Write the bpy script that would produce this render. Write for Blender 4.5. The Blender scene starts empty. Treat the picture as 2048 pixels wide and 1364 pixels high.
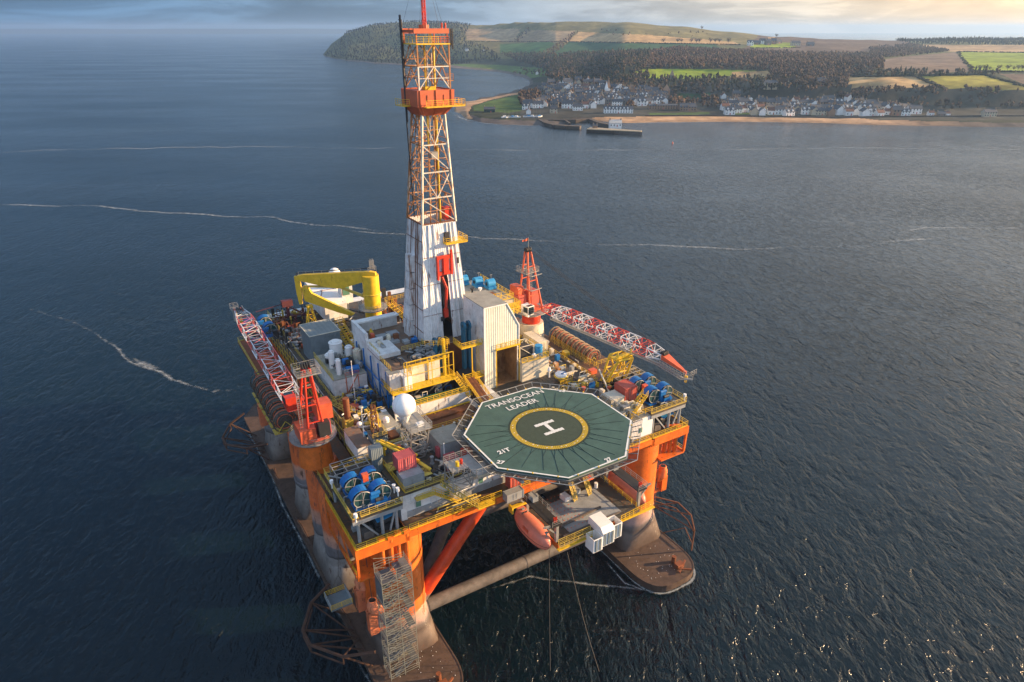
import bpy, math, random
import numpy as np
from mathutils import Vector, Matrix
PI=math.pi
R=math.radians
random.seed(7)
sc=bpy.context.scene
C=sc.collection
# ---------------------------------------------------------------- camera, sky, sun, exposure
HC=100.0
TH=math.atan(625/1365)
cd=bpy.data.cameras.new('camera'); cam=bpy.data.objects.new('camera',cd); C.objects.link(cam)
cam.location=(0,0,HC); cam.rotation_euler=(PI/2-TH,0,0)
cd.sensor_width=36; cd.lens=24.0; cd.clip_start=1; cd.clip_end=90000
sc.camera=cam
SUN_AZ=R(8)      # from +X towards +Y
SUN_EL=R(14.5)
W=bpy.data.worlds.new('World'); sc.world=W; W.use_nodes=True
nt=W.node_tree; nt.nodes.clear()
def N(nt,t,**k):
    n=nt.nodes.new(t)
    for a,b in k.items():
        if a.startswith('i_'):
            key=a[2:]
            n.inputs[int(key) if key.isdigit() else key].default_value=b
        else: setattr(n,a,b)
    return n
def ramp(nt,stops,interp='LINEAR'):
    n=nt.nodes.new('ShaderNodeValToRGB'); cr=n.color_ramp; cr.interpolation=interp
    while len(cr.elements)<len(stops): cr.elements.new(0.5)
    for e,(p,c) in zip(cr.elements,stops):
        e.position=p; e.color=(c,c,c,1) if not hasattr(c,'__len__') else (*c,1)
    return n
out=N(nt,'ShaderNodeOutputWorld'); bg=N(nt,'ShaderNodeBackground')
sky=N(nt,'ShaderNodeTexSky',sky_type='NISHITA',sun_disc=False,sun_elevation=SUN_EL,sun_rotation=PI/2-SUN_AZ,air_density=1.2,dust_density=2.5,ozone_density=1.5)
tc=N(nt,'ShaderNodeTexCoord')
sep=N(nt,'ShaderNodeSeparateXYZ'); nt.links.new(tc.outputs['Generated'],sep.inputs[0])
# sky tint by compass direction: blue-grey cloud to the left, warm bright cloud to the right, pale cloud behind
def ss(src,lo,hi):
    m=N(nt,'ShaderNodeMapRange',interpolation_type='SMOOTHSTEP'); m.inputs['From Min'].default_value=lo; m.inputs['From Max'].default_value=hi; nt.links.new(src,m.inputs[0]); return m.outputs[0]
def mixc(f,a_,b_,bt='MIX'):
    m=N(nt,'ShaderNodeMix',data_type='RGBA',blend_type=bt)
    for k,v in ((0,f),(6,a_),(7,b_)):
        if isinstance(v,(int,float)): m.inputs[k].default_value=v
        elif isinstance(v,tuple): m.inputs[k].default_value=(*v,1)
        else: nt.links.new(v,m.inputs[k])
    return m.outputs[2]
mx_=N(nt,'ShaderNodeMapRange'); mx_.inputs['From Min'].default_value=-1; mx_.inputs['From Max'].default_value=1; nt.links.new(sep.outputs['X'],mx_.inputs[0])
hr_=ramp(nt,[(0.0,(.38,.85,1.55)),(0.25,(.52,1.05,1.75)),(0.45,(.95,1.42,1.95)),(0.58,(2.2,2.25,2.25)),(0.68,(3.7,3.15,2.45)),(0.80,(6.8,4.7,2.6)),(1.0,(9.5,6.5,3.8))]); nt.links.new(mx_.outputs[0],hr_.inputs[0])
up_=mixc(ss(sep.outputs['X'],-.4,.9),(.5,1.1,2.1),(4.3,4.9,5.6))
c1_=mixc(ss(sep.outputs['Z'],.03,.26),hr_.outputs[0],up_)
c2_=mixc(ss(sep.outputs['Z'],.45,.85),c1_,(1.5,2.0,2.9))
yneg=N(nt,'ShaderNodeMath',operation='MULTIPLY'); yneg.inputs[1].default_value=-1; nt.links.new(sep.outputs['Y'],yneg.inputs[0])
c3_=mixc(ss(yneg.outputs[0],-.15,.6),c2_,(2.7,3.4,4.5))
# cloud texture
sq=N(nt,'ShaderNodeVectorMath',operation='MULTIPLY'); sq.inputs[1].default_value=(4.0,4.0,26.0); nt.links.new(tc.outputs['Generated'],sq.inputs[0])
cn=N(nt,'ShaderNodeTexNoise'); cn.inputs['Scale'].default_value=1.15; cn.inputs['Detail'].default_value=9; cn.inputs['Roughness'].default_value=0.58; cn.inputs['Distortion'].default_value=0.3
nt.links.new(sq.outputs[0],cn.inputs['Vector'])
cr=ramp(nt,[(0.38,0.74),(0.50,1.0),(0.55,1.32),(0.66,1.6)]); nt.links.new(cn.outputs['Fac'],cr.inputs[0])
c4_=mixc(1.0,c3_,cr.outputs[0],'MULTIPLY')
c5_=mixc(0.05,c4_,sky.outputs[0])
nt.links.new(c5_,bg.inputs[0]); bg.inputs[1].default_value=0.085
nt.links.new(bg.outputs[0],out.inputs[0])
sl=bpy.data.lights.new('sun','SUN'); sl.energy=5.0; sl.angle=R(0.6); sl.color=(1.0,0.66,0.36)
so=bpy.data.objects.new('sun',sl); C.objects.link(so)
sd=Vector((math.cos(SUN_AZ)*math.cos(SUN_EL),math.sin(SUN_AZ)*math.cos(SUN_EL),math.sin(SUN_EL)))
so.rotation_euler=sd.to_track_quat('Z','Y').to_euler()
vs=sc.view_settings; vs.view_transform='Standard'; vs.look='None'; vs.gamma=1; vs.exposure=1.4
try: sc.cycles.volume_bounces=0
except Exception: pass

# ---------------------------------------------------------------- frames and helpers
RA=R(31.5)
def w3(a,b,z):     # rig coordinates (starboard, aft, up) to world
    return Vector((a*math.cos(RA)-b*math.sin(RA), 125+a*math.sin(RA)+b*math.cos(RA), z))
MATS={}
def mat(name,col,rough=0.55,metal=0.0,rust=0.0,rustcol=(0.16,0.055,0.02),dirt=0.35,ns=0.6,corr=0.0,corrv=(1,1,0),bump=0.12,stops=None,streak=0.25,spec=0.4,world=False):
    if name in MATS: return MATS[name]
    m=bpy.data.materials.new(name); m.use_nodes=True; t=m.node_tree; t.nodes.clear()
    o=N(t,'ShaderNodeOutputMaterial'); b=N(t,'ShaderNodeBsdfPrincipled'); t.links.new(b.outputs[0],o.inputs[0])
    b.inputs['Roughness'].default_value=rough; b.inputs['Metallic'].default_value=metal
    b.inputs['Specular IOR Level'].default_value=spec
    tc=N(t,'ShaderNodeTexCoord'); src=tc.outputs['Object']
    if world: src=N(t,'ShaderNodeNewGeometry').outputs['Position']
    if stops:   # paint bands by height (world z)
        g=N(t,'ShaderNodeNewGeometry'); s=N(t,'ShaderNodeSeparateXYZ'); t.links.new(g.outputs['Position'],s.inputs[0])
        n0=N(t,'ShaderNodeTexNoise'); n0.inputs['Scale'].default_value=0.35; n0.inputs['Detail'].default_value=4; t.links.new(src,n0.inputs['Vector'])
        ma=N(t,'ShaderNodeMath',operation='MULTIPLY_ADD'); ma.inputs[1].default_value=1.6; t.links.new(n0.outputs['Fac'],ma.inputs[0]); t.links.new(s.outputs['Z'],ma.inputs[2])
        mr=N(t,'ShaderNodeMapRange'); mr.inputs['From Min'].default_value=0.8; mr.inputs['From Max'].default_value=30.8; t.links.new(ma.outputs[0],mr.inputs[0])
        rp=ramp(t,stops); t.links.new(mr.outputs[0],rp.inputs[0]); base=rp.outputs[0]
    else:
        c=N(t,'ShaderNodeRGB'); c.outputs[0].default_value=(*col,1); base=c.outputs[0]
    # dirt
    n1=N(t,'ShaderNodeTexNoise'); n1.inputs['Scale'].default_value=ns; n1.inputs['Detail'].default_value=8; n1.inputs['Roughness'].default_value=0.74
    t.links.new(src,n1.inputs['Vector'])
    r1=ramp(t,[(0.3,1-dirt),(0.62,1.0+0.0*dirt)]); t.links.new(n1.outputs['Fac'],r1.inputs[0])
    mx=N(t,'ShaderNodeMix',data_type='RGBA',blend_type='MULTIPLY'); mx.inputs[0].default_value=1
    t.links.new(base,mx.inputs[6]); t.links.new(r1.outputs[0],mx.inputs[7]); cur=mx.outputs[2]
    if rust>0:
        mp=N(t,'ShaderNodeMapping'); mp.inputs['Scale'].default_value=(1,1,streak); t.links.new(src,mp.inputs['Vector'])
        n2=N(t,'ShaderNodeTexNoise'); n2.inputs['Scale'].default_value=1.1; n2.inputs['Detail'].default_value=10; n2.inputs['Roughness'].default_value=0.72
        t.links.new(mp.outputs[0],n2.inputs['Vector'])
        th=0.685-0.3*rust
        r2=ramp(t,[(th,0.0),(th+0.05,.75),(th+.12,1.0)]); t.links.new(n2.outputs['Fac'],r2.inputs[0])
        m2=N(t,'ShaderNodeMix',data_type='RGBA'); t.links.new(r2.outputs[0],m2.inputs[0]); t.links.new(cur,m2.inputs[6]); m2.inputs[7].default_value=(*rustcol,1)
        cur=m2.outputs[2]
    t.links.new(cur,b.inputs['Base Color'])
    bp=N(t,'ShaderNodeBump'); bp.inputs['Strength'].default_value=bump; bp.inputs['Distance'].default_value=0.1
    t.links.new(n1.outputs['Fac'],bp.inputs['Height']); last=bp
    if corr>0:
        dt=N(t,'ShaderNodeVectorMath',operation='DOT_PRODUCT'); dt.inputs[1].default_value=corrv; t.links.new(src,dt.inputs[0])
        mu=N(t,'ShaderNodeMath',operation='MULTIPLY'); mu.inputs[1].default_value=2*PI/corr; t.links.new(dt.outputs['Value'],mu.inputs[0])
        sn=N(t,'ShaderNodeMath',operation='SINE'); t.links.new(mu.outputs[0],sn.inputs[0])
        b2=N(t,'ShaderNodeBump'); b2.inputs['Strength'].default_value=0.5; b2.inputs['Distance'].default_value=0.05
        t.links.new(sn.outputs[0],b2.inputs['Height']); t.links.new(bp.outputs[0],b2.inputs['Normal']); last=b2
    t.links.new(last.outputs[0],b.inputs['Normal'])
    MATS[name]=m; return m
ORANGE=(0.74,0.165,0.022)
M={}
def defmats():
    M['column']=mat('column_paint',ORANGE,0.42,stops=[(0.0,(0.07,0.045,0.032)),(0.05,(0.10,0.07,0.055)),(0.16,(0.17,0.135,0.115)),(0.19,(0.11,0.085,0.075)),(0.22,(0.16,0.14,0.135)),(0.24,(0.42,0.30,0.27)),(0.31,(0.56,0.33,0.24)),(0.33,(0.66,0.15,0.035)),(0.42,ORANGE),(1.0,ORANGE)],rust=0.28,dirt=0.45,ns=0.3)
    M['column2']=mat('column_paint_worn',ORANGE,0.5,stops=[(0.0,(0.05,0.038,0.032)),(0.06,(0.10,0.08,0.068)),(0.20,(0.25,0.225,0.205)),(0.28,(0.27,0.25,0.235)),(0.285,(0.05,0.045,0.045)),(0.30,(0.15,0.14,0.145)),(0.365,(0.19,0.175,0.18)),(0.375,(0.42,0.24,0.19)),(0.46,(0.56,0.27,0.17)),(0.49,(0.66,0.14,0.035)),(1.0,(0.70,0.165,0.035))],rust=0.42,dirt=0.5,ns=0.3,rustcol=(0.075,0.04,0.03))
    M['pontoon']=mat('pontoon_rusty',(0.105,0.066,0.046),0.75,rust=0.45,rustcol=(0.05,0.028,0.018),dirt=0.6,ns=0.35,streak=1,bump=0.4)
    M['orange']=mat('orange_paint',ORANGE,0.4,rust=0.36,dirt=0.45,ns=0.5)
    M['orange2']=mat('faded_orange_paint',(0.66,0.2,0.09),0.5,rust=0.35,dirt=0.35)
    M['rustyorange']=mat('rusty_orange_plate',(0.24,0.075,0.028),0.7,rust=0.55,dirt=0.5)
    M['brace']=mat('brace_grey_brown',(0.15,0.13,0.115),0.7,rust=0.33,dirt=0.6,ns=0.5,rustcol=(0.12,0.065,0.045))
    M['white']=mat('white_paint',(0.72,0.73,0.72),0.5,rust=0.3,dirt=0.38,ns=0.5)
    M['whiteclean']=mat('clean_white_paint',(0.8,0.8,0.79),0.45,dirt=0.12)
    M['clad']=mat('white_cladding',(0.76,0.77,0.77),0.5,rust=0.3,dirt=0.3,corr=0.45,streak=0.16)
    M['cladrust']=mat('rust_streaked_cladding',(0.70,0.70,0.70),0.55,rust=0.52,dirt=0.4,streak=0.1,rustcol=(.22,.10,.045))
    M['greenclad']=mat('ribbed_pale_cladding',(0.62,0.64,0.56),0.5,rust=0.1,dirt=0.2,corr=0.5)
    M['cream']=mat('cream_paint',(0.64,0.59,0.47),0.55,rust=0.22,dirt=0.3)
    M['grey']=mat('grey_paint',(0.30,0.32,0.33),0.55,rust=0.15,dirt=0.35)
    M['bluegrey']=mat('blue_grey_paint',(0.17,0.215,0.24),0.5,rust=0.1,dirt=0.3,corr=0.3)
    M['steel']=mat('galvanised_steel',(0.36,0.36,0.34),0.45,metal=0.3,dirt=0.35)
    M['dark']=mat('dark_machinery',(0.035,0.036,0.038),0.5,dirt=0.4,rust=0.15)
    M['black']=mat('black_rubber',(0.015,0.015,0.016),0.6,dirt=0.2)
    M['yellow']=mat('yellow_paint',(0.76,0.49,0.025),0.42,rust=0.22,dirt=0.35,spec=0.5)
    M['oldyellow']=mat('worn_yellow_paint',(0.60,0.44,0.08),0.5,rust=0.3,dirt=0.4)
    M['red']=mat('red_paint',(0.62,0.05,0.022),0.42,rust=0.2,dirt=0.38)
    M['redorange']=mat('faded_red_paint',(0.64,0.12,0.05),0.45,rust=0.22,dirt=0.38)
    M['pink']=mat('faded_pink_red_paint',(0.46,0.10,0.11),0.5,rust=0.12,dirt=0.3,corr=0.35)
    M['contred']=mat('container_red',(0.50,0.10,0.07),0.5,rust=0.15,dirt=0.3,corr=0.35)
    M['blue']=mat('blue_paint',(0.012,0.14,0.42),0.38,dirt=0.3,rust=0.06)
    M['lblue']=mat('light_blue_paint',(0.04,0.28,0.58),0.4,dirt=0.3,rust=0.1)
    M['rustsolid']=mat('rust_brown',(0.20,0.075,0.03),0.8,dirt=0.5,rust=0.4,rustcol=(0.10,0.04,0.02))
    M['rustlight']=mat('rusty_derrick_steel',(0.40,0.18,0.065),0.6,dirt=0.55,rust=0.5,rustcol=(0.5,0.42,0.32))
    M['derrickwhite']=mat('weathered_white_steel',(0.66,0.62,0.52),0.55,dirt=0.35,rust=0.48,rustcol=(0.36,0.13,0.035),streak=0.5)
    M['mon']=mat('monkey_board_red',(0.55,0.13,0.055),0.5,rust=0.15,dirt=0.35)
    M['deck']=mat('steel_deck',(0.085,0.078,0.063),0.55,rust=0.5,rustcol=(0.15,0.075,0.035),dirt=0.6,ns=0.16,streak=1,bump=0.2)  # deck tones kept extra dark, deeper shadow between modules painted in
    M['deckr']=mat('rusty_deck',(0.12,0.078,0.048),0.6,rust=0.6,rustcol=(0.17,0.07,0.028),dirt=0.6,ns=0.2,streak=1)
    M['roofbrown']=mat('brown_roof',(0.19,0.13,0.09),0.7,rust=0.5,rustcol=(0.2,0.09,0.04),dirt=0.5,ns=0.3,streak=1)
    M['roofgrey']=mat('stained_grey_roof',(0.33,0.32,0.27),0.6,rust=0.25,rustcol=(0.2,0.11,0.05),dirt=0.45,ns=0.3,streak=1)
    M['heligreen']=mat('helideck_green',(0.052,0.107,0.085),0.6,dirt=0.42,ns=0.3,bump=0.05)
    M['heligreen2']=mat('helideck_dark_centre',(0.042,0.062,0.038),0.75,dirt=0.35,ns=1.2,bump=0.3)
    M['heliyellow']=mat('helideck_yellow_ring',(0.55,0.37,0.02),0.6,dirt=0.3,ns=1)
    M['line']=mat('white_marking',(0.72,0.73,0.70),0.6,dirt=0.25,ns=2)
    M['net']=mat('dark_net_rope',(0.012,0.03,0.03),0.8,dirt=0.2)
    M['glass']=mat('dark_window_glass',(0.02,0.035,0.04),0.12,dirt=0.1,spec=0.7)
    M['greenpane']=mat('green_window_cover',(0.10,0.23,0.17),0.4,dirt=0.2)
    M['lboat']=mat('lifeboat_orange',(0.66,0.2,0.13),0.4,dirt=0.2,ns=1,rust=0.05)
    M['tyre']=M['black']
    M['reeltan']=mat('reel_tan',(0.34,0.25,0.16),0.6,rust=0.45,dirt=0.5)
    M['cable']=mat('reel_cable',(0.10,0.085,0.07),0.7,dirt=0.4)
    M['greendeck']=mat('green_walkway',(0.03,0.13,0.07),0.6,dirt=0.3)
    M['scaf']=mat('scaffold_tube',(0.40,0.42,0.36),0.4,metal=0.5,dirt=0.3)
    M['scafboard']=mat('scaffold_board',(0.15,0.165,0.175),0.5,dirt=0.5)
defmats()

class B:
    def __init__(s): s.v=[]; s.f=[]; s.m=[]; s.mi=0; s.T=None
    def add(s,vs,fs):
        k=len(s.v)
        if s.T is not None: vs=[tuple(s.T@Vector(p)) for p in vs]
        s.v+= [tuple(p) for p in vs]; s.f+=[tuple(i+k for i in f) for f in fs]; s.m+=[s.mi]*len(fs); return s
    def box(s,x0,x1,y0,y1,z0,z1):
        return s.add([(x0,y0,z0),(x1,y0,z0),(x1,y1,z0),(x0,y1,z0),(x0,y0,z1),(x1,y0,z1),(x1,y1,z1),(x0,y1,z1)],
            [(3,2,1,0),(4,5,6,7),(0,1,5,4),(1,2,6,5),(2,3,7,6),(3,0,4,7)])
    def hexa(s,p):   # 8 corners, bottom 4 ccw, top 4
        return s.add(p,[(3,2,1,0),(4,5,6,7),(0,1,5,4),(1,2,6,5),(2,3,7,6),(3,0,4,7)])
    def bar(s,p,q,r=0.06,n=4,r2=None,caps=True):
        p=Vector(p); q=Vector(q); d=q-p
        if d.length<1e-6: return s
        d.normalize(); u=d.cross(Vector((0,0,1)))
        if u.length<1e-3: u=Vector((1,0,0))
        u.normalize(); w=d.cross(u); r2=r if r2 is None else r2
        vs=[];o=PI/4 if n==4 else 0
        for c,rr in ((p,r),(q,r2)):
            for i in range(n):
                t=2*PI*i/n+o; vs.append(c+u*(rr*math.cos(t))+w*(rr*math.sin(t)))
        fs=[(i,(i+1)%n,n+(i+1)%n,n+i) for i in range(n)]
        if caps: fs+=[tuple(range(n))[::-1],tuple(range(n,2*n))]
        return s.add(vs,fs)
    def cyl(s,x,y,z0,z1,r,n=20,r2=None): return s.bar((x,y,z0),(x,y,z1),r,n,r2)
    def path(s,pts,r=0.06,n=4,close=False):
        pts=list(pts)
        if close: pts.append(pts[0])
        for p,q in zip(pts,pts[1:]): s.bar(p,q,r,n)
        return s
    def prism(s,poly,z0,z1,top=None):
        n=len(poly); top=top or poly
        vs=[(x,y,z0) for x,y in poly]+[(x,y,z1) for x,y in top]
        return s.add(vs,[tuple(range(n))[::-1],tuple(range(n,2*n))]+[(i,(i+1)%n,n+(i+1)%n,n+i) for i in range(n)])
    def extr(s,poly,axis,t0,t1):   # poly in the plane perpendicular to axis; axis 0: poly=(y,z); 1: poly=(x,z)
        n=len(poly)
        mk=(lambda p,t:(t,p[0],p[1])) if axis==0 else (lambda p,t:(p[0],t,p[1]))
        vs=[mk(p,t0) for p in poly]+[mk(p,t1) for p in poly]
        return s.add(vs,[tuple(range(n))[::-1],tuple(range(n,2*n))]+[(i,(i+1)%n,n+(i+1)%n,n+i) for i in range(n)])
    def loft(s,rings,cap=True):
        n=len(rings[0]); vs=[p for r in rings for p in r]; fs=[]
        for k in range(len(rings)-1):
            fs+=[(k*n+i,k*n+(i+1)%n,(k+1)*n+(i+1)%n,(k+1)*n+i) for i in range(n)]
        if cap: fs+=[tuple(range(n))[::-1],tuple(range((len(rings)-1)*n,len(rings)*n))]
        return s.add(vs,fs)
    def rail(s,pts,h=1.1,sp=1.6,r=0.045,close=False,mid=2,toe=False):
        pts=[Vector(p) for p in pts]
        if close: pts.append(pts[0])
        for p,q in zip(pts,pts[1:]):
            for k in range(mid+1):
                zz=Vector((0,0,h*(k+1)/(mid+1))); s.bar(p+zz,q+zz,r if k==mid else r*0.75)
            L=(q-p).length; n=max(1,round(L/sp))
            for i in range(n+1):
                c=p.lerp(q,i/n); s.bar(c,c+Vector((0,0,h)),r)
            if toe: s.bar(p+Vector((0,0,.08)),q+Vector((0,0,.08)),0.09)
        return s
    def stairs(s,p,q,w=0.9,rails=True,n=None):
        p=Vector(p); q=Vector(q); d=q-p; hd=Vector((d.x,d.y,0)).normalized(); sd=Vector((-hd.y,hd.x,0))*w/2
        for sg in (-1,1):
            s.bar(p+sd*sg,q+sd*sg,0.09)
            if rails:
                for h in (0.55,1.0): s.bar(p+sd*sg+Vector((0,0,h)),q+sd*sg+Vector((0,0,h)),0.045)
                m=max(2,int(d.length/1.5))
                for i in range(m+1):
                    c=p.lerp(q,i/m)+sd*sg; s.bar(c,c+Vector((0,0,1.0)),0.04)
        n=n or max(3,int(abs(d.z)/0.35))
        for i in range(n):
            c=p.lerp(q,(i+.5)/n); s.bar(c-sd,c+sd,0.1)
        return s
    def ladder(s,x,y,z0,z1,dx=0.22,dy=0,cage=False):
        s.bar((x-dx,y-dy,z0),(x-dx,y-dy,z1),0.04); s.bar((x+dx,y+dy,z0),(x+dx,y+dy,z1),0.04)
        n=int((z1-z0)/0.4)
        for i in range(n): 
            z=z0+(i+.5)*0.4; s.bar((x-dx,y-dy,z),(x+dx,y+dy,z),0.03)
        return s
    def torus(s,c,ax,R0,r,n=24,m=6):
        c=Vector(c); ax=Vector(ax).normalized(); u=ax.orthogonal().normalized(); w=ax.cross(u); vs=[];fs=[]
        for i in range(n):
            t=2*PI*i/n; e=u*math.cos(t)+w*math.sin(t)
            for j in range(m):
                p=2*PI*j/m; vs.append(c+e*(R0+r*math.cos(p))+ax*(r*math.sin(p)))
        for i in range(n):
            for j in range(m): fs.append((i*m+j,((i+1)%n)*m+j,((i+1)%n)*m+(j+1)%m,i*m+(j+1)%m))
        return s.add(vs,fs)
    def sphere(s,c,r,n=24,m=14,z0=-1.0,sx=1,sy=1,sz=1):
        rings=[]
        for j in range(m+1):
            t=math.asin(max(-1,z0))+(PI/2-math.asin(max(-1,z0)))*j/m
            rr=max(r*math.cos(t),1e-3); rings.append([(c[0]+sx*rr*math.cos(2*PI*i/n),c[1]+sy*rr*math.sin(2*PI*i/n),c[2]+sz*r*math.sin(t)) for i in range(n)])
        return s.loft(rings)
    def lattice(s,c0,c1,nb,r=0.08,rd=0.05,X=False,horiz=True):
        # c0, c1: four corners at the two ends; legs + diagonals
        c0=[Vector(p) for p in c0]; c1=[Vector(p) for p in c1]
        for i in range(4): s.bar(c0[i],c1[i],r)
        for k in range(nb):
            A=[c0[i].lerp(c1[i],k/nb) for i in range(4)]; Bq=[c0[i].lerp(c1[i],(k+1)/nb) for i in range(4)]
            for i in range(4):
                j=(i+1)%4
                if horiz: s.bar(A[i],A[j],rd)
                if (k+i)%2 or X: s.bar(A[i],Bq[j],rd)
                if not (k+i)%2 or X: s.bar(A[j],Bq[i],rd)
        for i in range(4): s.bar(c1[i],c1[(i+1)%4],rd)
        return s
ORG={}
def build(name,b,mats,parent=None,smooth=False,o=None):
    """b in the coordinates of the rig (or of the thing when its origin is 0,0,0)"""
    me=bpy.data.meshes.new(name)
    po=ORG.get(parent.name,(0,0,0)) if parent else (o or (0,0,0))
    vs=[(v[0]-po[0],v[1]-po[1],v[2]-po[2]) for v in b.v]
    me.from_pydata(vs,[],b.f)
    if not isinstance(mats,(list,tuple)): mats=[mats]
    for k in mats: me.materials.append(M[k] if isinstance(k,str) else k)
    me.polygons.foreach_set('material_index',b.m)
    if smooth:
        me.polygons.foreach_set('use_smooth',[True]*len(b.f))
        me.update()
        try: me.set_sharp_from_angle(angle=R(40))
        except Exception: pass
    me.update()
    ob=bpy.data.objects.new(name,me); C.objects.link(ob)
    if parent: ob.parent=parent; ORG[ob.name]=po
    return ob
def thing(name,label,cat,o=(0,0,0),group=None,rot=0.0,kind=None):
    e=bpy.data.objects.new(name,None); C.objects.link(e); e.empty_display_size=1
    e.location=w3(*o); e.rotation_euler=(0,0,RA+rot)
    e['label']=label; e['category']=cat
    if group: e['group']=group
    ORG[e.name]=o; return e
def proto(name,label,cat,group=None):      # thing whose parts are built round 0,0,0 and then placed
    e=thing(name,label,cat,(0,0,0),group); return e
def place(e,a,b,z,rot=0.0):
    e.location=w3(a,b,z); e.rotation_euler=(0,0,RA+rot); return e
def solo(name,b,mats,label,cat,o,group=None,smooth=False,rot=0.0):
    ob=build(name,b,mats,None,smooth,o); ob.location=w3(*o); ob.rotation_euler=(0,0,RA+rot)
    ob['label']=label; ob['category']=cat
    if group: ob['group']=group
    return ob
def dup(root,label,a,b,z,rot=0.0,group=None,mats=None):
    r=root.copy(); C.objects.link(r); r['label']=label
    if group: r['group']=group
    place(r,a,b,z,rot)
    for ch in list(root.children):
        c=ch.copy(); C.objects.link(c); c.parent=r
        for g in ch.children:
            d=g.copy(); C.objects.link(d); d.parent=c
    return r
# ================================================================ THE RIG HULL
AC=-9.25
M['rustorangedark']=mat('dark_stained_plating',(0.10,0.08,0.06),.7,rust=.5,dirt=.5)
M['rustshaded']=mat('rusty_steel_shade_toned',(0.09,0.045,0.028),.8,dirt=.5)  # rust darkened further, so the port racks' shadow sits in the colour
rig=thing('drilling_rig','huge orange and white drilling platform floating on two rusty pontoons','drilling rig',(AC,19,28))
def pontoon(a0,a1):
    b=B(); y0=-36.6; y1=78
    cx=(a0+a1)/2; hw=(a1-a0)/2; pl=[]
    for i in range(21):
        t=PI+PI*i/20; c,s_=math.cos(t),math.sin(t); pl.append((cx+hw*math.copysign(abs(c)**.62,c),y0+8.5-8.5*abs(s_)**.72))
    pl+=[(a1,y1-6),(a1-4,y1),(a0+4,y1),(a0,y1-6)]
    b.prism(pl,-4,1.5)
    n=len(pl)
    for i in range(n): 
        p,q=pl[i],pl[(i+1)%n]; b.bar((p[0],p[1],1.45),(q[0],q[1],1.45),0.16)
    o=build('pontoon',b,'pontoon',rig)
    f=B()   # anchor gear and plating on the bow
    s=1 if a0>0 else -1
    cx=(a0+a1)/2
    f.box(cx+1.5,cx+3.2,y0+2.2,y0+3.4,1.5,2.5); f.cyl(cx+2.4,y0+4.4,1.5,3.0,0.45,10); f.bar((cx+1,y0+1.3,1.9),(cx+4.4,y0+3.2,2.0),0.22); f.bar((cx+1.6,y0+2,2.0),(cx+3.6,y0+0.6,2.0),0.2)
    build('bow_fairlead',f,'rustyorange',o)
    q=random.Random(int(a0)); f=B()
    for k in range(45): x=q.uniform(a0+2,a1-1.5); y=q.uniform(y0+2.5,y0+12); f.box(x,x+q.uniform(.04,.12),y,y+q.uniform(.04,.12),1.5,1.56)
    g=build('gull_droppings',f,'whiteclean',o); g['kind']='stuff'
    f=B()
    for k in range(40): x=q.choice((a0+.8,a1-1.2,cx-3,cx+2)); y=q.uniform(y0+14,74); f.bar((x,y,1.7),(x+q.uniform(-.4,.4),y+q.uniform(2,6),1.7),.13,5)
    g=build('pontoon_piping',f,'rustshaded',o); g['kind']='stuff'
    return o
pontoon(-43.2,-29.6); pontoon(9.6,23.0)
def sqr(cx,cy,hx,hy,z,k=0.35,n=32,pw=6):
    r=[]
    for i in range(n):
        t=2*PI*i/n; c,s_=math.cos(t),math.sin(t)
        d=(abs(c)**pw+abs(s_)**pw)**(-1/pw); r.append((cx+hx*d*c,cy+hy*d*s_,z))
    return r
def circ(cx,cy,r0,z,n=32): return [(cx+r0*math.cos(2*PI*i/n),cy+r0*math.sin(2*PI*i/n),z) for i in range(n)]
def column(cx,cy,r0,m='column',zt=27.5,fl=(5.4,5.6),zf=8.0):
    b=B(); b.loft([sqr(cx,cy,fl[0],fl[1],1.4,pw=7),sqr(cx,cy,fl[0]*.96,fl[1]*.96,2.6,pw=6),sqr(cx,cy,(fl[0]+r0)/2,(fl[1]+r0)/2,zf*0.6,pw=3.4),circ(cx,cy,r0,zf),circ(cx,cy,r0,zt)])
    c=build('column',b,m,rig,True); 
    g=B(); g.torus((cx,cy,9.6),(0,0,1),r0+0.02,0.12,32,4)
    build('weld_band',g,m,c)
    return c
for cx,sx in ((-35.4,-1),(17.2,1)):
    c=column(cx,-19.8,4.7,'column')
    g=B(); g.ladder(cx+ (3.4 if sx>0 else 3.0),-19.8-3.5,2,26.0,0.25); build('access_ladder',g,'rustyorange' if sx>0 else 'orange',c)
    for k in range(4):    # anchor pendant pipes beside the corner columns
        x=cx+sx*(4.0+0.9*k) if sx>0 else cx-3.6+1.35*k
        y=-24.6-0.25*(k%2) if sx<0 else -22.6-0.5*k
        p=B(); p.cyl(x,y,19.0 if sx<0 else 21.0,27.4,0.42,12); p.cyl(x,y-0.1,27.2,28.0,0.62,12); p.box(x-0.5,x+0.5,y-0.7,y-0.1,27.8,28.3)
        build('chain_pipe',p,['orange'],rig,True)
# middle and aft columns
def lobes(cx,cy,m):
    b=B()
    for dy in (-3.9,3.9): b.loft([circ(cx,cy+dy,4.0,6.5),circ(cx,cy+dy,4.0,23.0),circ(cx+(.9 if cx<0 else -.9),cy+dy,3.0,26.4)])
    b.loft([sqr(cx,cy,4.6,8.3,1.4,pw=7),sqr(cx,cy,4.5,8.1,2.4,pw=6),sqr(cx,cy,3.9,7.6,6.5,pw=4),sqr(cx,cy,3.6,7.4,7.4,pw=3)])
    build('column',b,m,rig,True)
lobes(-38.3,3.0,'column2'); lobes(17.2,4.2,'column2')
for cx in (-37.0,17.2):
    column(cx,24.0,4.3,'column2',fl=(4.7,4.7),zf=7.0); column(cx,51.0,4.6,'column2',fl=(5.0,5.0),zf=7.0)
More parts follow.
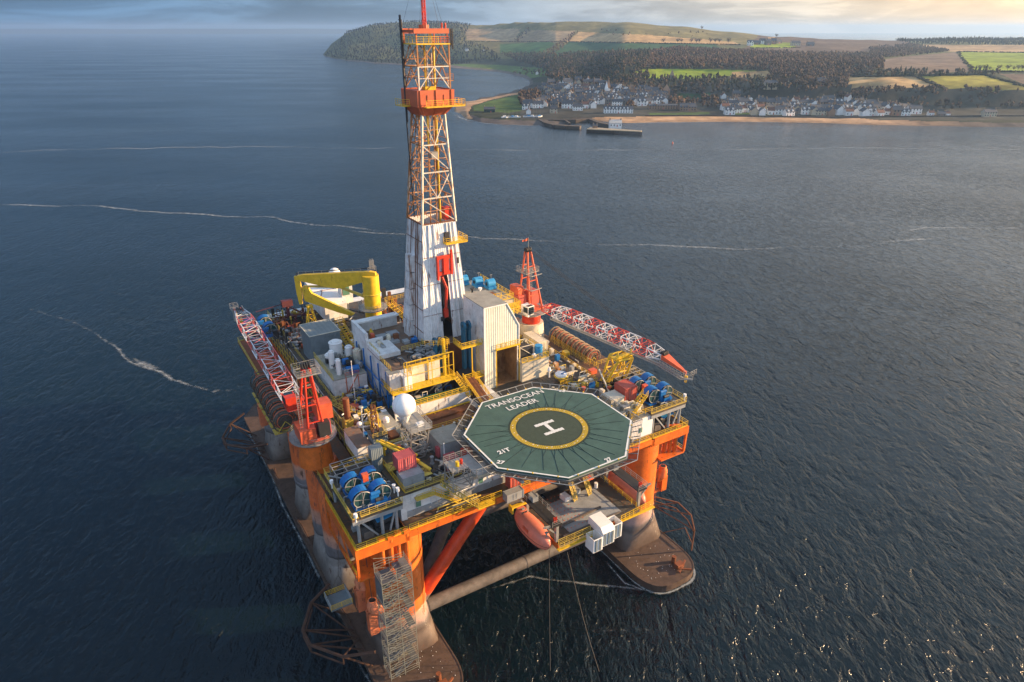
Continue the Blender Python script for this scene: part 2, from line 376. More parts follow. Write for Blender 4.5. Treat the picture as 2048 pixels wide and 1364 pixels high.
# stern horizontal/diagonal braces
def brace(p,q,r,m,nm='brace',cuff=True):
    b=B(); b.bar(p,q,r,20)
    o=build(nm,b,m,rig,True)
    if cuff:
        p=Vector(p);q=Vector(q)
        for t in (0.06,0.5,0.94): c=B(); a_=p.lerp(q,t-0.004); e_=p.lerp(q,t+0.004); c.bar(a_,e_,r*1.05,20); build('weld_collar',c,m,o)
    return o
brace((-33,-20.5,6.0),(14,-20.5,6.0),1.2,'brace')
brace((-33,53,6.0),(14,53,6.0),1.75,'brace')
brace((-33,4.2,6.0),(14,4.2,6.0),1.6,'brace')
M['bracepaint']=mat('brace_red_orange_paint',(0.6,0.085,0.02),0.4,stops=[(0.0,(0.13,0.10,0.08)),(0.29,(0.20,0.17,0.14)),(0.31,(0.6,0.075,0.018)),(1,(0.6,0.075,0.018))],rust=0.2,dirt=0.35)
brace((-32.5,-20.0,6.6),(-16.3,-20.6,27),1.25,'bracepaint')
brace((14.5,-20.0,6.6),(-1.0,-20.6,27),1.25,'bracepaint')
brace((-32,-19.2,6.6),(-16,-11.5,27),1.1,'brace'); brace((14,-19.2,6.6),(-2,-11.5,27),1.1,'brace')
brace((-33,2,6.6),(-18,2,27),1.15,'brace'); brace((14,2,6.6),(0,2,27),1.15,'brace')
brace((-20,-18.5,20.5),(4,-18.5,20.5),1.2,'brace')
# deck box
b=B(); b.box(-34.3,15.8,-22.6,65.8,24.4,27.6); b.box(-34.3,15.8,-24.8,-22.6,26.9,27.6)
build('lower_deck_box',b,'rustyorange',rig)
b=B(); b.box(-34.7,16.2,-25.5,-24.8,26.8,27.9); b.box(-35.3,-34.6,-25.5,62,26.3,27.9); b.box(16.1,16.8,-25.5,62,26.3,27.9)
build('edge_beam',b,'orange',rig)
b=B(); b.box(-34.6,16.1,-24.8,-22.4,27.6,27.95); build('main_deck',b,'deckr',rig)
b=B(); b.box(-34.6,16.1,-22.3,66,27.95,32.7); b.box(-34.6,-33.6,-22.6,-22.3,28,32.7)
hb=build('deck_house_wall',b,'white',rig)
g=B(); g.box(-34.0,16.0,-22.42,-22.32,28.1,29.3); build('grey_skirt',g,'grey',hb)
for k,(x,z) in enumerate([(-31.5,29.6),(-26.4,29.7),(-15.9,29.8),(-20.0,29.8),(-26.5,31.6),(-21.0,31.7),(-15.6,31.7),(-9.5,31.6),(-9.5,29.8),(10.5,29.8)]):
    g=B(); g.box(x-0.42,x+0.42,-22.5,-22.36,z,z+1.0); wn=build('window',g,'greenpane',hb)
    f=B(); f.path([(x-.5,-22.46,z-.06),(x+.5,-22.46,z-.06),(x+.5,-22.46,z+1.06),(x-.5,-22.46,z+1.06)],0.05,4,True); build('window_frame',f,'white',wn)
g=B()
for x in (-29.2,-23.6,-18.3,-12.9): g.bar((x,-22.44,29.2),(x,-22.44,32.6),0.07)
for z in (30.9,): g.bar((-33.6,-22.44,z),(-5,-22.44,z),0.08)
build('wall_stiffener',g,'white',hb)
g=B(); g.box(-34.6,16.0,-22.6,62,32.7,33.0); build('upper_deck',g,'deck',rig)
# edges of the deck: rails
def rails(name,pts,m='yellow',par=None,**k):
    b=B(); b.rail(pts,**k); return build(name,b,m,par or rig)
rails('railing',[(-34.4,-25.2,27.95),(-17.5,-25.2,27.95)],toe=True); rails('railing',[(-13.6,-25.2,27.95),(-11.8,-25.2,27.95)])
rails('railing',[(6.4,-25.2,27.95),(16.4,-25.2,27.95)],toe=True)
rails('railing',[(-33.6,-22.4,33.0),(-33.6,-11.8,33.0)],toe=True)
rails('railing',[(-33.6,-22.4,33.0),(-23.5,-22.4,33.0)],m='oldyellow',toe=True)
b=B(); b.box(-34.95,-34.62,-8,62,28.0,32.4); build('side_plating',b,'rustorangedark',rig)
b=B()
for y in np.arange(-7,62,2.6): b.bar((-35.1,y,28),(-35.1,y,32.9),.12)
for z in (29.6,31.2): b.bar((-35.1,-8,z),(-35.1,62,z),.1)
build('side_stiffeners',b,'oldyellow',rig)
rails('railing',[(-33.9,9,33),(-33.9,65,33)],m='oldyellow')
rails('railing',[(15.6,-8,33),(15.6,13,33)],m='yellow'); rails('railing',[(15.6,22,33),(15.6,65,33)],m='oldyellow')
rails('railing',[(-24,-8.0,33),(-11,-8.0,33)],m='yellow')
# side sponsons on the port side, walkways
b=B(); b.prism([(-40.2,8.5),(-40.2,-3),(-34.6,-16.5),(-34.6,8.5)],23.5,27.2,[(-41.0,9),(-41.6,-3.6),(-34.6,-17.5),(-34.6,9)])
build('sponson',b,'orange',rig)
b=B(); b.loft([circ(-36.6,-1.5,.8,22.5),circ(-39.0,-1.0,2.2,26.0),circ(-41.2,-0.6,3.0,29.5)]); build('sponson_cone',b,'orange',rig,True)
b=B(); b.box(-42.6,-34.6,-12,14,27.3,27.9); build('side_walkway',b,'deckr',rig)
rails('railing',[(-42.3,-11.5,27.9),(-42.3,-3,27.9)],m='oldyellow'); rails('railing',[(-36.6,-14.8,31.6),(-36.6,-3,31.6)],m='oldyellow',toe=True)
b=B()
b.box(-42.4,-39.8,14,64,27.4,27.8); b.box(-37.6,-34.8,14,64,27.4,27.8); build('side_walkway',b,'rustyorange',rig)
rails('railing',[(-42.3,34,27.8),(-42.3,64,27.8),(-35,64,27.8)],m='oldyellow',toe=True)
for y in np.arange(36,63,4.4):
    b=B(); b.bar((-42.3,y,27.3),(-35,y,22.5),0.22); b.bar((-42.3,y,27.3),(-35,y+2,27.3),0.2); b.bar((-42.3,y,27.3),(-40,y,20.5),0.14); b.bar((-40,y,20.5),(-34.8,y,21.5),0.14); build('bracket',b,'rustyorange',rig)
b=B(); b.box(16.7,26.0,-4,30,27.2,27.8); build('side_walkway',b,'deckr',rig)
rails('railing',[(25.8,-3.5,27.8),(25.8,22,27.8)],m='oldyellow')
b=B(); b.box(16,24.5,-8.6,16,32.6,33.0); build('pipe_deck',b,'deckr',rig)
b=B(); b.box(16,20,16,30,32.6,33.0); build('pipe_deck',b,'deckr',rig)
# corner platforms port/starboard bow : lower level and upper winch level
def corner(a0,a1,s,y0,y1):
    b=B(); b.box(a0,a1,y0,y1,27.2,27.9); build('corner_platform',b,'deckr',rig)
    b=B(); 
    b.box(a0-.25,a1+.25,y0-.3,y0,26.2,27.9); x=a0 if s<0 else a1; b.box(x-.25,x+.25,y0,y1,26.2,27.9)
    build('edge_beam',b,'orange',rig)
    xi=a1 if s<0 else a0; xo=a0 if s<0 else a1
    b=B(); b.path([(xo,y0,26.4),(xo,y0+.2,21.8),(xo,y1,21.8),(xo,y1,26.4)],0.28); b.bar((xo,y0,26.4),(xo,y0+4,21.8),0.2); b.bar((xo,y0+4,21.8),(xo,y0+8,26.4),0.2); b.box(min(xo,xi-s*-3),max(xo,xi-s*-3),y0,y0+5,21.5,21.8) 
    build('bracket',b,'orange',rig)
    rails('railing',[(xo,y0+.1,21.8),(xo,y0+6,21.8)],m='yellow')
    rails('railing',[(xi,y0-.1,27.95),(xo,y0-.1,27.95),(xo,y1,27.95)],toe=True)
    u0=y0+1.0
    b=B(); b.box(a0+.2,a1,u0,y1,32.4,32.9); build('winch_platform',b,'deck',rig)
    for x in (a0+1.2,(a0+a1)/2+.8,a1-1):
        for y in (u0+.6,y1-1.5): b=B(); b.cyl(x,y,27.9,32.4,0.28,8); build('platform_leg',b,'grey',rig)
    b=B(); b.bar((a0+1.2,u0+.6,32.2),((a0+a1)/2,u0+.6,28),0.18); build('platform_strut',b,'grey',rig)
    b=B(); b.bar((a1-1,u0+.6,32.2),((a0+a1)/2+2,u0+.6,28),0.18); build('platform_strut',b,'grey',rig)
    b=B(); b.box(a0+.3,a1,u0+.1,u0+.5,31.6,32.4)
    build('platform_support',b,'grey',rig)
    rails('railing',[(a1,u0,32.9),(a0+.3,u0,32.9),(a0+.3,y1,32.9),(a1,y1,32.9)] if s<0 else [(a0,u0,32.9),(a1,u0,32.9),(a1,y1,32.9),(a0,y1,32.9)],m='oldyellow' ,toe=True,sp=1.3)
corner(-43.2,-34.8,-1,-25.2,-10.5); corner(16.4,25.6,1,-25.2,-9.0)
# rusty anchor racks on the water line
def rack(cx,cy,s,sy,lab):
    b=B(); P0=[(0,0),(4.5,-3.0),(8.2,-9.2),(8.4,-13),(5.5,-17.5),(1.5,-19.0)]
    pts=[Vector((cx+s*x,cy-sy*y,8.0-0.30*x)) for x,y in P0]
    low=[Vector((p.x,p.y,p.z-1.6)) for p in pts]
    b.path(pts,0.28,6); b.path(low[1:-1],0.16,6)
    for p,q in zip(pts[1:-1],low[1:-1]): b.bar(p,q,0.14)
    for p in pts[1:-1]: b.bar(p,(cx-s*0.2,cy+sy*9.5,2.0),0.14); 
    for p,yy in zip(pts[1:-1],(3,7,12,16)): b.bar(p,(cx-s*0.2,cy+sy*yy,1.6),0.16)
    return build('anchor_rack',b,'rustshaded',rig)
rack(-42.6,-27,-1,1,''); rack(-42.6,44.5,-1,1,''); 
b=B()
pts=[(22.0,-22.0,9.5),(27.2,-23.4,8.6),(30.0,-28.5,7.6),(28.8,-33.4,6.4),(23.0,-36.5,6.6)]
pts=[(21.6,-22.4,10.2),(25.3,-25.6,9.3),(25.8,-29.0,8.2),(24.5,-31.5,6.6),(24.3,-31.6,1.5)]
b.path(pts,0.16,6); b.path([(21.4,-22.2,9.2),(24.6,-25.8,8.3),(25.0,-29.0,7.2),(24.4,-31.4,6.2)],0.11,6)
for p in pts[1:4]: b.bar(p,(21.2,-22.6,8.2),0.11)
b.path([(22.8,-24.5,1.6),(26.8,-27,3),(25,-31,2.5)],0.1,6)
build('anchor_rack',b,'rustsolid',rig)
# anchor bolsters (fairleads) near columns
def bolster(a,b_,z,s,m='orange2',ln=4.2):
    g=B(); g.loft([circ(a,b_,0.55,z+0.8,14),circ(a,b_,1.0,z,14),circ(a-s*.5,b_,1.35,z-1.1,14),circ(a-s*1.2,b_,0.7,z-2.2,14)])
    g.torus((a,b_,z+0.8),(0,0,1),0.62,0.16,14,6)
    for d in (-0.55,0.1,0.75): g.box(min(a-s*.4,a+s*1.0),max(a-s*.4,a+s*1.0),b_-0.12+d,b_+0.12+d,z-1.8-ln,z-1.4)
    g.cyl(a,b_,z-2.6-ln*0.5,z-2.2,0.3,8); g.bar((a-s*2.8,b_,z-1.2),(a,b_,z-.8),0.5,8); g.bar((a-s*2.8,b_,z-1.8-ln),(a,b_,z-1.8-ln),0.3,8)
    o=build('fairlead',g,m,rig,True)
    h=B(); h.cyl(a,b_,z+0.82,z+0.98,0.5,12); build('fairlead_throat',h,'black',o)
bolster(-41.6,-19.6,16.5,-1); bolster(-41.2,-23.8,14.8,-1)
bolster(-42.6,42.5,20.6,-1,'orange2'); bolster(22.6,-22.8,17.0,1,'orange',3.2)
b=B(); b.box(-41.2,-39,-21,-18.5,9,24.5); build('chain_guide',b,'orange',rig)
b=B(); b.bar((-41.7,-19.6,17),(-41.2,-19.8,27.5),0.07); b.bar((-41.2,-23.8,15.4),(-41,-22,27.3),0.07); build('chain',b,'dark',rig)
# lifeboat platform
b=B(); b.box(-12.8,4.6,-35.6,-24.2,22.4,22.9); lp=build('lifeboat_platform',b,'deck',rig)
b=B(); b.box(-12.9,-12.6,-35.6,-25.4,21.8,22.9)
for x in (-6.0,-3.4,): b.box(x,x+2.2,-35.9,-35.6,21.7,22.8)
build('edge_beam',b,'orange',lp)
b=B()
for i in range(9):
    for j in range(6): b.cyl(-9.3+0.72*j*1.1,-33.2+i*1.05,22.9,22.96,0.11,6)
sk=build('deck_sockets',b,'redorange',lp); sk['kind']='stuff'
b=B(); b.box(-9.5,1.5,-34.3,-26,22.9,22.93); build('grating_mat',b,'grey',lp)
b=B(); b.bar((-11,-34.4,23.0),(1,-34.4,23.0),0.2); b.bar((-10,-32.2,23.05),(-1,-31.6,23.05),0.24); build('deck_pipe',b,'brace',lp)
rails('railing',[(-13.0,-36.1,22.2),(-6.3,-36.1,22.2)],m='oldyellow',par=lp,sp=1.0,h=1.3); rails('railing',[(0.2,-35.8,22.2),(8.0,-35.3,22.2)],m='yellow',par=lp,sp=1.0,h=1.3)
b=B(); b.box(-13.2,-6.2,-36.2,-35.6,22.1,22.25); build('boarding_step',b,'yellow',lp); b=B(); b.box(0.2,8.0,-35.9,-35.3,22.1,22.25); build('boarding_step',b,'yellow',lp)
rails('railing',[(-12.9,-35.6,22.9),(-6.3,-35.6,22.9)],m='oldyellow',par=lp)
rails('railing',[(4.4,-34.8,22.9),(4.4,-24.8,22.9)],m='yellow',par=lp,sp=1.2)
b=B(); b.box(-15.6,-12.9,-26.0,-25.4,24.9,25.2); b.box(-15.9,-15.6,-26.0,-24.8,23.8,25.2); build('boat_bracket',b,'yellow',lp)
for x in (-4.2,-1.0):
    b=B(); b.stairs((x,-25.6,27.8),(x+.6,-27.8,22.9),0.8); build('stairway',b,'oldyellow',lp)

# white open-topped cage structure hung on the lifeboat platform edge
wc=thing('blast_shelter','white ribbed steel shelter with two open-topped bins on the lifeboat platform edge','shelter',(-4,-36.5,20.6))
b=B(); b.extr([(-33.6,20.9),(-38.0,20.9),(-38.0,23.6),(-37.2,24.4),(-34.0,24.6)][::-1],0,-5.5,-3.0); build('housing',b,'whiteclean',wc)
for nm,x0,x1,y0,y1,z0,z1 in (('bin',-7.5,-5.55,-38.1,-35.9,20.5,23.2),('bin',-2.95,-1.1,-37.6,-35.4,21.0,24.0)):
    b=B(); t=.08; b.box(x0,x1,y0,y1,z0,z0+.15); b.box(x0,x0+t,y0,y1,z0+.15,z1); b.box(x1-t,x1,y0,y1,z0+.15,z1); b.box(x0+t,x1-t,y0,y0+t,z0+.15,z1); b.box(x0+t,x1-t,y1-t,y1,z0+.15,z1)
    o=build(nm,b,'whiteclean',wc)
    g=B(); n=2
    for i in range(n):
        xa=x0+.2+(x1-x0-.3)*i/n; g.box(xa+.15,xa+.55,y0-.13,y0-.01,z0+.2,z1-.15)
    build('ribs',g,'bluegrey',o)
g=B()
for i in range(3): g.box(-5.3+i*.8,-4.9+i*.8,-38.14,-38.02,21.1,23.5)
build('ribs',g,'bluegrey',wc)
g=B(); g.box(-4.6,-4.0,-33.65,-33.5,21.9,23.6); build('door',g,'white',wc)

# lifeboats
def lifeboat(lab,a,b_,z,rot):
    t=thing('lifeboat',lab,'lifeboat',(0,0,0),'enclosed orange lifeboats'); 
    L=10.4; rings=[]; n=24
    for i in range(17):
        u=-1+2*i/16; w=1.6*(1-abs(u)**2.2)**0.55+0.05; hh=0.35+1.5*(1-abs(u)**3.2)**0.6; dd=1.5*(1-abs(u)**3)**0.5+0.1
        ring=[]
        for k in range(n):
            th=2*PI*k/n; c,s_=math.cos(th),math.sin(th)
            x=w*math.copysign(abs(c)**0.75,c); zz=(hh*abs(s_)**0.85 if s_>0 else -dd*abs(s_)**0.9); ring.append((x,u*L/2,zz))
        rings.append(ring)
    b=B(); b.loft(rings); build('hull',b,'lboat',t,True)
    b=B(); b.loft([[(p[0]*1.045,p[1]*1.02,p[2]*0.05-0.06) for p in r_] for r_ in rings]); build('rubbing_strake',b,'rustyorange',t,True)
    b=B(); b.loft([sqr(0,3.4,0.8,0.9,1.3,n=16),sqr(0,3.4,0.7,0.8,2.15,n=16)]); cb=build('wheelhouse',b,'lboat',t,True)
    for x in (-0.55,0.1): 
        b=B(); b.box(x,x+.45,2.46,2.56,1.7,2.05); build('window',b,'glass',cb)
    b=B(); b.box(-1.6,-1.5,-1,0.6,0.35,1.1); b.box(1.5,1.6,-1,0.6,0.35,1.1); build('side_hatch',b,'redorange',t)
    for y in (-4.2,3.0): b=B(); b.cyl(0,y,1.5,2.35,0.12,8); b.box(-.25,.25,y-.2,y+.2,2.2,2.4); build('lifting_hook',b,'steel',t)
    place(t,a,b_,z,rot); return t
lifeboat('faded orange enclosed lifeboat hanging on the open left side of the lifeboat platform',-14.2,-29.8,22.6,0)
lifeboat('bright orange enclosed lifeboat tucked between the platform and the right front column',6.9,-29.2,22.4,0)
for a0,lab in ((-12.6,'grey davit gantry above the left lifeboat'),(5.0,'grey davit gantry above the right lifeboat')):
    t=thing('davit_gantry',lab,'davit',(a0,-30,22.9),'lifeboat davits')
    s=-1 if a0<0 else 1
    b=B()
    for y in (-34.6,-25.6):
        b.box(a0-.25,a0+.25,y-.25,y+.25,22.9,26.4); b.bar((a0,y,26.2),(a0+s*2.6,y,26.7),0.2); b.bar((a0,y,24.4),(a0+s*1.8,y,26.3),0.16)
    build('davit_arm',b,'steel',t)
    b=B(); b.box(a0-1.0+s*.3,a0+1.0+s*.3,-35.2,-24.8,26.4,26.6); build('walkway',b,'dark',t)
    b=B(); b.rail([(a0+1.0+s*.3,-35.2,26.6),(a0+1.0+s*.3,-24.8,26.6)],r=.04); b.rail([(a0-1.0+s*.3,-35.2,26.6),(a0+1.0+s*.3,-35.2,26.6)],r=.04); b.rail([(a0-1+s*.3,-27.5,26.6),(a0-1+s*.3,-24.8,26.6),(a0+1+s*.3,-24.8,26.6)],r=.04); build('railing',b,'steel',t)
    b=B(); b.cyl(a0+s*.3,-34.2,26.6,27.5,0.16,8); b.cyl(a0+s*.3+.4,-34.2,26.6,27.5,0.16,8); build('gas_bottle',b,'red',t)
    b=B(); b.box(a0-.5,a0+.6,-28.2,-26.6,26.6,27.6); b.bar((a0-.7,-27.4,27.2),(a0+.9,-27.4,27.2),0.4,10); build('boat_winch',b,'grey',t)
for i,(p,q,lab) in enumerate([((-13.2,-33.5,20.4),(-16.5,-39.5,0.1),'brown rope hanging straight down from under the left lifeboat'),((-11.6,-36.4,21.4),(-9.5,-44,0.1),'brown rope slanting down from the yellow boarding step to the sea')]):
    b=B(); pts=[Vector(p).lerp(Vector(q),k/8)-Vector((0,0,1.2*math.sin(PI*k/8))) for k in range(9)]; b.path(pts,0.05,5); solo('mooring_rope',b,'cable',lab,'rope',p,'ropes under the lifeboat platform')

# scaffold stair tower at the port bow column
st=thing('scaffold_stair_tower','tall galvanised scaffold stair tower rising beside the left front orange column','scaffold',(-38.2,-26.6,1.5))
x0,x1,y0,y1=-40.8,-35.8,-28.4,-25.4
b=B()
for x in (x0,(x0+x1)/2,x1):
    for y in (y0,y1): b.bar((x,y,1.5),(x,y,24.6),0.055)
for k in range(12):
    z=2.0+k*1.95
    for zz in (z,z+1.0,z+.5):
        for y in (y0,y1): b.bar((x0,y,zz),(x1,y,zz),0.04)
        for x in (x0,x1): b.bar((x,y0,zz),(x,y1,zz),0.04)
    b.bar((x0,y0,z),((x0+x1)/2,y0,z+1.95),0.04); b.bar((x1,y1,z),(x0,y1,z+1.95),0.04)
build('frame',b,'scaf',st)
for k in range(11):
    z=2.0+k*1.95; b=B()
    ya,yb=(y0+.45,y0+.45) if k%2==0 else (y1-.55,y1-.55)
    p=(x0+.9,ya,z),(x1-.9,ya,z+1.95)
    if k%2: p=((x1-.9,ya,z),(x0+.9,ya,z+1.95))
    b.stairs(p[0],p[1],0.85,n=8); 
    build('stair_flight',b,'scafboard',st)
    b=B(); xx=(x1-1.1,x1) if k%2==0 else (x0,x0+1.1); b.box(xx[0],xx[1],y0,y1,z+1.93,z+1.99); build('landing',b,'scafboard',st)
b=B(); b.box(x0,x0+2.4,y0,y1,22.3,22.45); b.box(x1-2.2,x1,y0,y1,23.0,23.1); b.box(x0-.05,x0,y0,y1,18.5,22.4); build('top_board',b,'scafboard',st)
# hanging work basket
hb_=thing('work_basket','grey work basket with yellow rails hanging over the left pontoon edge','basket',(-45.2,-18,13))
b=B(); b.box(-47,-43.4,-20,-16.4,12.8,13.0); build('floor',b,'bluegrey',hb_)
b=B(); b.box(-47,-46.9,-20,-16.4,13,14.2); b.box(-43.5,-43.4,-20,-16.4,13,14.2); build('side_panel',b,'grey',hb_)
b=B(); b.rail([(-47,-20,13),(-43.4,-20,13)],mid=3); b.rail([(-47,-16.4,13),(-43.4,-16.4,13)],mid=3); build('railing',b,'yellow',hb_)
b=B(); 
for x in (-47,-43.4): b.bar((x,-18.2,14.2),(-44.6,-17.6,17.6),0.04)
b.bar((-44.6,-17.6,17.4),(-42.3,-14.5,27.8),0.05); build('sling',b,'cable',hb_)
# ================================================================ HELIDECK
hd=thing('helideck','green octagonal helicopter landing deck with a yellow ring and white H','helideck',(-7.7,-24.7,38))
hx,hy,hz=-7.7,-24.7,38.0; HRr=14.7
def octo(r,c=(hx,hy)): return [(c[0]+r*math.cos(R(22.5+45*k)),c[1]+r*math.sin(R(22.5+45*k))) for k in range(8)]
b=B(); b.prism(octo(HRr),37.55,38.0); build('landing_surface',b,'heligreen',hd)
def ringmesh(outer,inner,z,h=0.0):
    b=B(); n=len(outer); vs=[(x,y,z) for x,y in outer]+[(x,y,z) for x,y in inner]
    b.add(vs,[(i,(i+1)%n,n+(i+1)%n,n+i) for i in range(n)]); return b
def cc_(r,n=64): return [(hx+r*math.cos(2*PI*i/n),hy+r*math.sin(2*PI*i/n)) for i in range(n)]
o=build('edge_line',ringmesh(octo(HRr-.02),octo(HRr-.32),38.006),'line',hd)
b=B(); b.add([(x,y,38.008) for x,y in cc_(7.0)],[tuple(range(64))]); build('net',b,'heligreen2',hd)
o=build('yellow_circle',ringmesh(cc_(6.65),cc_(5.72),38.02),'heliyellow',hd)
b=B(); rnd=random.Random(3)
for k in range(30):
    t=2*PI*k/30+rnd.uniform(-.03,.03)
    if 1.55<t<2.5: continue
    u=(math.cos(t),math.sin(t)); r1=7.0; kk=rnd.uniform(8.0,9.2); 
    rr=HRr*0.9239/max(abs(math.cos(t-R(45)*round(t/R(45)))),.3)-1.2
    t2=t+rnd.uniform(-.05,.05)
    for d in (-.045,.045): b.bar((hx+r1*math.cos(t+d),hy+r1*math.sin(t+d),38.02),(hx+kk*u[0],hy+kk*u[1],38.02),0.028)
    b.bar((hx+kk*u[0],hy+kk*u[1],38.02),(hx+rr*math.cos(t2),hy+rr*math.sin(t2),38.02),0.03)
for k in range(120):
    t=2*PI*k/120; b.bar((hx+5.5*math.cos(t),hy+5.5*math.sin(t),38.025),(hx+7.05*math.cos(t),hy+7.05*math.sin(t),38.025),0.018)
build('net_ropes',b,'net',hd)
b=B(); rnd=random.Random(5)
for k in range(48):
    t=2*PI*k/48; u=(math.cos(t),math.sin(t)); q=rnd.uniform(5.9,6.3)
    if k%3: b.box(hx+q*u[0]-.13,hx+q*u[0]+.13,hy+q*u[1]-.06,hy+q*u[1]+.06,38.035,38.045)
build('ring_markings',b,'line',hd)
def text(s,size,a,b_,rot,name='lettering',par=hd,z=38.075,m='line',bold=0.0,wx=1.0,vertical=None):
    cu=bpy.data.curves.new(name,'FONT'); cu.body=s; cu.size=size; cu.align_x='CENTER'; cu.align_y='CENTER'; cu.offset=bold; cu.extrude=0.0
    tmp=bpy.data.objects.new('tmp',cu); C.objects.link(tmp)
    dg=bpy.context.evaluated_depsgraph_get(); dg.update(); me=bpy.data.meshes.new_from_object(tmp.evaluated_get(dg)); bpy.data.objects.remove(tmp)
    me.materials.clear(); me.materials.append(M[m])
    if vertical is None: MM=Matrix.Translation((a,b_,z))@Matrix.Rotation(rot,4,'Z')@Matrix.Diagonal((wx,1,1,1))
    else: MM=Matrix.Translation((a,b_,z))@Matrix.Rotation(rot,4,'Z')@Matrix.Rotation(PI/2,4,'X')@Matrix.Diagonal((wx,1,1,1))
    po=ORG.get(par.name,(0,0,0)); me.transform(Matrix.Translation((-po[0],-po[1],-po[2]))@MM)
    ob=bpy.data.objects.new(name,me); C.objects.link(ob); ob.parent=par; return ob
text('TRANSOCEAN',1.95,hx+0.2,hy+11.2,0,bold=0.015,wx=0.95); text('LEADER',1.95,hx+0.2,hy+8.9,0,bold=0.015,wx=0.95)
text('21T',1.35,hx-10.3,hy-2.2,0,bold=0.05); text('27',1.2,hx-12.4,hy-4.6,R(-45),bold=0.05)
text('27',1.2,hx+9.4,hy+9.4,R(135),bold=0.05,wx=.9); text('27',1.2,hx+2.5,hy-12.9,0,bold=0.05,wx=.9)
b=B()
for y0_,y1_ in ((-1.85,-1.2),(1.2,1.85)):
    for k in range(12):
        xx=-1.9+k*0.317; j=0.05*(k%2); b.box(hx+xx,hx+xx+.29,hy+y0_-j,hy+y1_+j,38.03,38.05)
for k in range(10): b.box(hx-.33-.04*(k%2),hx+.33,hy-1.2+k*.24,hy-1.2+k*.24+.22,38.03,38.05)
hm=build('landing_h',b,'line',hd)
# perimeter safety net frames
b=B(); O1=octo(HRr+.05); O2=octo(HRr+1.9)
for i in range(8):
    p,q=O1[i],O1[(i+1)%8]; P,Q=O2[i],O2[(i+1)%8]
    b.bar((p[0],p[1],37.5),(q[0],q[1],37.5),0.22); b.bar((P[0],P[1],38.05),(Q[0],Q[1],38.05),0.07)
    for k in range(7):
        u=k/7; b.bar((p[0]+(q[0]-p[0])*u,p[1]+(q[1]-p[1])*u,37.5),(P[0]+(Q[0]-P[0])*u,P[1]+(Q[1]-P[1])*u,38.05),0.07)
build('safety_net_frame',b,'steel',hd)
M['mesh']=mat('net_mesh',(0.05,0.05,0.045),0.8,dirt=0.4)
b=B()
for i in range(8):
    p,q=O1[i],O1[(i+1)%8]; P,Q=O2[i],O2[(i+1)%8]
    for k in range(1,7):
        u=k/7; b.bar((p[0]+(P[0]-p[0])*u,p[1]+(P[1]-p[1])*u,37.6+.4*u),(q[0]+(Q[0]-q[0])*u,q[1]+(Q[1]-q[1])*u,37.6+.4*u),0.03)
    for k in range(36):
        u=k/36; b.bar((p[0]+(q[0]-p[0])*u,p[1]+(q[1]-p[1])*u,37.6),(P[0]+(Q[0]-P[0])*u,P[1]+(Q[1]-P[1])*u,38.02),0.018)
build('safety_net',b,'mesh',hd)
b=B()   # truss below
for y in np.arange(-12,12.1,4): b.box(hx-math.sqrt(max(1,13.6**2-y*y)),hx+math.sqrt(max(1,13.6**2-y*y)),hy+y-.2,hy+y+.2,36.9,37.5)
for x in np.arange(-12,12.1,4): b.box(hx+x-.18,hx+x+.18,hy-math.sqrt(max(1,13.6**2-x*x)),hy+math.sqrt(max(1,13.6**2-x*x)),36.5,36.9)
for x in (-11,-4,4,11):
    for y,yb in ((-9,2.6),(-2,2.6),(5,5),(10,10)):
        yy=max(hy+y,-24.4) if y<2 else hy+y
        b.bar((hx+x,hy+y,36.5),(hx+x*.9,max(hy+y,-22.0),33.0 if True else 28),0.28,6)
build('support_truss',b,'steel',hd)
b=B(); b.box(-22.5,-12.5,-26.2,-25.6,34.0,34.9); b.box(-22.5,-12.5,-26.4,-25.4,34.9,35.05); b.box(-22.5,-12.5,-26.4,-25.4,33.9,34.0); b.bar((-21.5,-25.8,35),(-19.5,-25.8,36.9),0.2); b.bar((-13,-25.8,35),(-13,-25.8,36.9),0.2); b.bar((-21.5,-25.8,34),(-21.5,-22.4,31),0.2); b.bar((-13.5,-25.8,34),(-13.5,-22.4,31),0.2)
build('support_beam',b,'cream',hd)
for k in range(8):
    t=O1[k]; u=O1[(k+1)%8]; g=B()
    for f in (.15,.5,.85): g.cyl(t[0]+(u[0]-t[0])*f,t[1]+(u[1]-t[1])*f,38.0,38.18,0.12,8)
    build('deck_light',g,'yellow',hd)
# access stairs and platforms of the helideck, port side
t=thing('access_stair','grey lattice access platforms and yellow stair at the left edge of the helideck','stairs',(-24.3,-24,33))
b=B(); b.box(-27.2,-22.6,-26.6,-23.4,37.0,37.15); b.box(-24.4,-21.2,-29.3,-26.6,37.0,37.15); build('landing',b,'steel',t)
b=B(); b.rail([(-24.4,-29.3,37.1),(-27.2,-26.6,37.1),(-27.2,-23.4,37.1),(-22.8,-23.4,37.1)],sp=1); b.rail([(-24.4,-29.3,37.1),(-21.4,-29.3,37.1)],sp=1); build('railing',b,'steel',t)
b=B(); b.lattice([(-27,-26.2,33),(-23.6,-26.2,33),(-23.6,-23.2,33),(-27,-23.2,33)],[(-27,-26.4,37),(-23.0,-26.4,37),(-23.0,-23.6,37),(-27,-23.6,37)],2,.12,.08); b.bar((-24.4,-29.2,37),(-23.6,-23,31.5),.12); b.bar((-21.4,-29.2,37),(-21.8,-22.6,31.5),.12); build('lattice_support',b,'steel',t)
b=B(); b.stairs((-27.6,-23.0,33.0),(-22.6,-26.6,28.6),1.0); build('stair_flight',b,'oldyellow',t)
b=B(); b.box(-22.9,-19.8,-26.9,-25.6,28.3,28.5); b.rail([(-22.9,-26.9,28.5),(-19.8,-26.9,28.5),(-19.8,-25.6,28.5)],sp=1); build('lower_landing',b,'yellow',t)
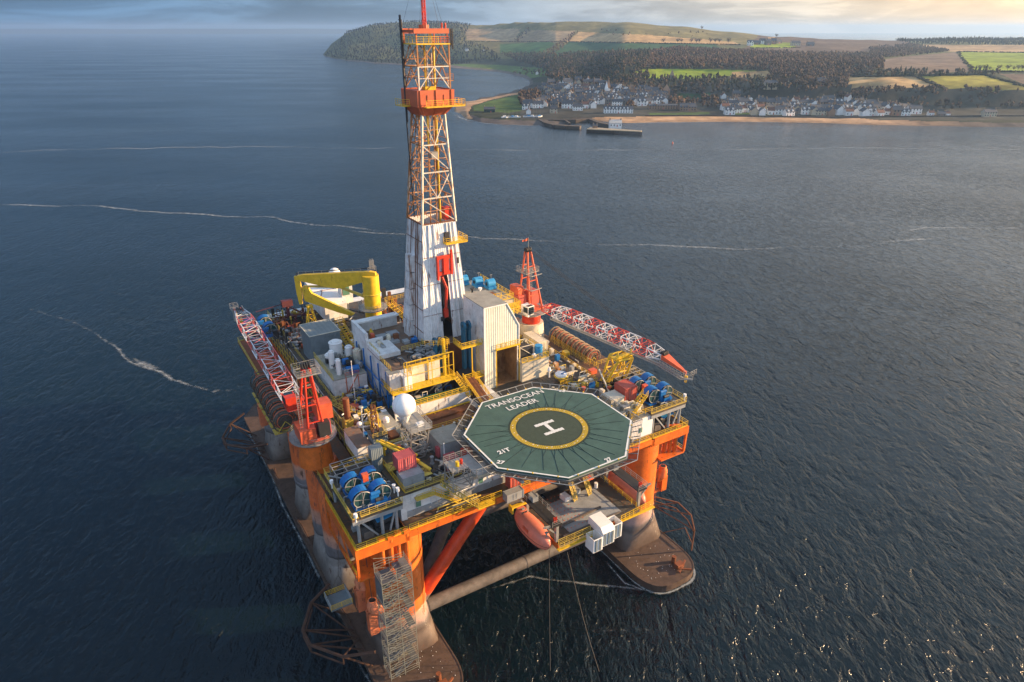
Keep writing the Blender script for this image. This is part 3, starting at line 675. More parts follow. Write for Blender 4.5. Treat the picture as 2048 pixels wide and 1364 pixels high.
b=B(); b.cyl(-25.8,-25.6,37.15,38.1,.3,10); build('fire_monitor',b,'yellow',t)
b=B(); b.cyl(-24.9,-25.2,37.15,38.0,.25,10); build('fire_hose_reel',b,'red',t)
t=thing('deck_stair','yellow stairway slanting down the white wall left of the helideck','stairs',(-28,-23.2,28))
b=B(); b.box(-32.2,-28.9,-23.6,-22.6,31.6,31.75); b.rail([(-32.2,-23.6,31.7),(-28.9,-23.6,31.7)],sp=1); build('landing',b,'oldyellow',t)
b=B(); b.stairs((-29.0,-23.2,31.7),(-24.5,-23.2,28.1),0.9); build('stair_flight',b,'yellow',t)

# ================================================================ DERRICK
dk=thing('derrick','tall rusty drilling derrick with white cladding on its lower half','derrick',(-9.3,15.75,42))
DX,DY=-9.3,15.75
def dw(z):  # half width
    pts=[(41.5,5.4),(66,3.55),(85.5,2.25)]
    for (z0,w0),(z1,w1) in zip(pts,pts[1:]):
        if z<=z1: return w0+(w1-w0)*(z-z0)/(z1-z0)
    return 2.25
def dxo(z): return DX+0.035*max(0,z-60)*0.6
def dc(z,k=1.0):
    w=dw(z)*k; x=dxo(z); return [(x-w,DY-w,z),(x+w,DY-w,z),(x+w,DY+w,z),(x-w,DY+w,z)]
# clad lower part, as wall panels; the front has the tall V door opening
zb,zt=41.5,65.6
A=dc(zb); Bq=dc(zt)
def lerp3(p,q,t): return tuple(p[i]+(q[i]-p[i])*t for i in range(3))
def wall(b,p0,p1,q1,q0,u0,u1,v0,v1,th=0.15):
    # quad panel on wall p0-p1 (bottom) q0-q1 (top)
    def pt(u,v): return Vector(lerp3(lerp3(p0,p1,u),lerp3(q0,q1,u),v))
    n=(Vector(p1)-Vector(p0)).cross(Vector(q0)-Vector(p0)).normalized()*th
    c=[pt(u0,v0),pt(u1,v0),pt(u1,v1),pt(u0,v1)]
    b.hexa([c[0],c[1],c[1]-n,c[0]-n,c[3],c[2],c[2]-n,c[3]-n])
b=B(); wall(b,A[0],A[1],Bq[1],Bq[0],0,0.42,0,1); wall(b,A[0],A[1],Bq[1],Bq[0],0.62,1,0,1)
# above V-door: panels closing the gap from 62% height, with the pointed top
def ptf(u,v): return Vector(lerp3(lerp3(A[0],A[1],u),lerp3(Bq[0],Bq[1],u),v))
wall(b,A[0],A[1],Bq[1],Bq[0],0.42,0.62,0.70,1)
n=Vector((0,1,0))*.15
for (u0,v0,u1,v1,u2,v2) in ((.42,.52,.52,.70,.42,.70),(.62,.52,.62,.70,.52,.70)):
    c=[ptf(u0,v0),ptf(u1,v1),ptf(u2,v2)]; b.add(c+[p+n for p in c],[(0,1,2),(5,4,3),(0,3,4,1),(1,4,5,2),(2,5,3,0)])
cl=build('cladding',b,'clad',dk)
cl['label']='white corrugated cladding of the front face'
b=B(); wall(b,A[3],A[0],Bq[0],Bq[3],0,1,0,1); s2=build('cladding',b,'cladrust',dk); 
b=B(); wall(b,A[1],A[2],Bq[2],Bq[1],0,1,0,1); wall(b,A[2],A[3],Bq[3],Bq[2],0,1,0,1); build('cladding',b,'clad',dk)
b=B()  # vertical folds and seams on the front
for u in (0.16,0.31,0.70,0.80,0.9):
    b.bar(ptf(u,0)+Vector((0,-.08,0)),ptf(u,.99)+Vector((0,-.08,0)),0.16)
build('cladding_fold',b,'clad',cl)
b=B()
for v in (.24,.50,.73): 
    for u0,u1 in ((0.0,.42),(.62,1)):
        if v>.6: u0,u1=0,1
        b.bar(ptf(u0,v)+Vector((0,-.14,0)),ptf(u1,v)+Vector((0,-.14,0)),0.045)
        if v>.6: break
for k in range(5):
    v=.1+.19*k; p=Vector(lerp3(A[3],Bq[3],v)); q=Vector(lerp3(A[0],Bq[0],v)); b.bar(p-Vector((.1,0,0)),q-Vector((.1,0,0)),.06)
for u in (.30,.62,.72): 
    p=Vector(lerp3(A[3],A[0],u))-Vector((.12,0,0)); q=Vector(lerp3(Bq[3],Bq[0],u))-Vector((.12,0,0)); b.bar(p,q,.07)
for i in range(4): b.bar(Bq[i],Bq[(i+1)%4],.16)
build('rusty_seam',b,'rustsolid',cl)
# side box trunk on the port face
b=B(); c0=Vector(lerp3(A[3],A[0],.42)); c1=Vector(lerp3(Bq[3],Bq[0],.42)).lerp(c0,.28)
for k in range(5):
    p=c0.lerp(c1,k/5+.004); q=c0.lerp(c1,(k+1)/5-.006); w=1.25; d=1.1+0*k
    b.hexa([(p.x-d,p.y-w,p.z),(p.x+.3,p.y-w,p.z),(p.x+.3,p.y+w,p.z),(p.x-d,p.y+w,p.z),(q.x-d,q.y-w,q.z),(q.x+.3,q.y-w,q.z),(q.x+.3,q.y+w,q.z),(q.x-d,q.y+w,q.z)])
build('side_trunk',b,'cladrust',dk)
# dark interior
b=B(); 
for (u,v) in ((0,0),): pass
b.prism([(DX-4.2,DY-4.2),(DX+4.2,DY-4.2),(DX+4.2,DY+4.2),(DX-4.2,DY+4.2)],41.3,41.6); build('drill_floor',b,'dark',dk)
b=B()
for x in (-2.5,-1.0,1.6,2.6): b.bar((DX+x,DY+1.5,41.6),(DX+x*.5,DY+1.2,62),.22,8)
for i in range(7): b.bar((DX-1.2+.3*i,DY+2.5,41.6),(DX-1.2+.3*i,DY+2.3,60),.08,6)
build('standpipe',b,'dark',dk)
# red pipe handler in the V door
b=B()
for x in (-1.25,1.75): b.box(DX+x-.18,DX+x+.18,DY-5.2,DY-4.6,54.4 if x<0 else 55.2,59.3 if x<0 else 60.2)
for z in (55.6,58.9): b.box(DX-1.1,DX+1.6,DY-5.1,DY-4.7,z-.3,z+.4)
b.box(DX-.1,DX+1.0,DY-5.3,DY-4.4,55.5,58.8); b.bar((DX-.5,DY-5.0,55),(DX+.5,DY-5.0,52.2),.28,8); b.bar((DX+.4,DY-5.0,52.2),(DX+.1,DY-4.9,47.4),.3,8); b.box(DX-.4,DX+.5,DY-5.3,DY-4.6,46.2,48)
build('pipe_handler',b,'red',dk)
b=B(); b.box(DX-1.3,DX-.6,DY-5.64,DY-5.3,45.7,46.6); b.box(DX+3.3,DX+3.7,DY-4.5,DY-4.2,57,58.2) ; build('vent_louvre',b,'dark',dk)
# gallery on the front
g=dw(61.5); 
b=B(); b.box(DX+.6,DX+5.3,DY-g-1.5,DY-g-.1,61.4,61.6); b.box(DX+g,DX+5.3,DY-g-.1,DY-1.5,61.4,61.6); gp=build('gallery',b,'yellow',dk)
b=B(); b.rail([(DX+.6,DY-g-.2,61.6),(DX+.6,DY-g-1.5,61.6),(DX+5.3,DY-g-1.5,61.6),(DX+5.3,DY-1.5,61.6)],toe=True); build('railing',b,'yellow',gp)
b=B(); b.box(DX+.9,DX+1.9,DY-g-.32,DY-g+.3,61.6,63.6); build('door',b,'dark',gp)
b=B(); b.box(DX+g-.2,DX+4.6,DY-1.6,DY+.6,59.8,64.6); build('cable_box',b,'cream',gp)
# lattice
def lat(z0,z1,nb,m,r=.2,rd=.11):
    pass
zs=[65.6,70.4,75.2,80.2,85.5]
b=B(); A0,A1=dc(65.4),dc(86.2)
b.mi=0
for i in range(4): b.mi=0 if i<2 else 1; b.bar(A0[i],A1[i],.24)
for k in range(4):
    c0=dc(zs[k]); c1=dc(zs[k+1]); 
    for i in range(4):
        j=(i+1)%4; b.mi=0 if i==0 else 1
        b.bar(c1[i],c1[j],.15)
        m0=Vector(c0[i]).lerp(Vector(c0[j]),.5); m1=Vector(c1[i]).lerp(Vector(c1[j]),.5)
        if i in (0,2):
            b.bar(c1[j],m0,.12) if k%2 else b.bar(c1[i],c0[j],.12)
            b.bar(c1[i],m0 if k%2 else c0[i],.1); b.mi=1
            q0=Vector(c0[i]).lerp(Vector(c1[i]),.5); q1=Vector(c0[j]).lerp(Vector(c1[j]),.5)
            b.bar(q0,m0,.08); b.bar(q1,m1,.08); b.bar(q0,q1,.07)
        else: b.bar(c0[i],m1,.12); b.bar(c0[j],m1,.12)
b.mi=1
for k in range(9):
    z=66.5+k*2.1; w=dw(z); x=dxo(z)
    if k%2: b.bar((x-w,DY-w,z),(x-w,DY+w,z),.07); b.bar((x+w,DY-w,z),(x+w,DY+w,z),.07); b.bar((x-w,DY+w,z),(x+w,DY+w,z),.07)
    b.bar((x-w*.6,DY+w,z),(x-w*.6,DY+dw(z+2.1),z+2.1),.09); b.bar((x+w*.5,DY+w,z),(x+w*.5,DY+w,z+2.1),.07); b.bar((x-w,DY-w*.4,z),(x-w,DY-w*.4,z+2.1),.1)
tw=build('lattice_frame',b,['derrickwhite','rustlight'],dk)
b=B()
for x,y,r_ in ((-1.5,1.4,.16),(-1.2,1.9,.13),(.6,1.6,.15),(1.4,.3,.13)): b.bar((DX+x,DY+y,60),(DX+.7+x*.8,DY+y*.8,96),r_,6)
build('guide_rail',b,'rustlight',dk)
b=B()
for x,y in ((-.55,-.1),(1.4,.2)): b.bar((DX+.8+x,DY+y,63 if x>0 else 80),(DX+.9+x,DY+y,97.4),.2,8)
b.box(DX-.1,DX+2.0,DY-.8,DY+.6,89.6,90.3)
build('hoist_cylinder',b,'yellow',dk)
b=B(); b.bar((DX+.6,DY-.3,80),(DX+.7,DY-.3,96.5),.12,6); b.box(DX+.3,DX+1.7,DY-1.2,DY+.2,77.3,78.6); build('travelling_block',b,'steel',dk)
b=B(); b.box(DX+1.6,DX+3.0,DY-3.2,DY-1.6,65.8,68.2); build('winch_house',b,'red',dk)
# racking board (orange box)
def sqz(w,z,cx=None): cx=dxo(z) if cx is None else cx; return [(cx-w,DY-w,z),(cx+w,DY-w,z),(cx+w,DY+w,z),(cx-w,DY+w,z)]
b=B(); b.loft([sqz(2.35,85.4),sqz(3.65,87.1),sqz(3.68,89.9)],cap=False)
b.loft([sqz(3.5,89.7),sqz(3.5,87.2)],cap=True)
mb=build('racking_board',b,'mon',dk)
b=B()
for u in (.08,.5,.92):
    x=dxo(88)-3.7+7.4*u; b.box(x-.09,x+.09,DY-3.83,DY-3.68,87.15,89.9); b.bar((x,DY-3.72,87.1),(dxo(86)+(x-dxo(88))*.62,DY-2.42,85.5),.1)
for u in (.3,.75): x=dxo(88)-3.7+7.4*u; b.box(x-.3,x+.3,DY-3.78,DY-3.68,88.0,89.1)
build('board_rib',b,'mon',mb)
b=B(); x=dxo(88); b.box(x-2.6,x+5.2,DY-5.0,DY-3.7,87.0,87.15); b.box(x+3.7,x+5.2,DY-3.7,DY-1,87.0,87.15); b.box(x-5.2,x-3.7,DY-.5,DY+3,87,87.15); wk=build('walkway',b,'yellow',mb)
b=B(); b.rail([(x-2.6,DY-5,87.15),(x+5.2,DY-5,87.15),(x+5.2,DY-1,87.15)],toe=True,sp=1.2); build('railing',b,'yellow',wk); b=B(); b.rail([(x-3.9,DY-.5,87.15),(x-5.2,DY-.5,87.15),(x-5.2,DY+3,87.15)],sp=1.2); build('railing',b,'yellow',wk)
# cage above
b=B(); zz=[89.9,93.8,97.5]; x=dxo(93)
for k in range(2):
    c0=sqz(3.1,zz[k],x); c1=sqz(3.1,zz[k+1],x)
    for i in range(4):
        j=(i+1)%4; b.mi=0 if k==0 and i==0 else 1
        b.bar(c0[i],c1[i],.17); b.bar(c1[i],c1[j],.13); m1=Vector(c1[i]).lerp(Vector(c1[j]),.5)
        b.bar(c0[i],m1,.11); b.bar(c0[j],m1,.11)
        if k==0: b.bar(Vector(c0[i]).lerp(Vector(c1[i]),.5),Vector(c0[j]).lerp(Vector(c1[j]),.5),.07)
build('upper_frame',b,['derrickwhite','rustlight'],dk)
b=B(); b.box(x-3.9,x-2.9,DY-2,DY+1,92.2,92.35); b.rail([(x-3.9,DY-2,92.3),(x-3.9,DY+1,92.3)]); b.box(x+3.1,x+4.4,DY-2,DY+1,91.2,91.35); b.rail([(x+3.1,DY-2,91.3),(x+4.4,DY-2,91.3),(x+4.4,DY+1,91.3)])
b.box(x-3.6,x-.2,DY-1,DY+2.2,95.0,95.1); b.rail([(x-3.6,DY-1,95.1),(x-.2,DY-1,95.1)])
build('gallery',b,'rustlight',dk)
b=B(); b.box(x-3.3,x+3.3,DY-3.3,DY+3.3,97.4,97.6); b.rail([(x-3.3,DY-3.3,97.6),(x+1,DY-3.3,97.6)]); b.rail([(x-3.3,DY-3.3,97.6),(x-3.3,DY+3,97.6)]); b.bar((x-.6,DY-2.5,97.6),(x+.2,DY-1.5,99.6),.1); b.bar((x+.4,DY-2.5,97.6),(x+.2,DY-1.5,99.6),.1)
build('crown_platform',b,'yellow',dk)
b=B()
for y in (-3,-1.2,2.6): b.box(x-3.6,x+3.2,DY+y-.2,DY+y+.2,99.2,100.0)
for q in (-3.4,3.0): b.box(x+q-.2,x+q+.2,DY-3,DY+2.8,99.3,99.8)
for q,y in ((-3,-2.8),(3,-2.8),(3,2.6),(-3,2.6)): b.bar((x+q,DY+y,97.6),(x+q,DY+y,99.3),.14)
b.cyl(x-.4,DY-.5,99.2,100.6,.9,12); b.rail([(x,DY-3,97.6),(x+3.2,DY-3,97.6),(x+3.2,DY+2,97.6)],r=.06)
build('crown_block',b,'mon',dk)
b=B(); b.bar((x+3.6,DY-3,97),(x+3.6,DY-3,100),.15); b.bar((x+3.9,DY-3.1,96.6),(x+3.9,DY-3.1,100),.12); b.bar((x-3.7,DY+1.8,84),(x-3.9,DY+1.8,102.2),.2,6); b.bar((x-3.5,DY+1.5,66),(x-3.8,DY+1.8,84),.13,6); b.bar((x-3.3,DY+2.4,90),(x-3.4,DY+2.4,101.4),.13,6); b.torus((x-3.9,DY+1.8,101.4),(0,0,1),.3,.06,10,4)
build('vent_pipe',b,'dark',dk)
b=B(); b.lattice([(x-.35,DY-.35,100),(x+.15,DY-.35,100),(x+.15,DY+.15,100),(x-.35,DY+.15,100)],[(x-.3,DY-.3,112),(x+.1,DY-.3,112),(x+.1,DY+.1,112),(x-.3,DY+.1,112)],12,.09,.05); b.bar((x+.5,DY-.3,105),(x+.5,DY-.3,112),.06)
for z in np.arange(105,112,1.0): b.bar((x+.1,DY-.3,z),(x+.5,DY-.3,z),.05)
build('antenna_mast',b,'red',dk)
b=B()
for q in ((-4.5,2),(4.5,2),(3,-3),(-2.5,-3)): b.bar((x,DY,112),(x+q[0],DY+q[1],97.6),.02)
build('stay_wire',b,'dark',dk)
b=B()
for q,y in ((-1.2,-3),(2.0,-2.8),(2.6,-3)): b.cyl(x+q,DY+y,100,100.9,.16,8)
build('warning_lamp',b,'red',dk)
# ================================================================ CRANES
def boomlat(t,p,q,w0,h0,nseg,cols,sidew=1.0,foot=0.2,head=0.12):
    """lattice boom from p to q, alternating painted sections; returns parts"""
    p=Vector(p);q=Vector(q); d=(q-p).normalized(); s=d.cross(Vector((0,0,1))).normalized(); u=s.cross(d)
    def sec(t_):
        k=min(1,0.45+t_/foot*.55) if t_<foot else (1 if t_<1-head else 1-(t_-(1-head))/head*.6)
        c=p.lerp(q,t_); w=w0/2*(1 if t_<1-head else (1-(t_-(1-head))/head*.35)); h=h0/2*k
        return [c-s*w-u*h,c+s*w-u*h,c+s*w+u*h,c-s*w+u*h]
    sub=2
    for k in range(nseg):
        b=B()
        for j in range(sub):
            t0=(k+j/sub)/nseg; t1=(k+(j+1)/sub)/nseg; A=sec(t0); Bq=sec(t1)
            for i in range(4): b.bar(A[i],Bq[i],.11)
            for i in range(4):
                l=(i+1)%4; m=(Vector(A[i])+Vector(A[l]))/2; 
                b.bar(A[i],A[l],.05)
                b.bar(A[i] if j%2 else A[l],Bq[l] if j%2 else Bq[i],.048)
        build('boom_section',b,cols[k%len(cols)],t)
    return s,u,d
def crane(nm,lab,a,b_,zb,zd,u,boom_root,boom_tip,bw,mach,cabpos,atop,port):
    t=thing(nm,lab,'crane',(a,b_,zb),'lattice boom deck cranes')
    ux,uy=u; sx,sy=-uy,ux      # boom heading, and to its left
    def W_(f,l,z): return (a+ux*f+sx*l,b_+uy*f+sy*l,z)
    def bx(b,f0,f1,l0,l1,z0,z1): 
        b.hexa([W_(f0,l0,z0),W_(f1,l0,z0),W_(f1,l1,z0),W_(f0,l1,z0),W_(f0,l0,z1),W_(f1,l0,z1),W_(f1,l1,z1),W_(f0,l1,z1)])
    b=B(); b.cyl(a,b_,zb if port else zb+3.8,zd-1.6,3.1 if port else 2.2,28,2.6 if port else 2.2); build('pedestal',b,'orange' if port else 'red',t,True)
    if not port: b=B(); b.cyl(a,b_,zb,zb+3.8,3.2,28,2.9); build('pedestal_base',b,'cream',t,True)
    b=B(); b.cyl(a,b_,zd-1.6,zd-.6,2.1,28); b.cyl(a,b_,zd-.5,zd-.25,4.1,28); p=build('slew_platform',b,'steel',t,True)
    b=B(); b.rail([(a+4*math.cos(2*PI*k/14),b_+4*math.sin(2*PI*k/14),zd-.25) for k in range(14)],close=True,r=.04); build('railing',b,'steel',p)
    b=B(); bx(b,-3.2,2.2,-2.0,2.0,zd-.1,zd+.35); build('turntable',b,'redorange',t)
    for (f0,f1,l0,l1,z0,z1,m,rnd_) in mach:
        b=B()
        if rnd_:
            n=8; pf=[(f0,z0),(f1,z0),(f1,z1-(z1-z0)*.35)]+[(f1-(f1-f0)*.45*(1-math.cos(PI/2*k/5)),z1-(z1-z0)*.35*(1-math.sin(PI/2*k/5))) for k in range(1,6)]+[(f0,z1)]
            vs=[W_(f,l0,z) for f,z in pf]+[W_(f,l1,z) for f,z in pf]; n=len(pf); b.add(vs,[tuple(range(n)),tuple(range(n,2*n))[::-1]]+[(i,n+i,n+(i+1)%n,(i+1)%n) for i in range(n)])
        else: bx(b,f0,f1,l0,l1,z0,z1)
        build('machinery_house',b,m,t)
    # A frame: front legs and back legs
    b=B(); zt=atop[2]; 
    for l in (-1.9,1.9): b.bar(W_(1.6,l,zd+.3),W_(atop[0],l*.28,zt),.24,8); 
    for l in (-1.5,1.5): b.bar(W_(-3.0,l,zd+.3),W_(atop[0]-.9,l*.3,zt),.22,8)
    for k in (.25,.5,.75):
        for (f0,f1,l) in ((1.6,atop[0],1.9),): 
            q=[W_(f0+(f1-f0)*k,sg*l*(1-.72*k),zd+.3+(zt-zd-.3)*k) for sg in (-1,1)]; b.bar(q[0],q[1],.12)
        q=[W_(-3+(atop[0]-.9+3)*k,sg*1.5*(1-.7*k),zd+.3+(zt-zd-.3)*k) for sg in (-1,1)]; b.bar(q[0],q[1],.12)
    build('a_frame',b,'red' if port else 'redorange',t)
    b=B()
    for k in range(4): 
        c=Vector(W_(atop[0]-.4,-.6+.4*k,zt+.5)); b.bar(c-Vector((sx*.08,sy*.08,0)),c+Vector((sx*.08,sy*.08,0)),.6,14)
    build('head_sheave',b,'dark',t)
    b=B(); zz=zt-.6 if port else zt-4.6
    n0=W_(atop[0]-2.2,-2,zz);n1=W_(atop[0]+1.3,-2,zz);n2=W_(atop[0]+1.3,2,zz);n3=W_(atop[0]-2.2,2,zz)
    b.rail([n0,n1,n2,n3],close=True,r=.04,sp=1); b.path([n0,n1,n2,n3],.1,4,True)
    for k in range(5): f=atop[0]-1.9+k*.75; b.bar(W_(f,-2,zz),W_(f,2,zz),.07)
    for z in (zd+5,zd+8.5): b.path([W_(-2,-1.5,z),W_(1.6,-1.5,z),W_(1.6,1.7,z)],.1); b.rail([W_(-2,-1.5,z),W_(1.6,-1.5,z)],r=.035)
    lx=W_(-2.6,2.2,0); b.ladder(lx[0],lx[1],zd,zz,.25)
    build('service_gallery',b,'steel',t)
    b=B(); f,l,z=cabpos; bx(b,f-1.2,f+1.2,l-.95,l+.95,z,z+2.5); cb=build('cab',b,'red' if port else 'whiteclean',t)
    b=B(); bx(b,f+1.2,f+1.24,l-.8,l+.8,z+.5,z+2.3); bx(b,f-.4,f+1.1,l-.99,l-.95,z+.9,z+2.2); bx(b,f-.4,f+1.1,l+.95,l+.99,z+.9,z+2.2); bx(b,f+.2,f+1.15,l-.75,l+.75,z+2.5,z+2.54); build('cab_window',b,'glass',cb)
    s,u3,d=boomlat(t,boom_root,boom_tip,bw,2.3,10,['red','crwhite'] if not port else ['pinkred','crwhite'])
    p=Vector(boom_root);q=Vector(boom_tip)
    b=B(); b.bar(p-s*1.4,p+s*1.4,.3,8)
    e=q+d*(5.5 if not port else 3.2)-Vector((0,0,1.6 if not port else .3))
    if not port:
        b.hexa([q-s*1.0-u3*.6,q+s*1.0-u3*.6,q+s*1.0+u3*.5,q-s*1.0+u3*.5,e-s*.2-u3*.3,e+s*.2-u3*.3,e+s*.2+u3*.2,e-s*.2+u3*.2][:4][::-1]+[e-s*.2-u3*.3,e+s*.2-u3*.3,e+s*.2+u3*.2,e-s*.2+u3*.2][::-1])
    else:
        for sg in (-1,1): b.bar(q+s*sg*.9,e+s*sg*.7,.22); 
    build('boom_head',b,'redorange',t)
    b=B()
    for k in range(4): c=q+s*(-.6+.4*k)+u3*.5; b.bar(c-s*.06,c+s*.06,.6,12)
    build('boom_sheave',b,'dark',t)
    b=B()
    if port:
        for sg in (-1,1): b.bar(e+s*sg*1.3-d*1,e+s*sg*1.3+d*1.2,.08)
        pts=[e-s*1.4-d*1,e-s*1.4+d*1.2,e+s*.3+d*1.2,e+s*.3-d*1]; b.rail(pts,close=True,r=.04,sp=1); b.path(pts,.08,4,True)
        b.bar(e+d*.5-s*.6,e+d*.5-s*.6-Vector((0,0,3.2)),.5,10)
    else:
        p0=p.lerp(q,.12)+s*1.9-u3*1.0; p1=q+s*1.4-u3*1.3; p2=e+s*.9-u3*.9; p3=e+d*1.5-u3*.9
        b.path([p0,p1,p2,p3],.2); b.path([p0+s*.7,p1+s*.7,p2+s*.7,p3],.1)
        b.rail([p1,p2,p3],r=.035,sp=.8); b.rail([p0+s*.7,p1+s*.7],r=.03,sp=2.5); b.rail([p1+s*.7-d*.2,p2+s*.7],r=.035,sp=.8)
        g=e+d*1.5; b.rail([g-s*1.0,g+s*1.2,e+s*1.0],r=.04,sp=.7)
    build('boom_walkway',b,'steel',t)
    b=B(); hk=(e-Vector((0,0,.6)) if not port else q-Vector((0,0,1.6))); b.bar(hk,hk-Vector((0,0,.9)),.32,8); b.torus(hk-Vector((0,0,1.2)),(1,0,0),.25,.09,10,5); build('hook_block',b,'yellow',t)
    b=B(); zt0=Vector(W_(atop[0],0,zt+.6)); 
    for l in (-.4,.1,.5): b.bar(zt0+s*l,q+s*l+u3*.8,.04)
    build('pendant_rope',b,'dark',t)
    return t
M['crwhite']=mat('crane_white',(0.68,0.71,0.76),0.45,dirt=0.2,rust=0.06)
M['pinkred']=mat('crane_faded_red',(0.60,0.11,0.09),0.45,dirt=0.2,rust=0.06)
cL=crane('pedestal_crane','red crane with its red and white boom lying along the left deck edge',-41.6,-0.6,29.3,35.2,(0.0,1.0),(-42.6,3.6,38.6),(-42.2,53.5,39.5),3.3,
   [(-3.0,-.2,-2.6,-.4,35.6,38.4,'pink',0),(-3.6,.6,.2,2.9,35.6,38.0,'redorange',0),(-2.2,1.6,-3.4,-.8,38.4,41.4,'redorange',1),(-3.6,-2.2,-2.3,-.3,36.0,38.6,'dark',0)],(3.6,2.3,39.2),(-1.2,0,48.6),True)
cR=crane('pedestal_crane','red crane at the right rear, its boom lowered over the yellow rest towards the helideck',16.6,18.4,33.0,40.2,(0.16,-0.987),(17.9,14.2,41.6),(24.0,-18.5,41.0),3.0,
   [(-4.4,-.8,-3.2,-.9,40.5,43.6,'contred',0),(-4.2,-1.2,-3.0,-1.2,43.6,45.6,'redorange',1),(-3.6,-.6,.6,3.0,40.5,43.8,'contred',0)],(1.6,-2.6,39.6),(-1.0,0,53.6),False)
b=B(); b.bar((16.4,19.6,54),(16.4,19.6,57),.05); build('flag_pole',b,'steel',cR)
b=B(); n=8; vs=[]
for i in range(n+1): x=1.7*i/n; w=.45*(1-i/n*.55); y=.12*math.sin(i*1.3); vs+=[(16.4-x,19.6+y,56.9-.05*i),(16.4-x,19.6+y,56.9-w*1.4-.05*i)]
b.add(vs,[(2*i,2*i+1,2*i+3,2*i+2) for i in range(n)]); build('flag',b,'redorange',cR)
# crane rest, starboard
t=thing('crane_rest','yellow tubular rest tower under the right crane boom','crane rest',(19.0,-10.5,33))
b=B(); top=[(17.4,-12.6,39.0),(20.9,-12.9,39.0),(21.6,-9.4,39.0),(18.0,-9.2,39.0)]
ft=[(15.6,-11.0,33.0),(20.6,-11.2,33.0),(20.9,-8.6,33.0),(16.6,-8.6,33.0)]
for p,q in zip(ft,top): b.bar(p,q,.26,8)
for i in range(4): b.bar(top[i],top[(i+1)%4],.24,8); b.bar(ft[i],top[(i+1)%4],.17,8)
mids=[Vector(p).lerp(Vector(q),.5) for p,q in zip(ft,top)]
for i in range(4): b.bar(mids[i],mids[(i+1)%4],.16,6)
build('frame',b,'yellow',t)
b=B(); 
for x in (17.4,20.9): b.bar((x,-12.2,39),(x+.3,-11.9,40.6),.22,6)
b.box(17.0,21.6,-12.3,-10.6,39.0,39.3); b.box(17.0,21.6,-12.5,-12.2,39.3,39.9)
build('cradle',b,'yellow',t)
# crane rest aft port
t=thing('crane_rest','narrow yellow lattice rest under the tip of the yellow knuckle crane','crane rest',(-27.2,48,33))
b=B(); b.lattice([(-28.6,46.8,33),(-25.9,46.8,33),(-25.9,49.2,33),(-28.6,49.2,33)],[(-27.7,47.6,39.4),(-26.9,47.6,39.4),(-26.9,48.4,39.4),(-27.7,48.4,39.4)],3,.17,.1); b.box(-28,-26.6,47.4,48.6,39.3,40.0); build('frame',b,'yellow',t)
# big yellow knuckle crane
t=thing('knuckle_crane','big yellow knuckle boom crane folded over the left rear deck','crane',(-14.6,39.5,33))
b=B(); b.cyl(-14.6,39.5,33,47.8,1.95,28); b.torus((-14.6,39.5,43.3),(0,0,1),2.0,.16,28,5); pd=build('pedestal',b,'yellow',t,True)
b=B(); b.cyl(-14.6,39.5,39.6,39.85,3.4,24); b.rail([(-14.6+3.3*math.cos(2*PI*k/12),39.5+3.3*math.sin(2*PI*k/12),39.85) for k in range(12)],close=True,r=.045); build('gallery',b,'steel',t)
U=Vector((-14.2,10.6,0)).normalized(); S=Vector((-U.y,U.x,0)); P0=Vector((-14.6,39.5,0))
def yk(poly,w,par,m='yellow',nm='boom'):
    b=B(); n=len(poly); vs=[P0+U*f-S*w+Vector((0,0,z)) for f,z in poly]+[P0+U*f+S*w+Vector((0,0,z)) for f,z in poly]
    b.add(vs,[tuple(range(n)),tuple(range(n,2*n))[::-1]]+[(i,n+i,n+(i+1)%n,(i+1)%n) for i in range(n)]); return build(nm,b,m,par)
up_=yk([(-1.4,48.5),(0,48.7),(16.2,47.4),(17.6,47.1),(17.5,46.0),(9.7,44.4),(7.1,44.3),(2.3,45.9),(-1.4,46.4)],.5,t,nm='main_boom')
yk([(16.8,44.2),(16.4,40.8),(8.0,38.0),(5.4,37.4),(4.6,37.9),(14.5,42.8),(15.4,44.4)],.4,t,nm='folding_jib')
yk([(1.4,42.6),(7.4,44.7),(7.7,44.3),(1.8,42.0)],.22,t,'oldyellow','luffing_cylinder'); yk([(9.2,44.9),(16.4,44.6),(16.4,44.2),(9.2,44.3)],.2,t,'oldyellow','luffing_cylinder')
yk([(17.2,46.8),(18.3,46.9),(18.2,42.4),(17.9,39.9),(17.3,39.9),(16.9,43.0),(17.0,44.2)],.35,t,nm='jib_head')
b=B(); 
for zo,f in ((0.18,0),): b.path([P0+U*(-.5)-S*.6+Vector((0,0,49.3)),P0+U*8-S*.6+Vector((0,0,48.5)),P0+U*18-S*.6+Vector((0,0,47.4)),P0+U*18.6-S*.6+Vector((0,0,43)),P0+U*17.5-S*.5+Vector((0,0,41.4)),P0+U*2.5-S*.5+Vector((0,0,37.8))],.1,5)
b.path([P0+U*2.2-S*.62+Vector((0,0,48.6)),P0+U*1.4-S*.62+Vector((0,0,47.0)),P0+U*.2-S*1.2+Vector((0,0,46.8)),P0-U*.4-S*1.6+Vector((0,0,48.4))],.14,6); build('hydraulic_hose',b,'black',t)
b=B(); b.rail([P0+Vector((1.2,1.2,48.9)),P0+Vector((1.2,-1.2,48.9)),P0+Vector((-.8,-1.2,48.9))],r=.05); 
for k in range(5): b.bar(P0+Vector((.2+.25*k,.3,49)),P0+Vector((.2+.25*k,.3,51.2+.3*(k%2))),.07)
b.rail([P0+U*2+S*.6+Vector((0,0,48.8)),P0+U*17+S*.6+Vector((0,0,47.5))],h=.7,mid=0,sp=2,r=.03)
build('mast_rail',b,'steel',t)
nrm=-S; ctr=P0+U*9.6+nrm*.52+Vector((0,0,45.9))
po=ORG[t.name]
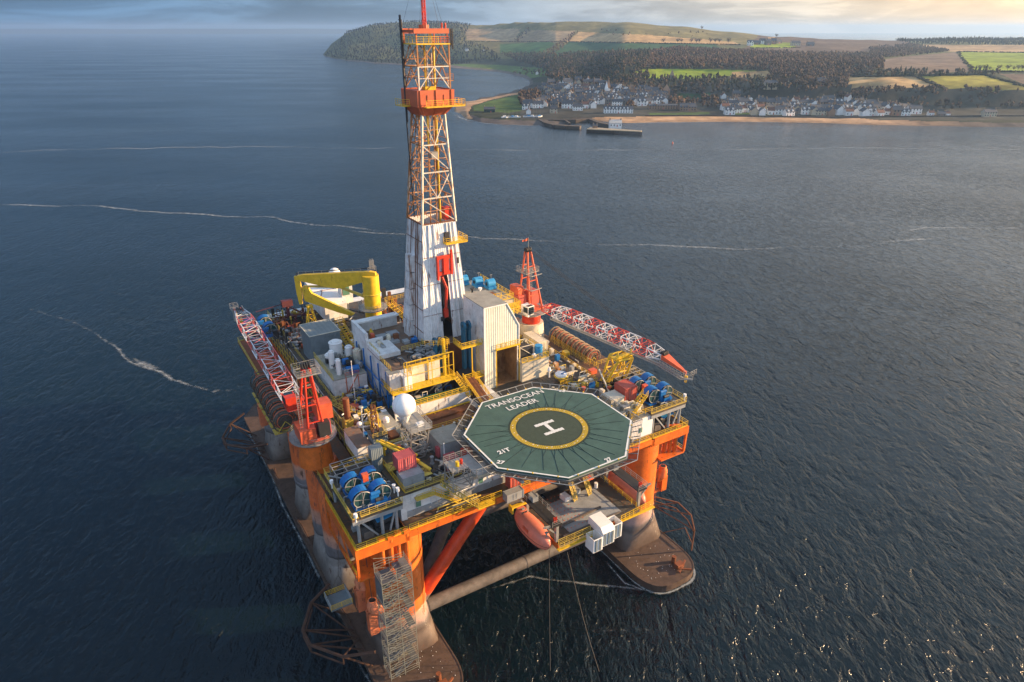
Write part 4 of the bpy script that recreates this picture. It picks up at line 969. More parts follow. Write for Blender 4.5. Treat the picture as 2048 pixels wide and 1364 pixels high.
for s_,sz,off in (('PROTEA',1.0,Vector((0,0,0))),):
    cu=bpy.data.curves.new('l','FONT'); cu.body=s_; cu.size=sz; cu.align_x='CENTER'; cu.align_y='CENTER'; cu.offset=.02
    tmp=bpy.data.objects.new('tmp',cu); C.objects.link(tmp); dg=bpy.context.evaluated_depsgraph_get(); me=bpy.data.meshes.new_from_object(tmp.evaluated_get(dg)); bpy.data.objects.remove(tmp)
    me.materials.clear(); me.materials.append(M['contred'])
    X=-U; Z=Vector((0,0,1)); Mx=Matrix((( X.x,Z.x,nrm.x,0),(X.y,Z.y,nrm.y,0),(X.z,Z.z,nrm.z,0),(0,0,0,1)))
    me.transform(Matrix.Translation(ctr-Vector(po))@Mx); ob=bpy.data.objects.new('lettering',me); C.objects.link(ob); ob.parent=t
b=B(); c0=ctr+X*(-1.6)+Vector((0,0,1.05)); pts=[c0+X*(0.62*math.cos(PI*k/8))+Vector((0,0,.55*math.sin(PI*k/8))) for k in range(9)]; b.add(pts,[tuple(range(9))]); M['navy']=mat('navy_paint',(0.03,0.03,0.12),.5); build('logo',b,'navy',t)

# ================================================================ WINCHES, REELS
def winch(lab,a,b_,z,rot=0,col='blue',first=[None]):
    if first[0] is None:
        t=proto('anchor_winch',lab,'winch','big blue anchor winches')
        for x in (-1.8,1.8):
            for y in (-.95,.95):
                b=B(); b.bar((x,y-.06,1.95),(x,y+.06,1.95),1.68,26); build('drum_flange',b,'drumgreen',t,True)
            b=B(); b.torus((x,-1.05,1.95),(0,1,0),1.68,.1,28,5); b.torus((x,1.05,1.95),(0,1,0),1.68,.08,28,5)
            for q in range(2): a1=PI*q/2+PI/4+.5; b.bar((x-1.68*math.cos(a1),-1.08,1.95-1.68*math.sin(a1)),(x+1.68*math.cos(a1),-1.08,1.95+1.68*math.sin(a1)),.08)
            build('flange_rim',b,'steel',t)
            b=B(); b.bar((x,-.9,1.95),(x,.9,1.95),1.1,20); build('wire_drum',b,'rustsolid',t,True)
            b=B(); pts=[(math.cos(R(62+i*14)),math.sin(R(62+i*14))) for i in range(9)]
            for (p,q) in zip(pts,pts[1:]): 
                r0,r1=1.86,2.05
                b.hexa([(x+p[0]*r0,-.75,1.95+p[1]*r0),(x+q[0]*r0,-.75,1.95+q[1]*r0),(x+q[0]*r0,1.15,1.95+q[1]*r0),(x+p[0]*r0,1.15,1.95+p[1]*r0),(x+p[0]*r1,-.75,1.95+p[1]*r1),(x+q[0]*r1,-.75,1.95+q[1]*r1),(x+q[0]*r1,1.15,1.95+q[1]*r1),(x+p[0]*r1,1.15,1.95+p[1]*r1)])
            build('hood',b,'blue',t)
        b=B(); b.box(-.55,1.0,-1.7,1.3,.25,2.5); b.box(-3.4,3.4,-1.5,1.5,0,.25); b.bar((-.4,-1.2,2.7),(1.3,-1.2,2.7),.42,12); b.box(.2,2.4,-2.2,-1.2,.25,1.3); build('gearbox',b,'blue',t)
        b=B(); b.bar((.2,-1.9,1.6),(1.6,-1.9,1.6),.4,12); build('motor',b,'dark',t)
        for x in (-1.9,1.9): b=B(); b.bar((x,-1.35,0),(x*.95,-1.2,3.9),.07); build('frame_post',b,'steel',t)
        first[0]=t; place(t,a,b_,z,rot); t.scale=(.86,.82,.82); return t
    return dup(first[0],lab,a,b_,z,rot)
M['drumgreen']=mat('drum_dark_green',(0.02,0.07,0.075),.5,dirt=.4)
winch('front blue double-drum winch on the left corner platform, next to the yellow railing',-38.9,-21.6,32.9,0)
winch('rear blue double-drum winch on the left corner platform, beside the grey pipe frame',-38.9,-17.6,32.9,0)
winch('rear blue double-drum winch on the right corner platform, next to the grey machinery frame',21.2,-16.0,32.9,0)
winch('front blue double-drum winch on the right corner platform, nearest the red container',21.2,-20.6,32.9,0)
winch('blue double-drum winch on the far left corner behind the crane boom tip',-38.0,56.5,33.0,0)
winch('blue double-drum winch in front of the other on the far left corner',-38.0,51.5,33.0,0)
def frame(lab,a0,a1,y0,y1,z,m='grey'):
    t=thing('machinery_skid',lab,'machinery',(a0,y0,z),'pipe-framed machinery skids')
    b=B(); 
    for x in np.linspace(a0,a1,4): b.bar((x,y0,z+1.9),(x,y1,z+1.9),.09)
    for y in np.linspace(y0,y1,4): b.bar((a0,y,z+2.0),(a1,y,z+2.0),.08)
    for x in (a0,a1): 
        for y in (y0,y1): b.bar((x,y,z),(x,y,z+2),.09)
    build('pipe_frame',b,'steel',t)
    b=B(); r_=random.Random(int(a0*10))
    for k in range(6): x=r_.uniform(a0+.4,a1-.9); y=r_.uniform(y0+.3,y1-.9); h=r_.uniform(.7,1.6); b.box(x,x+.7,y,y+.8,z,z+h); b.bar((x,y+.3,z+h),(x+1.0,y+.5,z+h),.25,8)
    build('pump_unit',b,'dark',t)
frame('grey pipe-framed machinery skid behind the left corner winches',-42.0,-36.3,-14.6,-11.2,32.9)
frame('grey pipe-framed machinery skid behind the right corner winches',17.5,24.6,-13.2,-9.4,32.9)
for a,b_,lab in ((-38.6,-18.6,'small orange control box between the two left corner winches'),(18.9,-19.2,'small orange control box between the two right corner winches')):
    b=B(); b.box(a-.45,a+.45,b_-.35,b_+.35,34.6,36.2); b.cyl(a,b_,32.9,34.6,.15,8); b.box(a-.5,a+.5,b_-.4,b_+.4,36.2,36.3); solo('control_box',b,'redorange',lab,'box',(a,b_,32.9),'orange winch control boxes')
# lower winches under corner platforms
for a,lab in ((-37.6,'blue-topped machine in the shade below the left winch platform'),(22.0,'blue-topped machine in the shade below the right winch platform')):
    t=thing('windlass',lab,'winch',(a,-22,27.9),'blue windlasses below the winch platforms')
    b=B(); b.box(a-1.6,a+1.6,-23.2,-20.8,27.9,28.9); b.bar((a-1.4,-22,29.2),(a+1.4,-22,29.2),.9,16); build('body',b,'dark',t)
    b=B(); b.hexa([(a-1.3,-23.3,30.0),(a+1.5,-23.3,30.4),(a+1.5,-21.6,30.9),(a-1.3,-21.6,30.5),(a-1.3,-23.3,30.1),(a+1.5,-23.3,30.5),(a+1.5,-21.6,31.0),(a-1.3,-21.6,30.6)]); build('cover',b,'lblue',t)
    b=B(); b.box(a-3.6,a-2.0,-23.6,-22.2,28,29.2); build('pump',b,'brace',t)
# hose reels along the sides
def reel(lab,a,b_,z,r,w,group,prot=[None]):
    t=proto('hose_reel',lab,'reel',group)
    for dy in (-w/2,w/2):
        b=B(); b.torus((0,dy,r),(0,1,0),r,.13,26,6); b.torus((0,dy,r),(0,1,0),r*.45,.08,18,5)
        for k in range(6): a1=PI*k/3; b.bar((r*.3*math.cos(a1),dy,r+r*.3*math.sin(a1)),(r*math.cos(a1),dy,r+r*math.sin(a1)),.09)
        build('flange',b,'cable' if a<0 else 'reeltan',t)
    b=B(); b.bar((0,-w/2+.1,r),(0,w/2-.1,r),r*.78,20); build('wound_hose',b,'cable',t,True)
    b=B(); b.torus((0,0,r),(0,1,0),r*.86,.1,22,5); b.torus((0,w/2-.14,r),(0,1,0),r*.7,.09,22,5); b.torus((0,-w/2+.04,r),(0,1,0),r*.66,.1,22,5); build('orange_hose',b,'mon',t)
    b=B(); b.box(-r,r,-w/2-.1,w/2+.1,-.1,.1); b.bar((-r*.8,-w/2-.05,0),(0,-w/2-.05,r),.1); b.bar((r*.8,-w/2-.05,0),(0,-w/2-.05,r),.1); build('cradle',b,'oldyellow',t)
    place(t,a,b_,z); return t
nL=7; first=None
for k in range(nL):
    y=14.5+k*2.9; L_='dark hose reel under the left crane boom, '+['nearest the crane','second from the crane','third from the crane','middle one of the row','third from the far end','second from the far end','at the far end of the row'][k]
    if first is None: first=reel(L_,-43.3,y,28.4,2.3,2.0,'hose reels along the left side')
    else: dup(first,L_,-43.3,y,28.4)
first=None
for k in range(8):
    y=0.8+k*1.95; L_='tan hose reel along the right deck, '+['nearest the yellow rest','second from the yellow rest','third from the yellow rest','fourth from the yellow rest','fifth from the yellow rest','third from the red crane','second from the red crane','nearest the red crane'][k]
    if first is None: first=reel(L_,21.4,y,31.9,1.75,1.3,'hose reels along the right side')
    else: dup(first,L_,21.4,y,31.9)
b=B(); b.box(19.6,23.4,-.5,16.5,31.5,31.8); build('reel_platform',b,'deckr',rig)
rails('railing',[(19.5,-3.8,33.0),(19.5,14,33.0)],m='yellow',sp=1.4); rails('railing',[(24.4,-8,33),(24.4,-2.5,33),(20,-2.5,33)],m='yellow'); rails('railing',[(18.6,-2,33),(18.6,13,33)],m='oldyellow')
# ================================================================ DECK HOUSES AND MODULES
def house(nm,lab,cat,a0,a1,y0,y1,z0,z1,m='white',roof='roofgrey',grp=None,par=None):
    t=thing(nm,lab,cat,((a0+a1)/2,(y0+y1)/2,z0),grp)
    b=B(); b.box(a0,a1,y0,y1,z0,z1); build('wall',b,m,t)
    b=B(); b.box(a0-.08,a1+.08,y0-.08,y1+.08,z1,z1+.12); build('roof',b,roof,t); return t
def win(t,x0,x1,y,z0,z1,m='glass'):
    b=B(); b.box(x0,x1,y-.07,y-.01,z0,z1); return build('window',b,m,t)
# main drill floor house
t=house('drill_floor_house','white block under the derrick with a brown stained roof','building',-25.0,-3.8,9.0,23.5,33.0,41.2,'white','roofbrown')
b=B(); b.box(-25.2,-24.6,15.2,23.5,41.3,44.4); b.box(-25.2,-15.2,23.0,23.6,41.3,44.2); b.box(-24.6,-15.2,21.8,23.0,43.9,44.25); b.box(-25.2,-21.6,14.9,15.4,41.3,43.0); build('parapet',b,'white',t)
b=B(); b.box(-25.0,-14.9,3.0,9.0,37.6,41.0); b.box(-25.05,-20.5,8.7,15,41.3,42.2); fr_=build('front_wing',b,'white',t)
b=B(); b.box(-24.8,-15,3.1,9.3,41.0,41.15); b.box(-24.6,-15.5,9.4,21.8,41.4,41.6); build('roof',b,'roofbrown',fr_)
b=B()
for x,y,w,d,h in ((-22,17,2.2,1.6,.5),(-19.4,17.4,2.4,2,.35),(-20.4,13.4,1.8,1.8,.5),(-23.2,11.5,.8,5,.9),(-18.2,12,1.2,1.4,.6)): b.box(x,x+w,y,y+d,41.62,41.62+h)
build('roof_hatch',b,'grey',t)
b=B(); b.torus((-14.8,10.0,41.9),(0,0,1),.8,.28,18,8); build('coiled_hose',b,'black',t)
b=B()
for k in range(4): b.bar((-19,8.0-k*.5,41.6),(-11.5,9.8-k*.4,42.3),.12,6)
b.bar((-18,5.5,41.4),(-13.5,6.0,42.0),.25,6); build('pipework',b,'grey',t)
b=B(); b.rail([(-17.0,9.2,41.6),(-15,9.2,41.6),(-15,10.8,41.6)],h=1.1); b.rail([(-22.6,12.4,41.6),(-22.6,16,41.6)],h=1.0); build('railing',b,'yellow',t)
b=B(); b.box(-4.4,-3.7,9.5,14,33,41); b.box(-14.0,-6.0,8.7,9.0,33,41.1); build('front_plate',b,'rustsolid',t)
b=B()
for x in (-13.2,-12.2,-11.0): b.box(x,x+.5,8.6,8.7,33.5,41); 
build('guide_channel',b,'dark',t)
# legs/blue framing left side of it
b=B()
for y in (4,8,12,16,20): b.bar((-25.6,y,33),(-25.6,y,41),.18); b.bar((-25.6,y,33),(-25.6,y+4,37),.1)
b.bar((-25.6,4,37.2),(-25.6,20,37.2),.15); build('side_frame',b,'blue',t)
# front working platform with yellow railings and pale panels
t=thing('working_platform','yellow railed working platform with pale panels in front of the derrick','platform',(-19,3,37.5))
b=B(); b.box(-25.8,-12.6,.6,5.2,37.3,37.5); fl=build('floor',b,'yellow',t)
b=B(); b.rail([(-25.8,5,37.5),(-25.8,.6,37.5),(-12.6,.6,37.5),(-12.6,5,37.5)],toe=True,sp=1.2,r=.055); build('railing',b,'yellow',fl)
b=B(); 
for x in (-22.6,-17.5,-12.9): b.bar((x,.7,37.5),(x,.7,43.4),.09)
b.bar((-22.6,.7,43.4),(-12.9,.7,43.4),.08); b.bar((-22.6,.7,40.6),(-12.9,.7,40.6),.06); b.rail([(-22.4,2.6,41.4),(-12.9,2.6,41.4)],toe=True,sp=1.2); b.rail([(-22.6,.7,41.6),(-17,.7,41.6)],sp=1.2)
for x in (-22.4,-17.5,-13.0): b.bar((x,2.6,37.5),(x,2.6,42.5),.08)
build('upper_frame',b,'yellow',t)
b=B(); b.box(-20.9,-18.2,2.7,3.0,37.6,41.3); b.box(-17.6,-14.9,2.7,3.0,37.6,41.3); build('panel',b,'cream',t)  # grey panels in cream paint, the sunlight on them put into the colour
b=B()
for x in (-24,-20,-16.5,-13.5): b.bar((x,5.2,33.4),(x,1.0,37.3),.16)
b.bar((-25.6,1,33),(-25.6,1,37.3),.2); b.bar((-24.8,3,33),(-24.8,3,37.3),.2); build('bracket',b,'cream',t)
b=B(); b.stairs((-12.4,1.2,37.5),(-10.9,-2.2,34.3),1.0); build('stair_flight',b,'yellow',t)
t=house('ventilation_box','two joined white ventilation boxes left of the pale panels','ventilation',-25.6,-23.4,2.2,4.6,37.5,41.0,'white','roofgrey')
b=B(); b.box(-23.3,-21.6,1.0,3.6,37.5,40.4); build('louvre_box',b,'whiteclean',t); b=B(); b.box(-23.36,-23.3,1.2,3.4,38,40); b.box(-25.66,-25.6,2.4,4.4,38.2,40.4); build('louvre',b,'grey',t); b=B(); b.rail([(-23.3,1.0,40.4),(-21.6,1.0,40.4),(-21.6,3.5,40.4)],h=.9,sp=.8); build('railing',b,'yellow',t)
# tensioners
def tens(lab,a,y,zb,zt_,n):
    t=thing('riser_tensioner',lab,'tensioner',(a,y,zb),'blue tensioner racks beside the V-door')
    for k in range(n):
        b=B(); x=a+k*1.15-.57*(n-1); b.cyl(x,y,zb,zt_,.34,10); b.cyl(x,y+.7,zb,zt_,.34,10)
        build('cylinder',b,'dblue',t,True)
        b=B(); b.bar((x-.2,y+.3,zt_+.6),(x+.2,y+.3,zt_+.6),.95,18); build('sheave',b,'dblue',t,True)
        b=B(); b.bar((x-.24,y+.3,zt_+.6),(x+.24,y+.3,zt_+.6),.3,10); build('sheave_hub',b,'dark',t)
    return t
M['dblue']=mat('deep_teal_blue',(0.015,0.115,0.20),.4,dirt=.35,rust=.06)
tens('blue tensioner cylinders left of the V-door behind the yellow platform',-14.2,4.4,37.5,43.6,2)
t2=tens('tall blue tensioner cylinders right of the V-door beside the chamfered house',-8.3,3.6,34,46.0,2)
t=thing('railed_platform','small yellow railed platform around the right blue tensioners','platform',(-8.4,1.8,43.4))
b=B(); b.box(-10.9,-6.3,1.0,1.9,43.1,43.3); b.box(-10.9,-10.2,1.9,4.5,43.1,43.3); build('floor',b,'yellow',t)
b=B(); b.rail([(-10.9,4.5,43.3),(-10.9,1.0,43.3),(-6.3,1.0,43.3)],toe=True,sp=.9,r=.06); build('railing',b,'yellow',t); b=B(); b.rail([(-10.4,.8,36.4),(-6.3,.8,36.4)],sp=.9,r=.06); build('railing',b,'yellow',t)
b=B(); b.bar((-8.6,1.1,34),(-8.6,1.1,43.1),.13); b.ladder(-7.2,1.3,34,43.1,.25); b.box(-10.6,-6.2,.6,2.4,36.2,36.4); build('post',b,'yellow',t)
b=B(); b.hexa([(-11.4,1.4,33),(-8.4,1.4,33),(-8.4,4,33),(-11.4,4,33),(-11.6,1.2,36.8),(-8.4,1.2,37.6),(-8.4,4,37.6),(-11.6,4,36.8)]); build('guard_plate',b,'dark',t)
t=thing('elevated_post','yellow ladder post with small top cage left of the V-door','post',(-13.8,3.0,37.5))
b=B(); b.cyl(-13.8,3.0,37.5,45.4,.33,10); b.ladder(-13.2,3,37.5,45,.25); build('post',b,'yellow',t)
b=B(); b.rail([(-14.4,2.2,44.2),(-12.9,2.2,44.2),(-12.9,3.8,44.2),(-14.4,3.8,44.2)],close=True,h=1.2,sp=.5); b.rail([(-17,4.6,44.0),(-14.4,2.2,44.2)],sp=.8); build('cage',b,'yellow',t)
# walkway with the long white wall, green floor
t=thing('pipe_deck_wall','long white wall with a green walkway and yellow railing along its top','wall',(-19,-1.5,33))
b=B(); b.box(-26.4,-10.6,-1.6,-1.1,31.2,35.2); b.box(-24.2,-11,-2.6,-1.6,31.2,32.0); build('wall',b,'white',t)
b=B(); b.box(-26.4,-10.6,-1.1,.9,35.0,35.25); build('walkway',b,'greendeck',t)
b=B(); b.rail([(-26.4,-1.5,35.25),(-10.6,-1.5,35.25)],toe=True,sp=1.3,r=.06); build('railing',b,'yellow',t)
b=B(); b.bar((-25.2,-2.9,33.6),(-11.5,-2.9,33.6),.14); b.bar((-25.2,-2.9,32.8),(-11.5,-2.9,32.8),.12)
for x in (-23,-19,-16.0,-12.6): b.bar((x,-2.9,31),(x,-2.9,33.7),.14)
build('pipe_rail',b,'yellow',t)
b=B(); b.box(-24,-11.0,-7.4,-2.0,33.0,33.06); b.box(-22,-12,-5.0,-3.4,33.06,33.5); build('pipe_trough',b,'rustsolid',t)
# ramp
t=thing('catwalk_ramp','brown sloping pipe ramp with yellow railings leading to the V-door','ramp',(-10,-2,33))
b=B(); b.hexa([(-10.6,-8.5,33.1),(-8.4,-8.5,33.1),(-8.4,1.2,36.3),(-10.6,1.2,36.3),(-10.6,-8.5,33.6),(-8.4,-8.5,33.6),(-8.4,1.2,36.7),(-10.6,1.2,36.7)]); build('slide',b,'rustsolid',t)
b=B()
for x in (-10.7,-8.3): b.rail([(x,-8.5,33.6),(x,1.2,36.7)],sp=1.3,r=.06,mid=3)
build('railing',b,'yellow',t)
b=B(); b.box(-8.2,-6.2,-8,0.4,33.06,34.6); b.box(-11.2,-10.8,-8.5,-.9,31.2,33.8); build('side_wall',b,'white',t)
# chamfered ribbed house
t=thing('chamfered_house','tall ribbed white house with a slanted right corner beside the derrick','building',(-2,5,33))
hp=[(-6.1,33),(-3.4,33),(-3.4,41.5),(1.9,41.5),(1.9,45.8),(-.9,50.9),(-6.1,50.9)]
b=B(); b.extr(hp[::-1],1,.5,.75); build('front_wall',b,'greenclad',t)
b=B(); b.box(-6.1,-5.9,.75,9.0,33,50.9); b.box(1.7,1.9,.75,9,33,45.8); b.box(-5.9,1.7,8.8,9,33,45.8); b.box(-3.5,-3.3,.75,6,33,41.5); b.box(-3.4,1.8,.75,9,41.5,41.7); build('side_wall',b,'white',t)
b=B(); b.box(-6.15,-.85,.4,9.0,50.9,51.05); b.hexa([(-.9,.5,50.75),(1.9,.5,45.65),(1.9,9,45.65),(-.9,9,50.75),(-.85,.5,50.95),(1.98,.5,45.85),(1.98,9,45.85),(-.85,9,50.95)]); build('roof',b,'roofgrey',t)
b=B(); b.path([(-6.1,.42,33),(-6.1,.42,50.9),(-.9,.42,50.9),(1.9,.42,45.8),(1.9,.42,41.5)],.13); build('corner_trim',b,'whiteclean',t)
b=B(); b.box(-3.3,1.7,5.5,6.0,33,41.5); b.box(1.55,1.72,.8,5.5,33,41.4); b.box(-3.3,1.7,.8,5.5,33.01,33.1); al=build('alcove',b,'rustwall',t) if 'rustwall' in M else None
if al is None:
    M['rustwall']=mat('rust_stained_wall',(0.26,0.15,0.07),.7,rust=.5,rustcol=(.12,.05,.02),dirt=.5,streak=.3); build('alcove',b,'rustwall',t)
b=B(); b.rail([(-3.6,.1,41.6),(2.0,.1,41.6)],sp=1.2,r=.055,toe=True); b.box(-3.6,2.0,.0,.5,41.45,41.6); b.bar((-3.5,.3,33),(-3.5,.3,41.5),.1); b.bar((1.95,.3,33),(1.95,.3,41.5),.1); build('gallery',b,'yellow',t)
# roof platform behind with winches
t=house('rear_module','tall cream rear block with an olive roof deck and yellow railings','building',-3.4,6.2,9.2,24,33,47.6,'cream','roofgrey')
b=B(); b.rail([(-3.4,9.3,47.8),(6.1,9.3,47.8),(6.1,23.8,47.8)],toe=True,r=.06); b.rail([(-3.4,10.8,47.8),(4,10.8,47.8)],r=.05); build('railing',b,'yellow',t)
b=B(); b.box(2.6,6.2,6.6,9.1,46.6,46.8); b.rail([(2.6,6.6,46.8),(6.2,6.6,46.8),(6.2,9.1,46.8)],sp=.8,r=.07,mid=3); b.rail([(2.6,6.6,45.2),(6.2,6.6,45.2),(6.2,9,45.2)],sp=.8,r=.07); b.bar((6.0,8,46.6),(5.2,8.8,43.5),.12); build('corner_gallery',b,'yellow',t)
for k,(x,y) in enumerate(((1.0,22.5),(3.2,19.8),(4.9,17.2))):
    q=thing('utility_winch',['blue utility winch farthest left on the olive roof deck','middle blue utility winch on the olive roof deck','blue utility winch nearest the corner of the olive roof deck'][k],'winch',(x,y,47.8),'blue winches on the rear roof')
    b=B(); b.bar((x-.9,y,48.9),(x+.9,y,48.9),1.0,18); b.box(x-1.0,x+1.0,y-1.1,y+1.1,47.8,48.3); build('drum',b,'lblue',q,True)
    b=B(); b.bar((x-1.0,y,48.9),(x+1.0,y,48.9),.4,12); build('hub',b,'dark',q); b=B(); b.cyl(x+.8,y+1,47.8,50.4,.05,6); b.bar((x+.5,y+1,50.4),(x+1.1,y+1,50.4),.07); build('mast_lamp',b,'steel',q)
# low cream building right with generator
t=house('low_module','low cream block with a railed roof right of the chamfered house','building',2.1,8.8,-.6,7,33,37.3,'cream','roofgrey')
b=B(); b.rail([(2.1,-.5,37.4),(8.7,-.5,37.4),(8.7,6.9,37.4)],toe=True,r=.055,sp=1.3); build('railing',b,'yellow',t)
t=thing('generator_skid','dark generator in a cream frame on the low cream block roof','generator',(4,2.6,37.4))
b=B(); b.box(2.8,6.0,1.4,4.4,37.45,39.4); build('engine',b,'dark',t)
b=B(); b.lattice([(2.7,1.3,37.45),(6.1,1.3,37.45),(6.1,4.5,37.45),(2.7,4.5,37.45)],[(2.7,1.3,40.1),(6.1,1.3,40.1),(6.1,4.5,40.1),(2.7,4.5,40.1)],1,.1,.08); build('frame',b,'cream',t)
b=B(); b.cyl(7.3,1.2,37.5,39.6,.85,16); b.torus((7.3,1.2,38.2),(0,0,1),.86,.05,18,4); b.torus((7.3,1.2,39.0),(0,0,1),.86,.05,18,4); solo('blue_barrel_tank',b,'lblue','bright blue upright tank on the low cream block roof','tank',(7.3,1.2,37.4),smooth=True)
b=B(); b.sphere((5.6,.3,38.0),.5,14,8,-.9); solo('white_buoy',b,'whiteclean','small white ball on the low cream block roof beside the blue tank','ball',(5.6,.3,37.4),smooth=True)
# grey corrugated store
t=house('storage_shed','dark blue-grey corrugated shed with a flat roof on the left rear deck','shed',-32.6,-26.0,29.8,37.2,33,40.2,'bluegrey','bluegreyroof') if False else None
M['shedroof']=mat('shed_ribbed_roof',(0.20,0.23,0.235),.5,corr=.9,corrv=(1,0,0),dirt=.25)
t=thing('storage_shed','dark blue-grey corrugated shed with a flat ribbed roof on the left rear deck','shed',(-29.3,33.5,33))
b=B(); b.box(-32.6,-26.0,29.8,37.2,33,39.8); build('wall',b,'bluegrey',t)
b=B(); b.box(-32.7,-25.9,29.7,37.3,39.8,39.95); build('roof',b,'shedroof',t)
b=B(); b.path([(-32.7,29.7,39.95),(-25.9,29.7,39.95),(-25.9,37.3,39.95),(-32.7,37.3,39.95)],.1,4,True); build('roof_trim',b,'cream',t)
# white tank block
t=house('tank_module','white low block carrying white tanks and blue pumps, left of the derrick','building',-33.0,-26.2,13.6,26.5,33,36.6,'white','roofgrey')
b=B(); b.rail([(-33.0,26.4,36.7),(-33.0,13.7,36.7)],sp=1.2,toe=True); b.rail([(-29,20.6,36.7),(-26.3,20.6,36.7)],sp=1); build('railing',b,'oldyellow',t)
b=B(); b.path([(-30.5,13.5,36.9),(-30.5,13.5,33),(-28,13.5,36.9),(-28,13.5,33)],.1); b.rail([(-30.6,13.5,36.9),(-27.8,13.5,36.9)],h=.9); build('rust_frame',b,'mon',t)
for k,(x,y,r_,h,m,lab) in enumerate([(-28.6,25.0,1.35,2.8,'whiteclean','largest white tank, next to the blue-grey shed'),(-31.0,22.6,.75,1.4,'whiteclean','short white tank at the outer edge of the tank block'),(-31.3,19.4,.6,3.4,'whiteclean','tall white tank behind the outer railing of the tank block'),(-31.1,15.8,.5,3.0,'whiteclean','slim white tank nearest the front of the tank block'),(-26.9,21.6,.75,2.6,'whiteclean','white tank between the big tank and the grey silos'),(-26.0,19.2,.8,2.6,'cream','cream silo beside the drill floor house'),(-24.9,20.4,.45,2.9,'steel','slim grey silo beside the cream silo')]):
    q=thing('storage_tank',lab,'tank',(x,y,36.7 if x<-26.2 else 33),'upright tanks left of the derrick'); z0=36.7 if x<-26.2 else 33; h=h if x<-26.2 else h+3.7
    b=B(); b.cyl(x,y,z0,z0+h,r_,20); build('shell',b,m,q,True)
    b=B(); b.cyl(x,y,z0+h,z0+h+.15,r_*1.08,20); b.cyl(x,y,z0+h+.15,z0+h+.45,r_*.7,16); build('lid',b,m,q,True)
q=thing('pump_skid','blue and black pump skid in front of the white tanks','pump',(-28.5,16,36.7))
b=B(); b.bar((-29.8,15.4,37.4),(-27.2,15.2,37.4),.75,14); b.bar((-29.6,17.8,38.2),(-28.4,17.8,38.2),.7,12); b.box(-30,-27.4,14.6,17.4,36.72,37.1); build('blue_casing',b,'blue',q,True)
b=B(); b.bar((-29.2,16.8,38.2),(-27.6,16.6,38.2),.75,14); b.box(-28.8,-27.6,17.6,18.8,36.75,38.6); build('engine',b,'black',q)
b=B(); b.bar((-27.1,16.8,37.6),(-26.4,15.8,37.6),.6,12); b.bar((-26.6,18.2,37.4),(-26.5,17,37.4),.5,12); build('grey_casing',b,'grey',q,True)
# tall white inclined house at the stern
t=thing('stern_house','big white house with a sloping roof at the left rear behind the yellow crane','building',(-20.5,57,34))
b=B(); b.extr([(50,34),(67,34),(67,39.8),(51,38.4),(50,37.9)],0,-23.2,-17.6); build('wall',b,'white',t)
b=B(); b.hexa([(-23.4,50.8,38.35),(-17.4,50.8,38.35),(-17.4,67,39.75),(-23.4,67,39.75),(-23.4,50.8,38.6),(-17.4,50.8,38.6),(-17.4,67,40.0),(-23.4,67,40.0)]); build('roof',b,'whiteclean',t)
b=B()
for x in (-23,-20.4,-17.8): b.bar((x,50.2,33),(x,50.2,34),.16)
b.bar((-23.4,49.9,33.6),(-17.4,49.9,33.6),.15); build('support',b,'grey',t)
b=B(); b.bar((-22.4,55,39.05),(-21,58.5,39.35),.1); build('roof_seam',b,'rustsolid',t)
b=B(); b.bar((-23.4,58,39.3),(-17.4,58,39.3),.05); build('roof_seam',b,'rustsolid',t)
t=thing('satellite_dome','white dome on a post behind the yellow crane beam','radome',(-17.5,58,33)); b=B(); b.cyl(-17.5,58,33,42.2,.5,10); build('post',b,'white',t); b=B(); b.sphere((-17.5,58,43.2),1.5,20,12,-.8); build('dome',b,'whiteclean',t,True)
t=house('control_cabin','white control cabin with a green window behind the yellow crane column','cabin',-18.0,-15.2,52,55,37,42.4,'white','whiteclean'); win(t,-17.7,-16.0,52,39.2,41.8,'greenpane'); b=B(); b.cyl(-16.6,53.5,33,37,.6,10); build('post',b,'grey',t)
# rear left clutter
t=thing('flare_boom_support','dark maroon mast with stays at the far left deck edge','mast',(-30.5,57,33))
b=B(); b.cyl(-30.5,57,33,37.6,.45,8); b.box(-31.8,-29.2,56.3,57.7,37.4,38.9); b.bar((-30.5,57,37.4),(-24,54,33.4),.15); b.bar((-30.5,57,37.4),(-26,59,33.2),.15); b.bar((-30.5,57,38.2),(-38,57.5,37.2),.12); b.bar((-30.3,57,34.5),(-24,56,34.5),.3,6); build('mast',b,'maroon',t) if 'maroon' in M else None
M['maroon']=mat('maroon_paint',(0.11,0.03,0.035),.6,dirt=.4); 
if not t.children: build('mast',b,'maroon',t)
rr=random.Random(11)
def clutter(lab,a0,a1,y0,y1,z,n,mats,hmax=1.8,name='equipment_skid',cat='equipment',grp=None):
    t=thing(name,lab,cat,((a0+a1)/2,(y0+y1)/2,z),grp)
    for k,m in enumerate(mats):
        b=B()
        for i in range(int(n*1.7)):
            x=rr.uniform(a0,a1); y=rr.uniform(y0,y1); s=rr.uniform(.15,.6); h=rr.uniform(.4,hmax); c=rr.random()
            if c<.35: b.box(x-s,x+s*.9,y-s*.7,y+s,z,z+h)
            elif c<.55: b.cyl(x,y,z,z+h,s*.6,10)
            elif c<.8: b.bar((x,y,z+.4+h*.4),(x+rr.uniform(-2,2),y+rr.uniform(-2,2),z+.4+h*.5),.14,6)
            else: b.path([(x,y,z),(x,y,z+h),(x+rr.uniform(.5,1.5),y,z+h),(x+1,y+rr.uniform(-1,1),z+.2)],.09,5)
        o=build(['pipework','valve_group','casing','fitting'][k%4],b,m,t); o['kind']='stuff'
    return t
clutter('jumble of dark pipes and valves on the deck left of the grey shed',-33.2,-33.0+0.2,38,50,33,8,['dark','grey','rustsolid'],1.6,'pipe_manifold','pipes')
